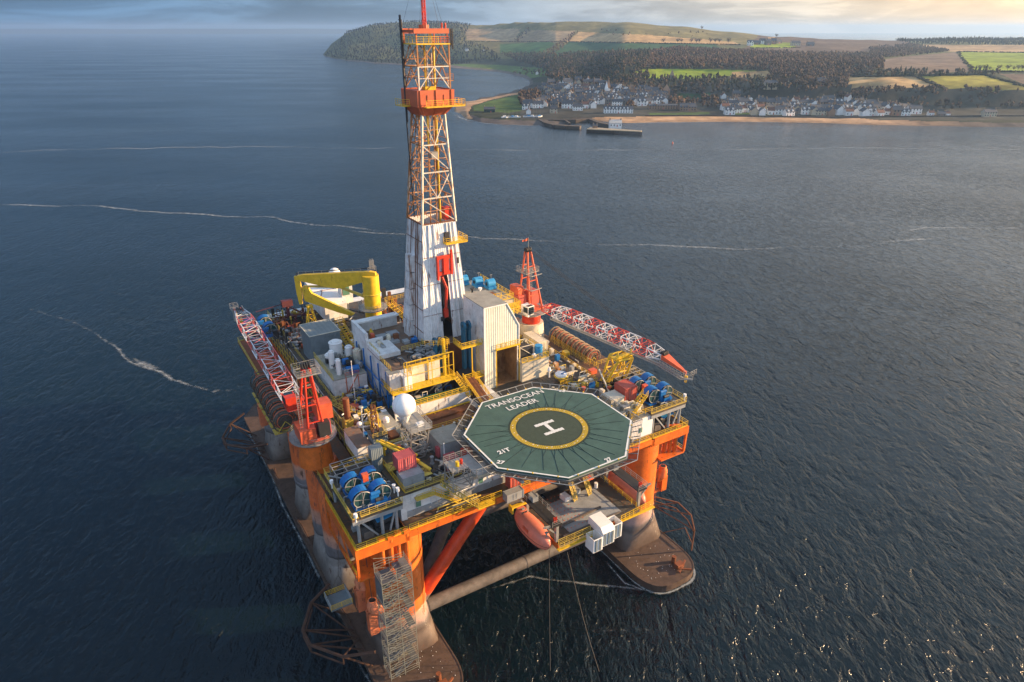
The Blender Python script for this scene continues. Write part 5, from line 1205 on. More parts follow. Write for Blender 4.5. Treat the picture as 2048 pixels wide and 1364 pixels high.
clutter('rusty pipework and valves behind the yellow crane column',-18,-6,30,37,33,22,['rustlight','rustsolid','oldyellow','grey'],4.2,'pipe_manifold','pipes')
clutter('rusty brown drilling equipment stacked at the rear left of the derrick',-14,-5,36,56,33,20,['rustsolid','rustlight','dark'],6.0,'drilling_stack','equipment')
clutter('grey and dark machinery between the far winches and the shed',-36,-27,41,50,33,16,['dark','grey','steel'],2.4,'machinery_cluster','machinery')
clutter('dark steel gear under the left rear maroon mast',-36,-28,52,60,33,12,['dark','maroon','rustsolid'],2.0,'machinery_cluster','machinery')
clutter('yellow and rusty pipes on the rear right deck beside the rear block',8,15,24,44,33,22,['oldyellow','rustlight','grey'],3.4,'pipe_manifold','pipes')
clutter('small pipes and valves along the yellow stairs left of the long white wall',-33,-27.5,-3.5,6,33,16,['steel','oldyellow','dark','whiteclean'],1.5,'pipe_manifold','pipes')
clutter('blue and grey machinery below the ventilation boxes',-30,-26.6,5,12,33,11,['blue','dark','cable'],2.6,'machinery_cluster','machinery')
clutter('dark hydraulic gear at the foot of the yellow crane rest',15.4,18,-14,-10,33,7,['dark','black','oldyellow'],1.6,'machinery_cluster','machinery')
clutter('small valves and hoses on the brown deck near the right hose reels',10,17.5,-6.5,6,33,5,['cream','grey'],.9,'valve_cluster','valves')
clutter('rusty clutter under the yellow railings beside the right crane',8.5,14.5,13,22,33,13,['rustlight','oldyellow','dark'],2.2,'pipe_manifold','pipes')
clutter('grey machinery below the left corner winch platform',-42,-36.5,-23,-14,27.9,9,['dark','grey'],1.6,'machinery_cluster','machinery')
clutter('grey machinery below the right corner winch platform',17.5,24,-23.5,-14,27.9,8,['dark','grey'],1.8,'machinery_cluster','machinery')
t=thing('railed_stair','tall yellow railed stairway in front of the derrick left wall','stairs',(-22,33,33))
b=B(); b.stairs((-23.6,36.5,38.0),(-21.8,29.5,33),1.3); b.stairs((-24.4,35.5,37.2),(-23.2,30.5,33.4),1.0); b.rail([(-24.4,38.2,37.8),(-22.6,38.2,37.8),(-22.6,36.5,37.8)],h=1.6,sp=.7); build('stair_flight',b,'yellow',t)
t=thing('railed_stair','long yellow stairway right of the yellow crane column','stairs',(-9,33,36))
b=B(); b.stairs((-11.6,36.5,41),(-8.2,26.5,36.8),1.4); b.rail([(-12,38,41),(-6,38,41),(-4,32,41)],sp=1); b.rail([(-8,30,43),(-4,30,43)],sp=1); build('stair_flight',b,'yellow',t)
t=thing('railed_stair','yellow stairway between the tank block and the left crane','stairs',(-34.5,8,33))
b=B(); b.stairs((-34.6,12.5,33.2),(-33.4,2.0,33.0+.05+2.2),1.2); b.rail([(-35.8,14,33),(-35.2,3,33)],sp=1.2,mid=3); b.rail([(-35.2,3,33),(-32.6,-1.4,33)],sp=1.2,mid=2); build('stair_flight',b,'oldyellow',t)
# yellow frames with white canisters on left deck
for k,(x,y,h,lab) in enumerate([(-31.4,-4.6,3.6,'yellow open frame holding a tall white canister on the left deck'),(-30.6,-1.2,3.2,'yellow open frame next to the round white canister behind the first frame')]):
    t=thing('canister_frame',lab,'frame',(x,y,33),'yellow frames with white canisters')
    b=B(); b.lattice([(x-.7,y-.7,33),(x+.7,y-.7,33),(x+.7,y+.7,33),(x-.7,y+.7,33)],[(x-.7,y-.7,33+h),(x+.7,y-.7,33+h),(x+.7,y+.7,33+h),(x-.7,y+.7,33+h)],1,.1,.09); build('frame',b,'yellow',t)
    b=B(); b.cyl(x,y,33.1,33+h*.72,.42,14); b.sphere((x,y,33+h*.72),.42,14,6,0); build('canister',b,'whiteclean',t,True)
for k,(x,y,r_,h,lab) in enumerate([(-33.3,-1.2,.45,1.6,'white canister standing beside the left yellow column'),(-28.9,-3.2,.55,2.2,'round white canister right of the yellow canister frames')]):
    b=B(); b.cyl(x,y,33,33+h,r_,16); b.sphere((x,y,33+h),r_*1.1,16,8,-.3); solo('white_canister',b,'whiteclean',lab,'canister',(x,y,33),'loose white canisters on the left deck',True)
t=thing('exhaust_stack','rusty brown upright stack on a yellow box beside the left crane','stack',(-34.6,1,33)); b=B(); b.cyl(-34.6,1.2,35,39.2,.6,12); build('stack',b,'rustsolid',t,True); b=B(); b.box(-35.4,-33.8,.3,2.1,33,35); build('box',b,'oldyellow',t)
# small cabins
t=house('deck_cabin','small blue-grey cabin with two dark windows behind the folded yellow crane','cabin',-34.0,-31.4,-10.4,-7.6,33,36.6,'bluegrey','deck'); win(t,-33.6,-33.0,-10.4,34.6,35.6); win(t,-32.6,-32.0,-10.4,34.6,35.6)
b=B(); b.rail([(-34,-10.4,36.7),(-31.4,-10.4,36.7),(-31.4,-7.6,36.7)],h=.9,sp=.9); build('railing',b,'oldyellow',t)
b=B(); b.lattice([(-33.4,-9,36.7),(-32.4,-9,36.7),(-32.4,-8,36.7),(-33.4,-8,36.7)],[(-33.2,-8.8,42),(-32.6,-8.8,42),(-32.6,-8.2,42),(-33.2,-8.2,42)],5,.08,.05); build('rusty_mast',b,'rustsolid',t)
t=house('deck_cabin','small white cabin with a brown roof beside the left corner winch platform','cabin',-36.8,-34.4,-10.2,-3.2,33,35.6,'white','roofbrown')
t=house('deck_cabin','grey flat cabin with a stained roof in the shadow left of the helideck','cabin',-24.6,-19.6,-17.2,-12.2,33,36.0,'grey','roofgrey')
b=B(); b.box(-25.1,-24.6,-16.8,-15.8,33.4,35.2); build('locker',b,'pink',t)
t=house('deck_cabin','flat white cabin under the working platform left end','cabin',-31.2,-27.4,-5.2,.2,33,34.6,'white','roofgrey') 
t=house('deck_cabin','cream box cabin right of the helideck edge','cabin',10.2,13.4,-19.6,-16.6,33,35.4,'cream','cream')
t=house('stair_house','white stair house with a slanted front right of the helideck','building',11.0,17.4,-23.8,-20.8,28.0,32.4,'whiteclean','roofgrey'); win(t,14.0,14.8,-23.8,29.2,30.3,'greenpane')
b=B(); b.stairs((16.6,-22.0,36.2),(12.2,-22.6,32.6),1.2); b.rail([(12,-23.6,33.0),(17.2,-23.6,33.0)]); build('stair_flight',b,'yellow',t)
clutter('pale pipes and platforms between the helideck and the red container',10,15.2,-22.5,-19.8,33,10,['cream','steel','cream'],1.8,'pipe_manifold','pipes')
def container(lab,a0,a1,y0,y1,z0,z1,m,grp='shipping containers on deck',name='shipping_container',lid=True):
    t=thing(name,lab,'container',((a0+a1)/2,(y0+y1)/2,z0),grp)
    b=B(); b.box(a0,a1,y0,y1,z0+.15,z1); build('body',b,m,t)
    b=B(); 
    for x in (a0,a1):
        for y in (y0,y1): b.box(x-.07,x+.07,y-.07,y+.07,z0,z1+.05)
    b.path([(a0,y0,z1),(a1,y0,z1),(a1,y1,z1),(a0,y1,z1)],.07,4,True); b.path([(a0,y0,z0+.1),(a1,y0,z0+.1),(a1,y1,z0+.1),(a0,y1,z0+.1)],.07,4,True); build('frame',b,m,t)
    b=B(); xm=(a0+a1)/2
    for x in (xm-.3,xm+.3): b.bar((x,y0-.08,z0+.3),(x,y0-.08,z1-.2),.03)
    build('door_bar',b,'steel',t); return t
container('red ribbed container beside the right corner winches',13.8,16.6,-19.4,-16.2,33.0,36.8,'contred')
container('long white container at the foot of the right red crane',12.6,15.0,9.0,15.4,33,35.8,'cream')
container('pale pink container on the left front deck beside the folded yellow crane',-33.2,-30.2,-19.4,-17.2,35.0,37.4,'pink')
container('grey container with a rusty top under the pink one',-33.4,-29.8,-21.4,-19.0,33.0,35.0,'grey')
container('bright pink cargo box near the access platforms left of the helideck',-25.2,-23.4,-21.2,-19.4,33,35.6,'pink')
container('dark red box standing on the walkway under the helideck',-15.6,-13.6,-25.0,-23.4,28.2,30.6,'contred')
container('grey-white box lashed outside the walkway railing under the helideck',-17.4,-14.2,-26.9,-25.6,27.4,29.0,'grey')
container('red locker in the shadow at the left helideck edge',-21.8,-20.4,-20.4,-19.0,33,35.4,'red')
for k,(x,y,lab) in enumerate([(-34.0+1.2,-15.8,'yellow square pad left of the pink container'),(-29.2,-20.0,'yellow square pad right of the pink container')]):
    t=thing('yellow_pad',lab,'pad',(x,y,33.6),'yellow pads of the folded crane')
    b=B(); b.hexa([(x-1.1,y-1.1,33.9),(x+1.1,y-1.1,33.9),(x+1.1,y+1.1,33.9),(x-1.1,y+1.1,33.9),(x-.9,y-.9,34.2),(x+.9,y-.9,34.2),(x+.9,y+.9,34.2),(x-.9,y+.9,34.2)]); build('pad',b,'oldyellow',t)
    b=B(); b.bar((x-.8,y-.8,34.22),(x+.8,y+.8,34.22),.05); b.bar((x+.8,y-.8,34.22),(x-.8,y+.8,34.22),.05); b.cyl(x,y,33,33.9,.2,8); build('strap',b,'rustsolid',t)
# folded yellow crane on grey pedestal
t=thing('deck_crane','small folded yellow deck crane on a blue-grey round-topped pedestal','crane',(-35.2,-14.2,33))
b=B(); b.cyl(-34.8,-13.8,28,35.4,.9,16); b.box(-35.9,-33.9,-14.6,-13.0,35.4,37.4); build('pedestal',b,'bluegrey',t,True)
b=B(); b.bar((-34.0,-12.0,37.2),(-29.4,-19.0,35.6),.24,6); b.bar((-33.2,-11.6,36.8),(-28.9,-17.0,35.4),.24,6); b.bar((-29.8,-18.0,35.5),(-28.2,-20.6,34.4),.3,6); build('boom',b,'yellow',t)
# lattice radome tower
t=thing('radome_tower','big white radome ball on a grey lattice tower in the middle deck','radome',(-28,-14,33))
b=B(); b.box(-29.9,-26.1,-17.4,-11.4,40.0,40.15); pf=build('platform',b,'steel',t)
b=B(); b.rail([(-29.9,-13.4,40.1),(-29.9,-17.4,40.1),(-26.1,-17.4,40.1),(-26.1,-11.4,40.1)],sp=1.1,r=.05); build('railing',b,'steel',pf)
b=B(); b.lattice([(-29.2,-14.6,33),(-26.4,-14.6,33),(-26.4,-11.8,33),(-29.2,-11.8,33)],[(-29.6,-16.8,40),(-26.4,-16.8,40),(-26.4,-11.8,40),(-29.6,-11.8,40)],3,.14,.08,True); build('lattice_tower',b,'steel',t)
b=B()
for k in range(4): b.bar((-31,-14+k*.9,33.6),(-25,-14.6+k*.9,33.9),.16)
b.bar((-30.5,-14.8,33.8),(-30.2,-11,33.8),.14); b.bar((-25.8,-14.8,33.8),(-25.9,-11,33.8),.14); build('spare_truss',b,'steel',t)
b=B(); b.cyl(-29.2,-13.4,40.15,41.6,.5,12,1.1); b.box(-28.2,-27,-16.2,-15.4,40.15,40.7); build('mount',b,'white',t)
b=B(); b.sphere((-29.2,-13.4,43.3),1.95,36,22,-.93); dm=build('dome',b,'whiteclean',t,True)
b=B(); c=Vector((-29.2,-13.4,43.3))
for q in ((0,0,1),(1,.5,0),(-.4,1,0)): b.torus(c,q,1.952,.012,40,4)
build('dome_seam',b,'grey',dm)
# masts and poles
for k,(x,y,z0,z1,lab) in enumerate([(-30.6,8.6,33,42.5,'tall thin white whip mast in front of the white tank block'),(-34.6,-7.4,33,41.5,'slender white pole behind the left corner winches'),(-25.0,-19.2,33,37.6,'short white pole beside the bright pink box'),(-11.0,-12,33,36,'short grey vent post on the open deck under the helideck edge')]):
    b=B(); b.cyl(x,y,z0,z1,.09,6,.05); b.cyl(x,y,z0,z0+.3,.2,8); b.sphere((x,y,z1),.1,8,5,-.9); solo('pole_mast',b,'whiteclean',lab,'mast',(x,y,z0),'thin masts on deck')
b=B(); b.cyl(-26.4,-17.2,33,34.2,.25,10); b.cyl(-26.4,-17.2,34.2,34.4,.35,10); b.cyl(-26.4,-17.2,33,33.1,.4,10); solo('deck_vent',b,'grey','little grey vent standing alone on the open deck near the pink box','vent',(-26.4,-17.2,33))
for k,(x,y,z) in enumerate([(-35.2,-21.9,33.4),(-35.0,-23.0,33.4),(-42.6,-25.0,32.9),(-43.0,-15.0,32.9),(25.4,-23.8,32.9)]):
    b=B(); b.cyl(x,y,z,z+1.1,.12,8); b.cyl(x,y,z+1.0,z+1.6,.3,12); solo('beacon_lamp',b,'whiteclean',['white beacon between the grey container and the walkway railing','white beacon at the top of the white wall corner','white beacon at the front corner of the left winch platform','white beacon at the rear corner of the left winch platform','white beacon at the front corner of the right winch platform'][k],'lamp',(x,y,z),'white beacons on platform corners',True)
t=thing('small_boat_like_buoy','white and yellow rescue buoy with blue squares behind the helideck','buoy',(9.4,-4.2,33)) 
t.name='rescue_buoy'; ORG[t.name]=(9.4,-4.2,33)
b=B(); b.loft([circ(9.4,-4.2,.7,33.6,16),circ(9.4,-4.2,1.3,34.2,16),circ(9.4,-4.2,1.25,34.7,16),circ(9.4,-4.2,.5,35.1,16)]); build('body',b,'whiteclean',t,True)
b=B(); b.torus((9.4,-4.2,34.2),(0,0,1),1.35,.18,20,6); b.cyl(9.4,-4.2,33,33.7,.5,10); b.rail([(8.0,-6,33),(11,-6,33),(12.5,-4,33)],sp=.8,mid=3); build('yellow_ring',b,'yellow',t)
b=B(); b.box(9.0,9.5,-5.0,-4.7,35.0,35.15); b.box(9.7,10.2,-4.8,-4.5,35.0,35.15); build('blue_panel',b,'blue',t)
b=B(); b.cyl(8.2,-1.6,33,34.6,.18,8); b.cyl(8.2,-1.6,34.6,35.4,.45,14,.2); solo('satellite_mushroom',b,'whiteclean','white mushroom-shaped vent beside the low cream block','vent',(8.2,-1.6,33),smooth=True)
b=B(); b.hexa([(4,-10,33.02),(9.5,-13.5,33.02),(10.2,-12.6,33.02),(6.5,-8.6,33.02),(4,-10,33.5),(9.5,-13.5,33.5),(10.2,-12.6,33.5),(6.5,-8.6,33.5)]); solo('white_tarpaulin',b,'white','pale grey slab cover on the deck just behind the helideck','cover',(7,-11,33))
for k,(x,y) in enumerate([(12.2,-3.4),(13.6,-6.2)]):
    b=B(); b.box(x-1.0,x+1.0,y-.25,y+.25,33,33.9); b.bar((x+1.0,y,33.9),(x+2.2,y+.3,33.5),.12); solo('pipe_cradle',b,'cream',['pale pipe cradle on the brown deck nearer the hose reels','pale pipe cradle on the brown deck nearer the helideck'][k],'cradle',(x,y,33),'pale pipe cradles')
b=B(); b.bar((13.8,-15.4,33.2),(15.2,-9.4,36.4),.18,6); solo('pale_beam',b,'cream','long pale beam leaning beside the red container','beam',(14,-15,33))
b=B(); 
for k in range(9): b.bar((5+k*.9,-6.5,33.04),(6.6+k*.9,12,33.04),.05)
build('deck_pipe_run',b,'brace',rig)

# ================================================================ SMALL DECK EQUIPMENT
def piperack(lab,a0,a1,y0,y1,z,n,mats,along='y',sup=True):
    t=thing('pipe_rack',lab,'pipes',((a0+a1)/2,(y0+y1)/2,z),'pipe runs on deck')
    for q,m in enumerate(mats):
        b=B()
        for i in range(n):
            if along=='y': x=rr.uniform(a0,a1); s=rr.uniform(y0,(y0+y1)/2); e=rr.uniform((y0+y1)/2,y1); h=z+rr.choice((.15,.35,.6)); b.path([(x,s,z),(x,s,h),(x,e,h),(x+rr.uniform(-.8,.8),e,h),(x+rr.uniform(-.8,.8),e+.3,z+.05)],rr.choice((.06,.09,.13)),5)
            else: y=rr.uniform(y0,y1); s=rr.uniform(a0,(a0+a1)/2); e=rr.uniform((a0+a1)/2,a1); h=z+rr.choice((.15,.35,.6)); b.path([(s,y,z),(s,y,h),(e,y,h),(e,y+rr.uniform(-.8,.8),h)],rr.choice((.06,.09,.13)),5)
        o=build('pipe_run',b,m,t); o['kind']='stuff'
    return t
for a in [('steel and rusty pipes along the left deck beside the white cabins',-33.4,-31.8,-6,9,33.02,4,['grey','rustsolid','oldyellow']),
 ('pipes running beside the tank block towards the shed',-33.8,-33.0,14,32,33.02,4,['dark','grey']),
 ('pipes between the tank block and the drill floor house',-26.1,-25.2,6,24,33.02,4,['grey','oldyellow','rustsolid']),
 ('cross pipes in front of the blue pump block',-31.5,-26.0,9.5,12.8,33.02,5,['cream','dark','blue'],'x'),
 ('pipes on the open deck left of the radome tower',-31,-26.4,-9.5,-6.5,33.02,5,['grey','cream','oldyellow'],'x'),
 ('thin pipes on the brown right deck beside the reels',10,18,-6,12,33.02,4,['brace','cream']),
 ('pipes behind the low cream block',3,9,8,9,33.02,4,['grey','oldyellow'],'x'),
 ('pipes along the rear right deck edge',14.2,15.4,24,58,33.02,5,['rustlight','grey']),
 ('pipes on the rear deck left of the derrick',-24,-18,25,38,33.02,5,['rustsolid','dark','grey']),
 ('pipes on the brown roof in front of the derrick',-23,-16,4,8.5,41.2,4,['grey','dark']),
 ('pipes on the front walkway under the working platform',-25,-14,1.6,4.6,33.02,4,['dark','cream'],'x'),
 ('pipes lying by the front deck house wall',-29,-20,-24.4,-23.2,28.0,2,['grey','oldyellow'],'x')]: piperack(*a)
KIND={'drum':('drum',lambda b,s:b.cyl(0,0,0,1.0,.34,12)),'cabinet':('cabinet',lambda b,s:b.box(-.5,.5,-.35,.35,0,1.5)),'crate':('crate',lambda b,s:b.box(-.8,.8,-.6,.6,0,.9)),'skip':('skip',lambda b,s:b.hexa([(-.9,-.6,0),(.9,-.6,0),(.9,.6,0),(-.9,.6,0),(-1.2,-.8,1.1),(1.2,-.8,1.1),(1.2,.8,1.1),(-1.2,.8,1.1)])),'pump':('pump',lambda b,s:(b.box(-.7,.7,-.4,.4,0,.25),b.bar((-.6,0,.6),(.6,0,.6),.38,12),b.cyl(.2,0,.6,1.3,.2,8))),'vent':('vent',lambda b,s:(b.cyl(0,0,0,1.3,.2,10),b.cyl(0,0,1.3,1.6,.42,12))),'bottle_rack':('rack',lambda b,s:[b.cyl(-.6+.3*k,0,.1,1.6,.13,8) for k in range(5)]+[b.path([(-.8,-.2,.9),(.8,-.2,.9),(.8,.2,.9),(-.8,.2,.9)],.05,4,True)])}
cols_=[('white','whiteclean'),('yellow','yellow'),('grey','grey'),('blue','blue'),('red','redorange'),('rusty','rustsolid'),('cream','cream'),('dark','dark')]
cnt={}
def scatter(zone,a0,a1,y0,y1,z,n,kinds,seed,avoid=()):
    q=random.Random(seed); placed=[]
    for i in range(n*6):
        if len(placed)>=n: break
        x=q.uniform(a0,a1); y=q.uniform(y0,y1)
        if any(abs(x-u)<1.5 and abs(y-v)<1.5 for u,v in placed): continue
        placed.append((x,y))
    placed.sort()
    for i,(x,y) in enumerate(placed):
        k=q.choice(kinds); cn_,m=q.choice(cols_); b=B(); KIND[k][1](b,0); 
        o=build(k,b,m,None); o.location=w3(x,y,z); o.rotation_euler=(0,0,RA+q.choice((0,PI/2))+q.uniform(-.1,.1))
        o['label']=f"{cn_} {KIND[k][0]} on the {zone}, {ordn_[i]} item from the left"; o['category']=KIND[k][0]; o['group']='small loose deck equipment'
ordn_=['first','second','third','fourth','fifth','sixth','seventh','eighth','ninth','tenth','eleventh','twelfth']
ks=list(KIND)
scatter('left deck by the canister frames',-33.6,-27.6,-6.6,2.5,33.02,10,ks,1)
scatter('left middle deck before the tank block',-32.8,-26.8,3.5,12.5,33.02,10,ks,2)
scatter('rear left deck beside the shed',-25,-17,25,37,33.02,10,ks,3)
scatter('far left deck behind the shed',-33,-27,39,52,33.02,9,ks,4)
scatter('brown right deck',9.6,18,-7,12,33.02,9,['drum','cabinet','crate','vent','pump'],5)
scatter('deck right of the helideck',10,15.5,-15.5,-9,33.02,6,ks,6)
scatter('rear right deck',8,15,26,58,33.02,11,ks,7)
scatter('brown drill floor roof',-24,-16,10,20.5,41.65,6,['cabinet','vent','crate','pump'],8)
scatter('open front deck by the pink container',-33.4,-26,-12,-10.6,33.02,4,['drum','vent','cabinet'],9)
scatter('deck in the helideck shadow',-19,-11.5,-20,-9.5,33.02,6,['drum','cabinet','crate','bottle_rack'],10)
scatter('lifeboat platform',-11.5,3,-27.5,-25.4,22.95,4,['drum','cabinet','crate'],11)
scatter('rear roof deck',-2.6,5,11.5,16.5,47.75,4,['vent','cabinet','crate'],12)
scatter('rear centre deck behind the derrick',-13,5,27,58,33.02,12,ks,13)
# yellow railings threading between the modules
for pts,h in (([(-33.5,2.6,33),(-29.6,2.6,33),(-29.6,6.6,33),(-26.4,6.6,33)],1.1),([(-31.6,9.4,33),(-26.4,9.4,33),(-26.4,12.8,33)],1.1),([(-27.2,-5.4,33),(-27.2,.2,33)],1.1),([(-33.4,-6.8,33),(-31.6,-6.8,33),(-31.6,-3,33)],1.1),([(9.2,-6.8,33),(12,-8.8,33),(15.4,-8.8,33)],1.1),([(3,7.4,33),(9.2,7.4,33),(9.2,1,33)],1.1),([(-25.2,24.2,33),(-16,24.2,33),(-16,38,33)],1.1),([(-24.6,9.2,41.7),(-24.6,14.6,41.7)],1.0),([(-15.4,9.2,41.7),(-20,9.2,41.7)],1.0),([(8,24.5,33),(15.2,24.5,33)],1.1),([(-3.2,9.4,47.75),(-3.2,14,47.75)],1.0),([(-24.8,3.2,41.2),(-24.8,8.6,41.2)],1.0)):
    b=B(); b.rail(pts,h=h,sp=1.1,r=.05); build('railing',b,'yellow' if len(pts)%2 else 'oldyellow',rig)

for a in [('dense pipes valves and small tanks behind the radome tower',-33,-24.5,-5.5,-2.6,33,9,['steel','oldyellow','dark','cream'],1.6,'pipe_manifold','pipes'),
 ('dense dark pipework between the left crane and the tank block',-34.2,-33.2,-2,12,33,7,['oldyellow','dark','rustsolid'],1.5,'pipe_manifold','pipes'),
 ('pumps pipes and cables around the foot of the white whip mast',-32.5,-26.5,7,12.5,33,10,['dark','blue','steel','oldyellow'],1.8,'pipe_manifold','pipes'),
 ('yellow and grey pipework on the edge behind the blue-grey shed',-33.5,-25,54,63,33,10,['oldyellow','dark','rustsolid'],2.6,'pipe_manifold','pipes'),
 ('dark pipework on the deck between shed and yellow crane column',-24,-16,38,49,33,12,['dark','rustsolid','grey'],1.8,'pipe_manifold','pipes'),
 ('grey pipework on top of the tank block between the tanks',-32,-26.6,14.5,25.5,36.7,9,['steel','dark','grey'],1.3,'pipe_manifold','pipes'),
 ('cables and winch gear in front of the derrick on the brown roof',-20,-12.5,3.6,8.6,41.2,9,['dark','steel','grey'],1.2,'winch_gear','machinery'),
 ('pipes and valves under the yellow working platform',-25.5,-13,1.8,5,33,9,['dark','cream','blue'],3.0,'pipe_manifold','pipes'),
 ('yellow and cream fittings behind the helideck by the rescue buoy',3,14,-9,-7,33,8,['oldyellow','cream','dark'],1.4,'pipe_manifold','pipes'),
 ('pipework along the right deck between the low block and the reels',9.5,12,-2,9,33,8,['rustlight','oldyellow','grey'],1.5,'pipe_manifold','pipes'),
 ('small fittings and pipes beside the pink and grey containers',-29.2,-24,-22,-18.5,33,6,['grey','dark','cream'],.8,'pipe_manifold','pipes'),
 ('pipes and lockers under the shadowed left edge of the helideck',-21.5,-12,-22,-9,33,9,['grey','dark','cream'],1.3,'pipe_manifold','pipes'),
 ('rusty pipework on the rear right deck behind the right crane',7.5,15.5,40,60,33,12,['rustlight','rustsolid','grey','oldyellow'],3.0,'pipe_manifold','pipes'),
 ('gear around the drums on the left corner winch platform',-42.8,-35.2,-24,-11,32.95,7,['dark','steel','grey'],.8,'winch_gear','machinery'),
 ('gear around the drums on the right corner winch platform',16.8,25.2,-24,-10,32.95,7,['dark','steel','grey'],.8,'winch_gear','machinery')]: clutter(*a[:8],a[8],a[9],a[10])
# ================================================================ SEA AND SHORE
CT,ST_=math.cos(TH),math.sin(TH)
def slope(y):
    v=(y-682)/1365.0; return (-ST_-v*CT)/(CT-v*ST_)      # dz per unit of forward distance
def Yof(y,z=0.0): return (z-HC)/slope(y)
def atp(x,y,z=0.0):
    Yw=Yof(y,z); v=(y-682)/1365.0; return Vector((Yw*((x-1024)/1365.0)/(CT-v*ST_),Yw,z))
def proj(X,Y,Z):
    w=Y*CT-(Z-HC)*ST_; u=X/w; q=(Y*ST_+(Z-HC)*CT)/w
    return 1024+1365*u, 682-1365*q
# water
def water_mat():
    m=bpy.data.materials.new('sea_water'); m.use_nodes=True; t=m.node_tree; t.nodes.clear()
    o=N(t,'ShaderNodeOutputMaterial'); b=N(t,'ShaderNodeBsdfPrincipled'); t.links.new(b.outputs[0],o.inputs[0])
    b.inputs['Base Color'].default_value=(0.002,0.008,0.012,1); b.inputs['Roughness'].default_value=0.16; b.inputs['IOR'].default_value=1.33
    g=N(t,'ShaderNodeNewGeometry'); 
    last=None
    # long wave crests run away from the viewer (wind from starboard)
    for sc_,d,dist,sx,sy,rz,sharp in ((0.06,3,0.9,1.0,.6,-12,0),(0.3,4,0.68,1.2,.55,-7,1),(0.85,4,0.27,1.25,.55,-12,1),(1.5,3,0.09,1.2,.7,14,0)):
        mp=N(t,'ShaderNodeMapping'); mp.inputs['Rotation'].default_value=(0,0,R(-rz)); mp.inputs['Scale'].default_value=(sx,sy,1); t.links.new(g.outputs['Position'],mp.inputs['Vector'])
        n=N(t,'ShaderNodeTexNoise'); n.inputs['Scale'].default_value=sc_; n.inputs['Detail'].default_value=d; n.inputs['Roughness'].default_value=0.55; n.inputs['Distortion'].default_value=0.35
        t.links.new(mp.outputs[0],n.inputs['Vector']); h=n.outputs['Fac']
        if sharp:
            s1=N(t,'ShaderNodeMath',operation='SUBTRACT'); s1.inputs[1].default_value=.5; t.links.new(h,s1.inputs[0])
            s2=N(t,'ShaderNodeMath',operation='ABSOLUTE'); t.links.new(s1.outputs[0],s2.inputs[0])
            s3=N(t,'ShaderNodeMath',operation='MULTIPLY'); s3.inputs[1].default_value=-1.6; t.links.new(s2.outputs[0],s3.inputs[0]); 
            s4=N(t,'ShaderNodeMath',operation='ADD'); t.links.new(s3.outputs[0],s4.inputs[0]); t.links.new(h,s4.inputs[1]); h=s4.outputs[0]
        bp=N(t,'ShaderNodeBump'); bp.inputs['Strength'].default_value=1.0; bp.inputs['Distance'].default_value=dist*WAVE
        if sharp:
            gn=N(t,'ShaderNodeTexNoise'); gn.inputs['Scale'].default_value=0.011 if sharp==1 else .03; gn.inputs['Detail'].default_value=3; t.links.new(g.outputs['Position'],gn.inputs['Vector'])
            gr=ramp(t,[(0.34,0.62),(0.66,1.25)]); t.links.new(gn.outputs['Fac'],gr.inputs[0]); gm=N(t,'ShaderNodeMath',operation='MULTIPLY'); t.links.new(h,gm.inputs[0]); t.links.new(gr.outputs[0],gm.inputs[1]); h=gm.outputs[0]
        t.links.new(h,bp.inputs['Height'])
        if last: t.links.new(last.outputs[0],bp.inputs['Normal'])
        last=bp
    t.links.new(last.outputs[0],b.inputs['Normal'])
    # wind lanes change the roughness of the surface
    n=N(t,'ShaderNodeTexNoise'); n.inputs['Scale'].default_value=0.006; n.inputs['Detail'].default_value=4
    mp2=N(t,'ShaderNodeMapping'); mp2.inputs['Scale'].default_value=(0.5,1.6,1); t.links.new(g.outputs['Position'],mp2.inputs['Vector']); t.links.new(mp2.outputs[0],n.inputs['Vector'])
    r_=ramp(t,[(0.35,0.11),(0.65,0.21)]); t.links.new(n.outputs['Fac'],r_.inputs[0]); t.links.new(r_.outputs[0],b.inputs['Roughness'])
    return m
WAVE=0.9
M['sea']=water_mat()
me=bpy.data.meshes.new('sea'); S_=17500
me.from_pydata([(-S_,-400,0),(S_,-400,0),(S_,S_,0),(-S_,S_,0)],[],[(0,1,2,3)]); me.materials.append(M['sea'])
sea=bpy.data.objects.new('sea',me); C.objects.link(sea); sea['kind']='structure'
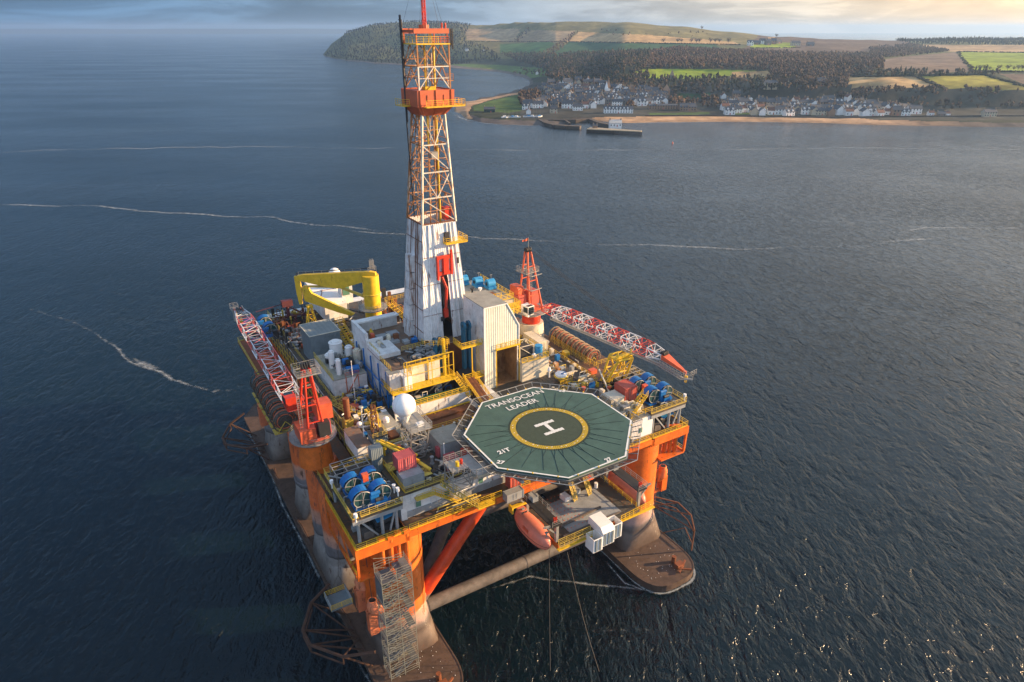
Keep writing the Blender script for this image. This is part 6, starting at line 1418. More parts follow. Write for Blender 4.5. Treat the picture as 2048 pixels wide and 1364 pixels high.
# ---- terrain
def z_at(y,z): return (Yof(y,z),z)
def y_at(y,Y): return (Y,HC+Y*slope(y))
def shore(y): return (Yof(y,0),0.0)
gen=lambda s,yk,Yk,e=0,h=1.0:[shore(s),z_at(s-13+e,3.2),z_at(s-28+e,5),z_at(s-47+e,10*h),z_at(s-66+e,24*h),z_at(s-88+e,32*(.5+h/2)),z_at(s-112+e,42),y_at(96+e,1900),y_at(yk+(96-yk)*.35,2200),y_at(yk,Yk)]
cols={
 560:[(500,-12),(4000,-12)],
 644:[(2900,-12),(3200,-12)],
 652:[shore(113),y_at(109,3040),y_at(106,3120)],
 668:[shore(117),y_at(98,2990),y_at(88,3160)],
 700:[shore(122),y_at(92,2900),y_at(66,3180)],
 750:[shore(127),y_at(92,2850),y_at(66,3050),y_at(51,3250)],
 800:[shore(130),y_at(96,2780),y_at(62,3050),y_at(46,3300)],
 850:[shore(133),y_at(110,2480),y_at(82,2750),y_at(58,3000),y_at(44,3300)],
 895:[shore(135),y_at(122,2330),y_at(100,2500),y_at(64,2950),y_at(45,3250)],
 906:[shore(224),(Yof(220),1.2),shore(215),(Yof(212),-4),(Yof(140),-4),shore(136),y_at(125,2280),y_at(100,2480),y_at(64,2930),y_at(46,3230)],
 930:[shore(238),z_at(228,2.5),z_at(210,2.5),shore(203),(Yof(201),-4),(Yof(143),-4),shore(138),y_at(125,2230),y_at(100,2450),y_at(68,2850),y_at(48,3180)],
 960:[shore(245),z_at(233,3),z_at(203,3),shore(195),(Yof(193),-4),(Yof(144),-4),shore(140),y_at(125,2180),y_at(100,2420),y_at(70,2800),y_at(49,3100)],
 1000:[shore(249),z_at(236,3),z_at(195,3.5),shore(187),(Yof(184),-4),(Yof(150),-4),shore(145),y_at(128,2080),y_at(104,2330),y_at(75,2700),y_at(47,3000)],
 1030:[shore(250),z_at(236,3),z_at(190,4),shore(180),(Yof(178),-3),(Yof(156),-3),shore(151),y_at(132,1980),y_at(106,2250),y_at(75,2650),y_at(45,2900)],
 1055:[shore(251),z_at(238,3),z_at(185,5),z_at(176,3),shore(172),(Yof(170),-2),(Yof(162),-2),shore(158),y_at(138,1850),y_at(108,2150),y_at(75,2600),y_at(44,2800)],
 1078:[shore(251),z_at(238,3),z_at(190,6),z_at(170,6),y_at(142,1700),y_at(112,2000),y_at(80,2450),y_at(44,2750)],
 1110:[shore(252),z_at(239,3),z_at(205,6),z_at(180,11),z_at(160,18),y_at(130,1720),y_at(100,2100),y_at(70,2450),y_at(43.5,2700)],
 1180:[shore(241),z_at(236,3),z_at(212,5),z_at(190,9),z_at(165,20),y_at(135,1500),y_at(105,1950),y_at(75,2350),y_at(43,2650)],
 1250:gen(246,44,2600,0,.68),1350:gen(244.5,52,2550,0,.7),1450:gen(243.5,65,2500,0,.85),1550:gen(244,74,2450),1650:gen(246,79,2400),
 1800:gen(250,83,2400,3),1900:gen(252,81,2450,4),2048:gen(254,80,2500,5),2500:gen(262,80,2500,8)}
cx_=sorted(cols); calp=np.array([ (x-1024)/1365.0/1.075 for x in cx_])
CY=[np.array([p[0] for p in cols[x]]) for x in cx_]; CZ=[np.array([p[1] for p in cols[x]]) for x in cx_]
def colz(k,Y):
    z=np.interp(Y,CY[k],CZ[k]); z=np.where(Y<CY[k][0],-(CY[k][0]-Y)*0.12,z)
    z=np.where(Y>CY[k][-1],CZ[k][-1]-(Y-CY[k][-1])*0.035,z); return np.maximum(z,-12)
def hash2(i,j): 
    s=np.sin(i*127.1+j*311.7)*43758.5453; return s-np.floor(s)
def vnoise(x,y):
    i=np.floor(x);j=np.floor(y);f=x-i;g=y-j; f=f*f*(3-2*f); g=g*g*(3-2*g)
    return (hash2(i,j)*(1-f)+hash2(i+1,j)*f)*(1-g)+(hash2(i,j+1)*(1-f)+hash2(i+1,j+1)*f)*g
def ZT(X,Y):
    X=np.asarray(X,float);Y=np.asarray(Y,float); a=X/Y
    k=np.clip(np.searchsorted(calp,a)-1,0,len(calp)-2); t=np.clip((a-calp[k])/(calp[k+1]-calp[k]),0,1); t=np.where((k>=len(calp)-10),t*t*(3-2*t),t)
    allz=np.stack([colz(q,Y) for q in range(len(calp))]); sh=allz.shape
    z=np.take_along_axis(allz,k[None],0)[0]*(1-t)+np.take_along_axis(allz,(k+1)[None],0)[0]*t
    nz=vnoise(X/120,Y/160)*5+vnoise(X/40+9,Y/60)*1.6-3
    return z+nz*np.clip((z-6)/25,0,1)*1.2
na,ny=620,330
al=np.linspace((640-1024)/1365/1.075,(2330-1024)/1365/1.075,na); Yr=780*(4000/780.0)**(np.linspace(0,1,ny)**1.0)
AL,YY=np.meshgrid(al,Yr); XX=AL*YY; ZZ=ZT(XX,YY)
px,py=proj(XX,YY,ZZ)
def inpoly(poly,x,y):
    r_=np.zeros(x.shape,bool); n=len(poly)
    for i in range(n):
        x0,y0=poly[i]; x1,y1=poly[(i+1)%n]
        c=((y0>y)!=(y1>y))&(x<(x1-x0)*(y-y0)/((y1-y0) or 1e-9)+x0); r_^=c
    return r_
G_=dict(rough=(0.085,0.088,0.035),tan=(0.33,0.22,0.10),tan2=(0.26,0.185,0.10),green=(0.055,0.11,0.032),dgreen=(0.028,0.065,0.026),lime=(0.15,0.20,0.018),olive=(0.19,0.17,0.03),brown=(0.095,0.068,0.048),brown2=(0.13,0.095,0.068),sand=(0.42,0.27,0.155),shingle=(0.10,0.085,0.075),town=(0.055,0.055,0.045),heath=(0.13,0.115,0.045),park=(0.07,0.115,0.03),dark=(0.04,0.045,0.025))
fields=[
 ('heath',[(920,40),(1540,40),(1540,90),(920,90)]),('brown',[(1520,70),(1820,75),(1820,104),(1480,104)]),
 ('tan2',[(928,58),(1040,57),(1030,84),(935,80)]),('tan2',[(1050,60),(1150,62),(1135,84),(1030,84)]),('tan',[(1160,64),(1300,70),(1470,84),(1480,90),(1130,84)]),
 ('green',[(995,88),(1100,84),(1110,88),(1085,106),(1000,107)]),('heath',[(960,86),(1000,88),(1000,106),(975,100)]),('dgreen',[(1138,84),(1430,88),(1440,96),(1350,105),(1090,112),(1110,100)]),
 ('lime',[(1500,87),(1595,85),(1590,96),(1500,97)]),('tan',[(1500,84),(1560,71),(1545,76)]),
 ('lime',[(1270,143),(1285,138),(1400,138),(1510,141),(1480,148),(1420,156),(1380,158),(1290,156)]),('tan',[(1465,143),(1545,142),(1540,156),(1460,154)]),
 ('tan',[(1700,154),(1830,153),(1880,178),(1695,178)]),('olive',[(1832,153),(1965,150),(2050,172),(2050,182),(1885,179)]),('olive',[(2050,172),(2300,190),(2300,196),(2050,184)]),
 ('brown2',[(1765,118),(1910,104),(1945,143),(1860,147),(1770,143)]),('lime',[(1915,104),(2050,106),(2300,112),(2300,146),(2050,142),(1945,144)]),
 ('tan2',[(1840,89),(2050,90),(2300,94),(2300,106),(1915,104),(1870,100)]),('brown',[(2000,148),(2300,152),(2300,190),(2050,170)]),
 ('park',[(885,130),(1000,142),(1020,148),(1060,156),(1120,150),(1100,138),(1000,130),(930,128)]),('lime',[(925,133),(985,137),(990,141),(940,138)]),
 ('park',[(945,212),(985,200),(1045,187),(1050,190),(1042,222),(1015,226),(975,222),(948,222)]),
 ('sand',[(905,210),(920,204),(970,197),(1042,184),(1044,187),(985,198),(945,211),(935,226),(946,238),(930,238),(906,226)]),
 ('park',[(1298,226),(1420,224),(1420,229),(1298,231)]),('park',[(1450,226),(1580,226),(1580,230),(1450,230)]),('dgreen',[(1350,187),(1420,187),(1418,197),(1360,198)]),
]
zc=(ZZ[:-1,:-1]+ZZ[1:,:-1]+ZZ[:-1,1:]+ZZ[1:,1:])/4; pxc=(px[:-1,:-1]+px[1:,1:])/2; pyc=(py[:-1,:-1]+py[1:,1:])/2; Xc=(XX[:-1,:-1]+XX[1:,1:])/2; Yc=(YY[:-1,:-1]+YY[1:,1:])/2
colr=np.zeros(zc.shape+(3,)); colr[:]=G_['rough']
colr[pyc>118]=G_['dark']; 
tn=(pyc>165)&(pyc<240)&(pxc>1040); colr[tn]=G_['town']
wig=(vnoise(Xc/30,Yc/50)-.5)*3
for nm,pl in fields:
    k=inpoly(pl,pxc+wig,pyc+wig*.4); colr[k]=G_[nm]
beach=(pxc>1185)&(zc<3.0)&(pyc>225); colr[beach]=G_['sand']
beach=(pxc<=1185)&(zc<2.2)&(zc>-3); k=beach&~((np.abs(colr-np.array(G_['sand'])).sum(-1)<1e-6)); colr[k]=G_['shingle']
colr[(zc<1.0)&(pxc>1185)]=np.array(G_['sand'])*0.7
k=(pxc>1700)&(zc<3.0)&(pyc>225); w_=np.clip((pxc-1700)/300,0,1)[...,None]; colr=np.where(k[...,None],colr*(1-w_)+np.array(G_['shingle'])*w_,colr)
v2=0.78+0.5*vnoise(Xc/70,Yc/45); v3=0.85+0.3*vnoise(Xc/9+3,Yc/14); colr*= (v2*v3*np.where((pyc<170)&(pyc>0),1.45,1.15))[...,None]  # farther land raised most: sunlight on the fields is put into the colour
idx=np.arange(na*ny).reshape(ny,na); keep=(np.maximum.reduce([ZZ[:-1,:-1],ZZ[1:,:-1],ZZ[:-1,1:],ZZ[1:,1:]])>-1.5)
F=np.stack([idx[:-1,:-1],idx[:-1,1:],idx[1:,1:],idx[1:,:-1]],-1)[keep]; FC=colr[keep]
used=np.unique(F); remap=-np.ones(na*ny,int); remap[used]=np.arange(len(used)); F=remap[F]
V=np.stack([XX.ravel()[used],YY.ravel()[used],ZZ.ravel()[used]],-1)
me=bpy.data.meshes.new('terrain'); me.from_pydata(V.tolist(),[],F.tolist()); me.polygons.foreach_set('use_smooth',[True]*len(F))
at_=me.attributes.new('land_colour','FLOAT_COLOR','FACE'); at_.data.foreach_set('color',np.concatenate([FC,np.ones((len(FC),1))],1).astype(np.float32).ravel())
def attr_mat(name,att,rough=.9,ns=.05,amp=.5,bump=0.6):
    m=bpy.data.materials.new(name); m.use_nodes=True; t=m.node_tree; t.nodes.clear()
    o=N(t,'ShaderNodeOutputMaterial'); b=N(t,'ShaderNodeBsdfPrincipled'); t.links.new(b.outputs[0],o.inputs[0]); b.inputs['Roughness'].default_value=rough; b.inputs['Specular IOR Level'].default_value=0.1
    a=N(t,'ShaderNodeAttribute',attribute_name=att); g=N(t,'ShaderNodeNewGeometry'); n=N(t,'ShaderNodeTexNoise'); n.inputs['Scale'].default_value=ns; n.inputs['Detail'].default_value=7; n.inputs['Roughness'].default_value=.7; t.links.new(g.outputs['Position'],n.inputs['Vector'])
    r_=ramp(t,[(0.3,1-amp),(0.7,1+amp*.4)]); t.links.new(n.outputs['Fac'],r_.inputs[0]); x=N(t,'ShaderNodeMix',data_type='RGBA',blend_type='MULTIPLY'); x.inputs[0].default_value=1; t.links.new(a.outputs['Color'],x.inputs[6]); t.links.new(r_.outputs[0],x.inputs[7]); t.links.new(x.outputs[2],b.inputs['Base Color'])
    bp=N(t,'ShaderNodeBump'); bp.inputs['Strength'].default_value=bump; bp.inputs['Distance'].default_value=1.5; t.links.new(n.outputs['Fac'],bp.inputs['Height']); t.links.new(bp.outputs[0],b.inputs['Normal']); return m
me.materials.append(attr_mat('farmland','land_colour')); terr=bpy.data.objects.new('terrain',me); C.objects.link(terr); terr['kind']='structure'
# far coasts
def ridge(name,x0,x1,Y,prof,base,colr_):
    b=B(); n=60; vs=[]
    for i in range(n+1):
        t=i/n; x=x0+(x1-x0)*t; y=np.interp(t,[p[0] for p in prof],[p[1] for p in prof])+ (vnoise(np.array(t*23.),np.array(2.))-.5)*1.6
        z=HC+Y*slope(float(y)); X=Y*(x-1024)/1365/1.095
        vs+=[(X,Y-400,-2),(X,Y,z),(X*1.04,Y+700,-2)]
    b.add(vs,[f for i in range(n) for f in ((3*i,3*i+3,3*i+4,3*i+1),(3*i+1,3*i+4,3*i+5,3*i+2))])
    me=bpy.data.meshes.new(name); me.from_pydata(b.v,[],b.f); m=mat(name+'_mat',colr_,.9,ns=.002,spec=.1); me.materials.append(m); o=bpy.data.objects.new(name,me); C.objects.link(o); o['kind']='structure'
ridge('far_coast',-1200,900,16000,[(0,57),(.3,56.5),(.5,57.5),(.7,58.5),(.85,57),(1,60)],0,(0.05,0.06,0.045))
ridge('far_hills',1450,2900,13000,[(0,80),(.12,77),(.22,72),(.3,74),(.45,73.5),(.6,72),(1,73)],0,(0.06,0.07,0.05))
# ---- woodland
rng=np.random.default_rng(5)
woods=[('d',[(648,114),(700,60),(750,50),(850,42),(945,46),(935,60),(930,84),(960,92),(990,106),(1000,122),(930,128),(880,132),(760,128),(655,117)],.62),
 ('m',[(1000,108),(1085,107),(1100,112),(1160,106),(1300,104),(1300,150),(1285,158),(1260,168),(1180,166),(1100,158),(1090,140),(1030,122)],.9),
 ('m',[(1180,160),(1300,156),(1380,159),(1430,157),(1540,157),(1600,163),(1610,180),(1500,188),(1420,187),(1330,188),(1230,178),(1170,170)],.95),
 ('b',[(1300,104),(1360,96),(1400,100),(1620,108),(1760,110),(1770,143),(1700,152),(1690,178),(1600,168),(1540,156),(1540,142),(1280,138)],.95),
 ('b',[(1540,140),(1690,145),(1700,160),(1690,180),(1560,172)],.7),
 ('b',[(1560,178),(1690,180),(1880,180),(2050,184),(2330,196),(2330,250),(2048,236),(1950,224),(1840,214),(1780,204),(1700,199),(1600,190)],1.0),
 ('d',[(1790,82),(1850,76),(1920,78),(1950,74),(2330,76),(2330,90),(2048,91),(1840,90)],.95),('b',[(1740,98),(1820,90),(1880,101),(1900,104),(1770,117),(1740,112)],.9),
 ('m',[(1765,143),(1860,147),(2000,146),(1990,151),(1830,154),(1700,154)],.8),
 ('b',[(1035,190),(1075,184),(1085,196),(1070,216),(1040,212)],.9),('b',[(1150,160),(1330,180),(1330,190),(1250,186),(1150,172)],.7),('b',[(1100,205),(1130,205),(1128,214),(1100,214)],.6),('b',[(1330,198),(1440,197),(1430,214),(1340,214)],.5),('b',[(1120,138),(1130,90),(1180,60),(1190,64),(1130,108)],0.0),
 ('b',[(1085,108),(1120,86),(1140,70),(1160,64),(1150,72),(1125,98),(1105,112)],.8),('b',[(1028,82),(1042,68),(1055,58),(1062,60),(1048,74),(1034,86)],.8),
 ('b',[(1040,140),(1150,150),(1120,160),(1060,150)],.25),('b',[(1200,60),(1420,66),(1420,76),(1230,72)],.04),('b',[(1250,200),(1700,215),(1700,222),(1250,214)],.25),('b',[(1090,165),(1300,190),(1320,208),(1090,208)],.09)]
hedges=[[(1138,84),(1480,90)],[(930,84),(1130,84)],[(1700,154),(1830,153),(1890,180)],[(1832,153),(1965,150),(2060,176)],[(1915,104),(1945,143)],[(1915,104),(2200,108)],[(1945,144),(2200,146)],[(1500,97),(1600,96)]]
P=[];K=[]
def cand(n,a0,a1,y0,y1):
    a=rng.uniform(a0,a1,n); Y=np.exp(rng.uniform(np.log(y0),np.log(y1),n)); X=a*Y; return X,Y
for (kind,poly,dens) in woods:
    if dens<=0: continue
    xs=[p[0] for p in poly]; 
    X,Y=cand(60000,(min(xs)-40-1024)/1365/1.06,(max(xs)+40-1024)/1365/1.06,900,3400)
    Z=ZT(X,Y); qx,qy=proj(X,Y,Z); k=inpoly(poly,qx,qy)&(Z>1.0); X,Y,Z=X[k],Y[k],Z[k]
    # thin to a grid of about 8 m
    cell={}
    g=7.5 if kind!='d' else 9.5
    if Y.size and Y.mean()>2000: g=10
    for x,y,z in zip(X,Y,Z):
        c=(int(x//g),int(y//(g*1.3)))
        if c not in cell and rng.random()<dens: cell[c]=1; P.append((x,y,z)); K.append(kind)
        else: cell[c]=1
for h in hedges:
    for (x0,y0),(x1,y1) in zip(h,h[1:]):
        a0=(x0-1024)/1365/1.085;a1=(x1-1024)/1365/1.085
        # march along image line, find ground by bisection
        for t in np.linspace(0,1,int(abs(x1-x0)+abs(y1-y0)*2)//3+4):
            xx=x0+(x1-x0)*t; yy=y0+(y1-y0)*t; Ys=np.linspace(900,3300,500); v=(yy-682)/1365; Xs=Ys*((xx-1024)/1365)/(CT-v*ST_); Zr=HC+Ys*slope(yy); Zt=ZT(Xs,Ys); w=np.where(Zt>Zr)[0]
            if len(w): P.append((Xs[w[0]],Ys[w[0]],Zt[w[0]])); K.append('h')
P=np.array(P); nT=len(P); print('trees',nT)
# unit blobs
oc=np.array([(1,0,0),(-1,0,0),(0,1,0),(0,-1,0),(0,0,1),(0,0,-1)],float); of=np.array([(0,2,4),(2,1,4),(1,3,4),(3,0,4),(2,0,5),(1,2,5),(3,1,5),(0,3,5)])
vsA=[];fsA=[];csA=[];off=0
pal={'b':[(0.075,0.053,0.04),(0.095,0.066,0.047),(0.055,0.042,0.034),(0.13,0.088,0.055)],'m':[(0.075,0.06,0.045),(0.025,0.035,0.02),(0.05,0.05,0.035),(0.10,0.075,0.05)],'d':[(0.011,0.013,0.010),(0.016,0.016,0.013),(0.008,0.011,0.009),(0.024,0.021,0.016)],'h':[(0.03,0.035,0.018),(0.05,0.045,0.025),(0.06,0.045,0.03),(0.03,0.03,0.02)]}  # headland tones darkened, putting that slope's shade into the tree colour
for i in range(nT):
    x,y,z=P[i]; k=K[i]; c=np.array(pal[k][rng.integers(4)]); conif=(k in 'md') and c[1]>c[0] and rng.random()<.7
    H=rng.uniform(5,9) if k!='h' else rng.uniform(1.6,3.2); 
    if conif: H*=1.25
    w=H*.36 if k!='h' else 4
    nb=3 if y>1900 else (7 if y<1300 else 5)
    if k=='h': nb=1
    if conif:
        n=2
        for q in range(n):
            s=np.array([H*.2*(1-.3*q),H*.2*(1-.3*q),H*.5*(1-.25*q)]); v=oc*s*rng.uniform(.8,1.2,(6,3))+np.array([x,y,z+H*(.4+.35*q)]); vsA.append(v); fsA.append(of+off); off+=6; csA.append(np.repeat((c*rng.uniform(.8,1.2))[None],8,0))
    else:
        for q in range(nb):
            s=H*rng.uniform(.14,.27); cpos=np.array([x+rng.normal()*w*.42,y+rng.normal()*w*.42,z+H*(rng.uniform(.3,.85) if k!='h' else .4)])
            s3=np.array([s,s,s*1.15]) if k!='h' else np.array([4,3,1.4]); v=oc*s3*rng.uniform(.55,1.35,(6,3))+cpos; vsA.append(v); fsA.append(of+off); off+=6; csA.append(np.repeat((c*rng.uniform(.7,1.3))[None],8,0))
Va=np.concatenate(vsA);Fa=np.concatenate(fsA);Ca=np.concatenate(csA)
me=bpy.data.meshes.new('woodland'); me.from_pydata(Va.tolist(),[],Fa.tolist())
at_=me.attributes.new('leaf_colour','FLOAT_COLOR','FACE'); at_.data.foreach_set('color',np.concatenate([Ca,np.ones((len(Ca),1))],1).astype(np.float32).ravel())
M['leafmat']=attr_mat('winter_woodland','leaf_colour',ns=.5,amp=.45,bump=0.4); me.materials.append(M['leafmat'])
wo=bpy.data.objects.new('woodland',me); C.objects.link(wo); wo['kind']='stuff'; wo['label']='brown winter woodland and hedges on the banks behind the village'; wo['category']='woodland'
# ---- ground point under an image position
def ground(x,y):
    Ys=np.linspace(850,3400,2600); v=(y-682)/1365; Xs=Ys*((x-1024)/1365)/(CT-v*ST_); Zr=HC+Ys*slope(y); Zt=ZT(Xs,Ys); w=np.where(Zt>Zr)[0]
    if not len(w): return None
    return float(Xs[w[0]]),float(Ys[w[0]]),float(Zt[w[0]])
def free(ob,p,rz,s=1.0): ob.location=p; ob.rotation_euler=(0,0,rz); ob.scale=(s,s,s)
# ---- houses
M['hw']=[mat('harled_white_wall',(0.82,0.82,0.79),.7,dirt=.15,ns=.3),mat('cream_wall',(0.5,0.43,0.31),.7,dirt=.2,ns=.3),mat('sandstone_wall',(0.30,0.19,0.12),.8,dirt=.25,ns=.3),mat('grey_stone_wall',(0.20,0.18,0.155),.8,dirt=.25,ns=.3)]
M['slate']=mat('slate_roof',(0.075,0.08,0.09),.6,dirt=.3,ns=.4); M['tileroof']=mat('brown_tile_roof',(0.16,0.075,0.05),.7,dirt=.3,ns=.4); M['chim']=mat('chimney_stone',(0.34,0.24,0.15),.8,dirt=.2)
def hmesh(L,Wd,h,rh,wm,rm,dormer=0,wins=True):
    out=[]
    b=B(); b.extr([(-Wd/2,0),(Wd/2,0),(Wd/2,h),(0,h+rh),(-Wd/2,h)],0,-L/2,L/2); b.box(-L/2,L/2,-Wd/2,Wd/2,-2.5,0); out.append(('wall',b,wm))
    b=B(); e=.35
    for s in (-1,1): b.hexa([(-L/2-e,s*(Wd/2+e),h-e*.8),(L/2+e,s*(Wd/2+e),h-e*.8),(L/2+e,0,h+rh),(-L/2-e,0,h+rh),(-L/2-e,s*(Wd/2+e),h-e*.8+.25),(L/2+e,s*(Wd/2+e),h-e*.8+.25),(L/2+e,0,h+rh+.25),(-L/2-e,0,h+rh+.25)])
    out.append(('roof',b,rm))
    for s in (-1,1): b=B(); b.box(s*(L/2-.6)-.45,s*(L/2-.6)+.45,-.8,.8,h+rh*.5,h+rh+1.5); out.append(('chimney',b,M['chim']))
    if wins:
        n=max(2,int(L/3.2)); 
        for lv in range(2 if h>4.5 else 1):
            for i in range(n):
                if lv==0 and i==n//2: 
                    b=B(); b.box(-L/2+L*(i+.5)/n-.5,-L/2+L*(i+.5)/n+.5,-Wd/2-.06,-Wd/2-.01,0,2.1); out.append(('door',b,M['contred'])); continue
                b=B(); x=-L/2+L*(i+.5)/n; b.box(x-.55,x+.55,-Wd/2-.06,-Wd/2-.01,1+lv*2.7,2.5+lv*2.7); out.append(('window',b,M['glass']))
    if dormer:
        for s in (-L*.25,L*.25):
            b=B(); b.extr([(s-1,h-.1),(s+1,h-.1),(s+1,h+1.3),(s,h+2.2),(s-1,h+1.3)],1,-Wd/2-.02,-.3); out.append(('dormer',b,wm))
    res=[]
    for nm,b,m in out:
        me=bpy.data.meshes.new(nm); me.from_pydata(b.v,[],b.f); me.materials.append(m); res.append((nm,me))
    return res
hv=[hmesh(11,7.5,5.4,3.2,M['hw'][0],M['slate'],1),hmesh(9,7,5.2,3.4,M['hw'][1],M['slate']),hmesh(14,7.5,5.6,3.4,M['hw'][0],M['slate']),hmesh(10,8,5.5,3.6,M['hw'][2],M['slate']),hmesh(12,7.5,3.4,3.2,M['hw'][3],M['slate']),hmesh(8,6.5,4.4,3.0,M['hw'][0],M['tileroof']),hmesh(10,7,5.6,3.3,M['hw'][3],M['slate'],1),hmesh(16,7,5.4,3.0,M['hw'][1],M['slate'])]
hdesc=['white house with dormers','cream house','long white house','sandstone house','low grey cottage','small white cottage','grey stone house','long cream house']
def house_at(v,p,rz,s,label,group,name='house'):
    e=bpy.data.objects.new(name,None); C.objects.link(e); free(e,p,rz,s); e['label']=label; e['category']='house'; e['group']=group
    for nm,me in hv[v] if isinstance(v,int) else v:
        o=bpy.data.objects.new(nm,me); C.objects.link(o); o.parent=e
    return e
ordn=['first','second','third','fourth','fifth','sixth','seventh','eighth','ninth','tenth','eleventh','twelfth','thirteenth','fourteenth','fifteenth','sixteenth','seventeenth','eighteenth','nineteenth','twentieth','twenty-first','twenty-second']
hr=random.Random(21)
def row(y,x0,x1,n,rowname,group,wt,jit=2.0,perp=.35):
    for i in range(n):
        x=x0+(x1-x0)*(i+.5)/n+hr.uniform(-1,1)*(x1-x0)/n*.18; yy=y+hr.uniform(-jit,jit); g=ground(x,yy)
        if not g: continue
        v=hr.choices(range(8),wt)[0]; rz=(PI/2 if hr.random()<perp else 0)+hr.uniform(-.25,.25)
        house_at(v,g,rz,hr.uniform(.9,1.2),f'{hdesc[v]}, {ordn[i]} from left, {rowname}',group)
wA=[5,3,4,3,2,2,3,2]; wB=[6,2,6,1,1,3,1,2]
gA='houses of the village on the point'; gB='houses along the right part of the bay'
for k,(y,x0,x1,n) in enumerate([(214.5,1052,1190,9),(209.5,1075,1335,17),(204,1085,1330,17),(199,1090,1340,17),(194,1090,1335,16),(189,1085,1320,15),(184,1075,1290,13),(179,1080,1250,10),(173,1090,1220,7),(167,1098,1190,4)]):
    row(y,x0,x1,n,f'{ordn[k]} roof row behind the harbour',gA,wA if k>1 else wB)
for k,(y,x0,x1,n) in enumerate([(230,1500,1835,20),(223,1440,1810,21),(216,1436,1790,18),(208,1445,1730,13),(198,1430,1480,2)]):
    row(y,x0,x1,n,f'{ordn[k]} house row behind the long beach',gB,wB,perp=.4,jit=3.2)
for i,(x,y,v,rz,s,lb) in enumerate([(1052,219,0,0,.9,'white gabled house at the left end of the village beside the green'),(1057,228,5,PI/2,.9,'small white cottage nearest the boat yard'),(1076,216,2,0,1,'tall white house with a tower-like chimney at the left village edge'),(1107,226,1,0,1.0,'long cream building behind a pale garden wall near the harbour'),(1155,221,2,0,.9,'white house behind the harbour shore'),(1186,216,0,PI/2,1,'bright white house on the corner of the harbour street'),(1458,229,0,0,1.1,'big white house alone at the left of the sea wall bulge'),(1472,226,2,0,.9,'white house right behind the sea wall bulge'),(1860,231,5,0,.8,'small pale cottage under the wooded bank, left of the last white shed'),(1880,232,4,0,.8,'low grey cottage under the wooded bank'),(1893,232,5,0,.7,'tiny pale cottage under the wooded bank near the last white shed'),(1975,235,7,.1,1,'low white building standing alone at the far right under the wooded bank'),(1540,175,7,0,1.1,'pale long farm building among the trees above the village'),(1574,170,5,PI/2,.8,'white gable end among the trees above the village'),(1640,172,3,0,1.2,'brown mansion among tall trees left of the straw field'),(934,102,0,0,1.1,'white cottage on the wooded slope beside the derrick'),(968,101,5,0,.8,'tiny white cottage at the edge of the dark wood'),(1074,149,5,PI/2,.9,'white gable standing alone by the bay shore')]):
    g=ground(x,y)
    if g: house_at(v,g,rz,s,lb,'single houses along the shore')
farm=[(1500,91,0),(1513,89,4),(1526,88,2),(1535,90,6),(1546,88,3),(1556,87,4),(1590,92,7),(1620,92,4)]
for i,(x,y,v) in enumerate(farm):
    g=ground(x,y)
    if g: house_at(v,g,hr.uniform(-.4,.4),1.5,f'{hdesc[v]}, {ordn[i]} from left in the skyline farm','farm buildings on the skyline')
# seafront terrace, school
tr=[('wall',None)]
def joined(nm,x0,x1,y,n,label,wm,depth=8,h=5.6,rh=3.2,grp=None):
    a=ground(x0,y);c=ground(x1,y); a=Vector(a);c=Vector(c); L=(c-a).length; e=bpy.data.objects.new(nm,None); C.objects.link(e); z=max(a.z,c.z); e.location=((a.x+c.x)/2,(a.y+c.y)/2+depth/2,z-.2); e.rotation_euler=(0,0,math.atan2(c.y-a.y,c.x-a.x)); e['label']=label; e['category']='building'
    for nm2,me in hmesh(L,depth,h,rh,wm,M['slate']): 
        o=bpy.data.objects.new(nm2,me); C.objects.link(o); o.parent=e
    for i in range(1,n):
        b=B(); x=-L/2+L*i/n; b.box(x-.5,x+.5,-.8,.8,h+rh*.5,h+rh+1.4); o=build('chimney',b,M['chim'],None); o.parent=e
        b=B(); x-=L/n*.5; b.extr([(x-1,h-.1),(x+1,h-.1),(x+1,h+1.2),(x,h+2.1),(x-1,h+1.2)],1,-depth/2-.03,-.3); o=build('dormer',b,wm,None); o.parent=e
    return e
joined('terrace',1208,1266,227,8,'long white seafront terrace with a row of dormers facing the beach',M['hw'][0])
joined('school_building',1298,1355,219,2,'long red-brown flat building behind the beach',M['hw'][2],10,5,1.5); joined('school_building',1360,1392,222,3,'dark-roofed brown building with gables behind the beach',M['hw'][2],14,5,4)
joined('boat_shed',968,990,225,1,'dark green boat shed at the end of the green',mat('dark_green_shed',(0.02,0.05,0.045),.6),9,4,2.5)
# church spires
for (x,y,h,w,lab,m) in ((1212,192,17,5,'tall white pointed church spire among the village roofs',0),(1216,190,21,5,'brown sandstone church spire beside the white one',2),(1260,189,13,5,'pink sandstone tower at the right of the village',2),(1343,161,13,6,'stone church tower with a pointed roof in front of the bright green field',3),(1150,179,11,7,'sandstone church gable at the back of the village',2),(1332,190,12,9,'big sandstone gable with a pale roof at the right end of the village',2)):
    g=ground(x,y)
    if not g: continue
    e=bpy.data.objects.new('church_tower',None); C.objects.link(e); e.location=g; e['label']=lab; e['category']='church'; e['group']='church towers'
    b=B(); b.box(-w/2,w/2,-w/2,w/2,-3,h*.6); o=build('tower',b,M['hw'][m],None); o.parent=e
    b=B(); b.bar((0,0,h*.6),(0,0,h+3),w*.72,4,r2=.1); o=build('spire',b,M['hw'][m] if m!=3 else M['chim'],None); o.parent=e
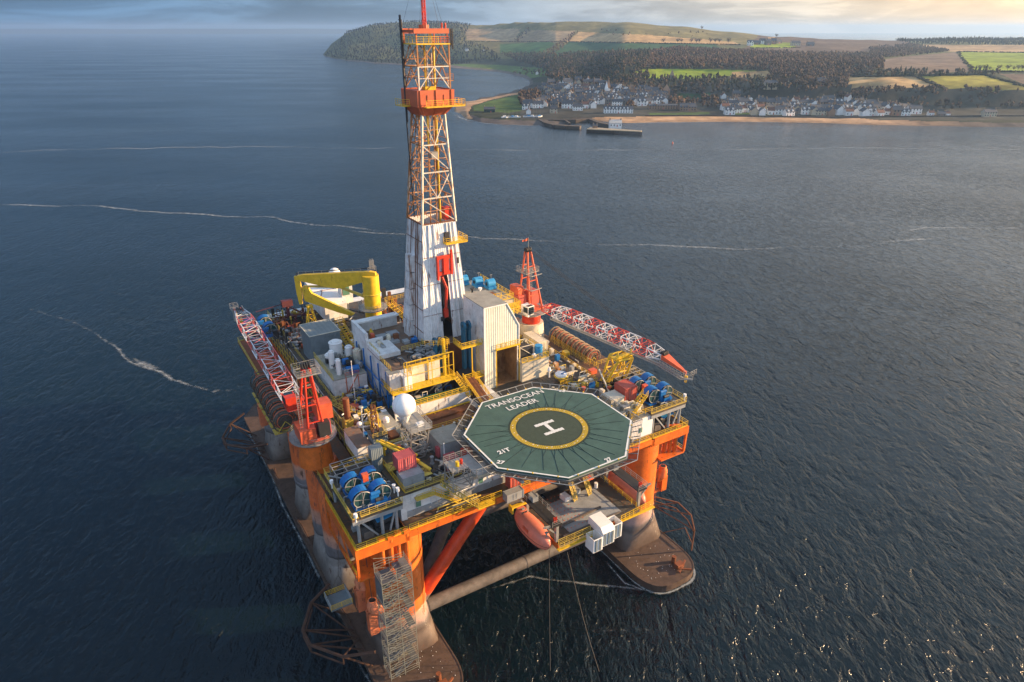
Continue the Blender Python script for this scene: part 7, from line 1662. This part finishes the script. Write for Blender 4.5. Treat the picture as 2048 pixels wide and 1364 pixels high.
# ---- single trees
def bare_tree(h,rs,conifer=False,bushy=1.0):
    r_=random.Random(rs); t=B(); t.bar((0,0,-.5),(0,0,h*.45),.045*h*.5,6,r2=.02*h)
    c=B()
    if conifer:
        for k in range(70):
            z=h*(.12+.88*k/70); rr=h*.2*(1-k/70)+.1; a=r_.uniform(0,2*PI); d=rr*r_.uniform(.3,1); p=Vector((d*math.cos(a),d*math.sin(a),z)); q=Vector((r_.gauss(0,1),r_.gauss(0,1),r_.gauss(0,.5)))*h*.045; s=q.orthogonal().normalized()*h*.05; c.add([p-q,p+s,p+q,p-s],[(0,1,2,3)])
    else:
        for k in range(11):
            a=2*PI*k/11+r_.uniform(-.3,.3); z0=h*r_.uniform(.25,.45); L=h*r_.uniform(.3,.48); e=r_.uniform(.5,1.25); p=Vector((0,0,z0)); q=p+Vector((math.cos(a)*math.cos(e),math.sin(a)*math.cos(e),math.sin(e)))*L; t.bar(p,q,.02*h*.6,4,r2=.008*h)
            for j in range(int(16*bushy)):
                u=r_.uniform(.4,1.15); o=p.lerp(q,u)+Vector((r_.gauss(0,1),r_.gauss(0,1),r_.gauss(0,.8)))*h*.07; d=Vector((r_.gauss(0,1),r_.gauss(0,1),r_.gauss(0,1))).normalized()*h*.05; s=d.orthogonal().normalized()*h*.03; c.add([o-d,o+s,o+d,o-s],[(0,1,2,3)])
    return t,c
M['bark']=mat('bark',(0.06,0.045,0.035),.9); M['twigs']=mat('winter_twigs',(0.10,0.07,0.05),.9,dirt=.4,ns=2); M['conif']=mat('conifer_green',(0.022,0.04,0.02),.9,dirt=.4,ns=2)
TV=[]
for k in range(4):
    t,c=bare_tree(11,k+1,k==3); mt=bpy.data.meshes.new('trunk'); mt.from_pydata(t.v,[],t.f); mt.materials.append(M['bark']); mc=bpy.data.meshes.new('crown'); mc.from_pydata(c.v,[],c.f); mc.materials.append(M['conif'] if k==3 else M['twigs']); TV.append((mt,mc))
def tree_at(x,y,v,s,lab,grp):
    g=ground(x,y)
    if not g: return
    e=bpy.data.objects.new('tree',None); C.objects.link(e); free(e,g,hr.uniform(0,6),s); e['label']=lab; e['category']='tree'; e['group']=grp
    for nm,me in zip(('trunk','crown'),TV[v]): o=bpy.data.objects.new(nm,me); C.objects.link(o); o.parent=e
xs=[1326,1355,1362,1382,1392,1398,1420,1430,1438,1456]
for i,x in enumerate(xs): tree_at(x,87.5,i%3,1.5,f'bare tree on the hill hedge, {ordn[i]} from the left','bare trees on the hill hedge')
xs=[1941,1958,1968,1978,1996,2014,2026,2035,2043]
for i,x in enumerate(xs): tree_at(x,142,i%3,.95 if i%3 else .7,f'bare tree below the bright green field, {ordn[i]} from the left','bare trees below the bright green field')
tree_at(1403,53+7,0,1.2,'lone bent tree on the left slope of the skyline hill','lone skyline trees'); tree_at(1552,76,1,1.3,'lone tree on the skyline above the farm','lone skyline trees')
tree_at(1371,160,3,.9,'dark pointed conifer in front of the bright green field','trees in front of the bright field'); tree_at(1322,160,1,.8,'round dark bush-like tree left of the stone church','trees in front of the bright field'); tree_at(1432,160,2,.8,'dark round tree at the right part of the bright field','trees in front of the bright field'); tree_at(1283,190,3,1.0,'yellow-green conifer at the right back of the village','trees in front of the bright field')
for i,(x,y) in enumerate([(1206,112),(1218,110),(1226,113),(1246,108),(1262,111),(1275,112),(1294,107),(1322,108),(1340,106),(1188,114),(1160,112),(1146,115)]): tree_at(x,y+9,3,1.35,f'tall dark conifer rising above the brown wood, {ordn[i]} in an uneven line','tall conifers above the wood')
for i,x in enumerate(range(1552,1682,12)): tree_at(x,170+hr.uniform(-3,6),i%3,1.25,f'large bare tree in the grove left of the straw field, {ordn[i]} from the left','grove left of the straw field')
for i,(x,y) in enumerate([(1040,152),(1052,153),(1030,150),(1105,156),(1095,158)]): tree_at(x,y,i%3,1.0,f'orange-brown bare tree near the bay shore, {ordn[i]} of a loose group','shore trees')
# ---- harbour
b=B()
def wallpath(b,pts,z0,z1,w):
    for p,q in zip(pts,pts[1:]):
        p=atp(p[0],p[1],z1);q=atp(q[0],q[1],z1); d=(q-p).normalized(); s=Vector((-d.y,d.x,0))*w/2; 
        b.hexa([(*(p-s).xy,z0),(*(q-s).xy,z0),(*(q+s).xy,z0),(*(p+s).xy,z0),(*(p-s).xy,z1),(*(q-s).xy,z1),(*(q+s).xy,z1),(*(p+s).xy,z1)])
M['stone']=mat('harbour_stone',(0.085,0.068,0.052),.85,dirt=.5,ns=.3,world=True); M['pierdeck']=mat('pier_deck',(0.34,0.29,0.2),.8,dirt=.3,ns=.2,world=True); M['piles']=mat('pier_piles',(0.06,0.045,0.035),.85,world=True)
def wsolo(nm,b,m,lab,cat,grp=None):
    o=build(nm,b,m,None); o['label']=lab; o['category']=cat
    if grp: o['group']=grp
    return o
wallpath(b,[(1083,238),(1096,245),(1112,249),(1135,251),(1161,252)],-1,3.2,9); wallpath(b,[(1128,238),(1140,246)],-1,3,2.5)
wsolo('harbour_wall',b,M['stone'],'dark curved stone breakwater in front of the village','breakwater')
b=B(); wallpath(b,[(1180,237),(1190,241),(1205,246),(1228,250)],-1,3.4,6); wallpath(b,[(1085,239),(1150,239),(1180,237)],-1,3.5,3); wsolo('harbour_wall',b,M['stone'],'stone quay wall running from the beach to the wooden pier','breakwater')
e=bpy.data.objects.new('pier',None); C.objects.link(e); p0=atp(1175,257,3.5); p1=atp(1283,262,3.5); e.location=p0; e['label']='wooden pier on dark piles in front of the harbour'; e['category']='pier'
d=(p1-p0); L=d.length; d.normalize(); s=Vector((-d.y,d.x,0))
b=B(); q=lambda f,w,z:tuple(p0+d*f+s*w+Vector((0,0,z-3.5))-p0+Vector((0,0,3.5)) if False else (d*f+s*w+Vector((0,0,z-3.5))))
b.hexa([q(0,-4,2.7),q(L,-4,2.7),q(L,3,2.7),q(0,12,2.7),q(0,-4,3.5),q(L,-4,3.5),q(L,3,3.5),q(0,12,3.5)]); o=build('deck',b,M['pierdeck'],None); o.parent=e
b=B()
for k in range(34): 
    for w in (-3.6,0,2.6): b.bar(q(L*k/33,w,-4),q(L*k/33,w,2.8),.3,4)
    if k%2: b.bar(q(L*k/33,-3.7,-.5),q(L*min(k+1,33)/33,-3.7,2.4),.16,4)
b.hexa([q(0,-3.4,-3),q(L*.5,-3.4,-3),q(L*.5,8,-3),q(0,11,-3),q(0,-3.4,2.7),q(L*.5,-3.4,2.7),q(L*.5,8,2.7),q(0,11,2.7)])
o=build('piles',b,M['piles'],None); o.parent=e
g=atp(1230,253,3.5); house_at(hmesh(13,7,4,3,M['hw'][0],mat('pale_grey_roof',(.5,.5,.48),.5)),g,.05,1,'white pier building with a pale roof standing on the wooden pier','pier buildings','pier_building'); g=atp(1190,256,3.5); house_at(hmesh(5,4,2.5,1.2,M['hw'][2],M['slate'],wins=False),g,.05,1,'tiny dark hut at the left end of the wooden pier','pier buildings','pier_building')
# boats drawn up, sea wall
b0=None
for i in range(9):
    x=1010+i*8.0 if i<4 else 1052+(i-4)*7; y=236.5 if i<4 else 235
    g=ground(x,y); 
    if not g: continue
    L=hr.uniform(6,9); b=B(); b.loft([[(-L/2,-1.2,0),(-L/2,1.2,0),(-L/2,1.5,1.4),(-L/2,-1.5,1.4)],[(0,-1.1,-.1),(0,1.1,-.1),(0,1.6,1.3),(0,-1.6,1.3)],[(L/2,-.1,.5),(L/2,.1,.5),(L/2,.15,1.8),(L/2,-.15,1.8)]])
    e=bpy.data.objects.new('boat',None); C.objects.link(e); e.location=(g[0],g[1],g[2]+.3); e.rotation_euler=(0,0,hr.uniform(-.5,.5)); e['label']=f'small white boat laid up on the point, {ordn[i]} from the left'; e['category']='boat'; e['group']='boats laid up on the point'
    o=build('hull',b,'whiteclean',None); o.parent=e; b=B(); b.box(-L*.3,L*.12,-1,1,1.4,2.4); o=build('cabin',b,['whiteclean','bluegrey','lblue'][i%3],None); o.parent=e
    b=B(); b.bar((0,0,1.4),(0,0,9),.06); o=build('mast',b,'steel',None); o.parent=e
b=B(); pr=None
for x in range(1290,2320,10):
    yb=np.interp(x,[1290,1450,1600,1800,2048,2320],[233,233,235.5,239,244,250]); g=ground(x,yb)
    if g:
        if pr: 
            p,q=Vector(pr),Vector(g); n=Vector((0,1.2,0)); b.hexa([p-Vector((0,0,1)),q-Vector((0,0,1)),q+n-Vector((0,0,1)),p+n-Vector((0,0,1)),p+Vector((0,0,1.6)),q+Vector((0,0,1.6)),q+n+Vector((0,0,1.6)),p+n+Vector((0,0,1.6))])
        pr=g
wsolo('sea_wall',b,M['stone'],'long dark sea wall between the sandy beach and the houses','wall')
b=B(); p=atp(1345,287,0); b.cyl(p.x,p.y,-.5,1.6,.9,10,.3); o=wsolo('marker_buoy',b,'red','small red marker buoy floating off the beach','buoy')
# ---- foam lines
def foam_mat():
    m=bpy.data.materials.new('sea_foam'); m.use_nodes=True; t=m.node_tree; t.nodes.clear()
    o=N(t,'ShaderNodeOutputMaterial'); mx=N(t,'ShaderNodeMixShader'); tr=N(t,'ShaderNodeBsdfTransparent'); df=N(t,'ShaderNodeBsdfDiffuse'); df.inputs['Color'].default_value=(.6,.64,.64,1)
    g=N(t,'ShaderNodeNewGeometry'); n=N(t,'ShaderNodeTexNoise'); n.inputs['Scale'].default_value=.45; n.inputs['Detail'].default_value=8; n.inputs['Roughness'].default_value=.75; t.links.new(g.outputs['Position'],n.inputs['Vector'])
    a=N(t,'ShaderNodeAttribute',attribute_name='edge'); r_=ramp(t,[(.56,0),(.82,.9)]); ad=N(t,'ShaderNodeMath',operation='MULTIPLY_ADD'); ad.inputs[1].default_value=.36; t.links.new(a.outputs['Fac'],ad.inputs[0]); 
    sb=N(t,'ShaderNodeMath',operation='SUBTRACT'); sb.inputs[1].default_value=.12; t.links.new(n.outputs['Fac'],sb.inputs[0]); t.links.new(sb.outputs[0],ad.inputs[2])
    t.links.new(ad.outputs[0],r_.inputs[0]); ml=N(t,'ShaderNodeMath',operation='MULTIPLY'); ml.inputs[1].default_value=.45; t.links.new(r_.outputs[0],ml.inputs[0])
    t.links.new(ml.outputs[0],mx.inputs[0]); t.links.new(tr.outputs[0],mx.inputs[1]); t.links.new(df.outputs[0],mx.inputs[2]); t.links.new(mx.outputs[0],o.inputs[0]); return m
M['foam']=foam_mat()
FV=[];FF=[];FE=[]
def foam(pts,w,k=1.0,world=False):
    P_=[Vector(p) for p in pts] if world else [atp(x,y,0.0) for x,y in pts]; Q=[]
    for p,q in zip(P_,P_[1:]):
        n=max(2,int((q-p).length/(2.0 if world else 6))); 
        for i in range(n): Q.append(p.lerp(q,i/n))
    Q.append(P_[-1]); m=len(Q); off=len(FV); nx=5
    for i,p in enumerate(Q):
        d=(Q[min(i+1,m-1)]-Q[max(i-1,0)]).normalized(); s=Vector((-d.y,d.x,0))*(1.0 if world else 1.35); tt=i/m; wob=(vnoise(np.array(p.x/14),np.array(p.y/14))-.5)*w*2.2
        end=min(1,min(i,m-1-i)/3)*(.45+.9*float(vnoise(np.array(p.x/30+5),np.array(p.y/30))))
        for j in range(nx): u=j/(nx-1)*2-1; c=p+s*(u*w+wob); FV.append((c.x,c.y,.03)); FE.append(max(0,1-abs(u))*end*k)
    for i in range(m-1):
        for j in range(nx-1): a=off+i*nx+j; FF.append((a,a+1,a+nx+1,a+nx))
foam([(-40,307),(60,301),(260,297),(500,293),(700,296),(810,297)],3.2,.95); foam([(895,299),(1100,300),(1300,300),(1700,296),(2100,300)],3.0,.85)
foam([(-40,408),(0,410),(200,412),(330,427),(520,433),(650,452),(800,462)],2.0,.9); foam([(660,460),(820,468),(1040,478),(1240,490),(1480,498),(1740,490),(1900,470)],2.0,.9); foam([(1780,468),(1850,455),(1950,455),(2100,457)],2.0,.95)
foam([(-20,560),(60,580),(180,575),(300,600),(420,640)],.8,.6)
foam([(20,606),(160,650),(230,690),(245,715),(290,735),(340,760),(400,775),(490,800)],1.1,.95); foam([(246,712),(275,722),(300,738),(318,752)],1.8,1.1); foam([(380,765),(420,782),(470,778),(500,796)],1.3,.9)
foam([(900,1200),(960,1180),(1060,1150),(1100,1160),(1180,1172),(1290,1180),(1340,1170)],.5,1.0); foam([(1250,1060),(1260,1090),(1232,1130),(1260,1150)],.35); foam([(900,1235),(920,1280),(930,1340)],.7,1.1)
foam([(1392,1060),(1400,1110),(1384,1150)],.5,.8); foam([(1050,1230),(1150,1270),(1290,1260),(1400,1290)],.6,.7); foam([(1300,980),(1450,1010),(1600,1000)],.5,.6)
foam([(1380,1080),(1500,1050),(1640,1040)],.5,.7); foam([(1480,1240),(1620,1215),(1760,1190)],.5,.7); foam([(1560,1330),(1700,1290),(1860,1260)],.5,.7); foam([(1330,990),(1420,975),(1560,1000)],.4,.7)
foam([(1373,1085),(1378,1130),(1366,1160),(1330,1176),(1290,1180),(1250,1165),(1220,1130),(1200,1105)],.35,1.1)
for (a0,a1) in ((-43.2,-29.6),(9.6,23.0)):
    cxx=(a0+a1)/2; hw=(a1-a0)/2+.45; ring=[]
    for i in range(25): t_=PI+PI*i/24; c_,s__=math.cos(t_),math.sin(t_); ring.append(w3(cxx+hw*math.copysign(abs(c_)**.62,c_),-28.1-9.0*abs(s__)**.72,0))
    foam([w3(a0-.4,y,0) for y in (70,50,30,10,-10,-28)]+ring[1:-1]+[w3(a1+.4,y,0) for y in (-28,-10,10,30,50,70)],.55,1.25,True)
foam([(905,228),(935,241),(975,247.6),(1040,250.5),(1090,252.5)],1.5,1.3); foam([(1241,246.6),(1448,244),(1635,246),(1821,250.4),(2048,254.5)],1.6,1.3)
me=bpy.data.meshes.new('sea_foam'); me.from_pydata(FV,[],FF); a=me.attributes.new('edge','FLOAT','POINT'); a.data.foreach_set('value',np.array(FE,np.float32)); me.materials.append(M['foam']); fo=bpy.data.objects.new('sea_foam',me); C.objects.link(fo); fo['kind']='stuff'; fo['label']='thin white foam lines drifting on the dark sea'; fo['category']='foam'
# ---- haze
b=B(); b.box(-19000,19000,-600,18500,-7,170)
me=bpy.data.meshes.new('haze'); me.from_pydata(b.v,[],b.f); m=bpy.data.materials.new('haze_air'); m.use_nodes=True; t=m.node_tree; t.nodes.clear(); o=N(t,'ShaderNodeOutputMaterial'); pv=N(t,'ShaderNodeVolumePrincipled'); pv.inputs['Color'].default_value=(.38,.62,1.0,1); pv.inputs['Density'].default_value=HAZE if 'HAZE' in globals() else 9e-5; pv.inputs['Anisotropy'].default_value=.35
t.links.new(pv.outputs[0],o.inputs['Volume']); me.materials.append(m); hz_=bpy.data.objects.new('haze',me); C.objects.link(hz_); hz_['kind']='stuff'; hz_['label']='thin evening haze over the sea'; hz_['category']='haze'
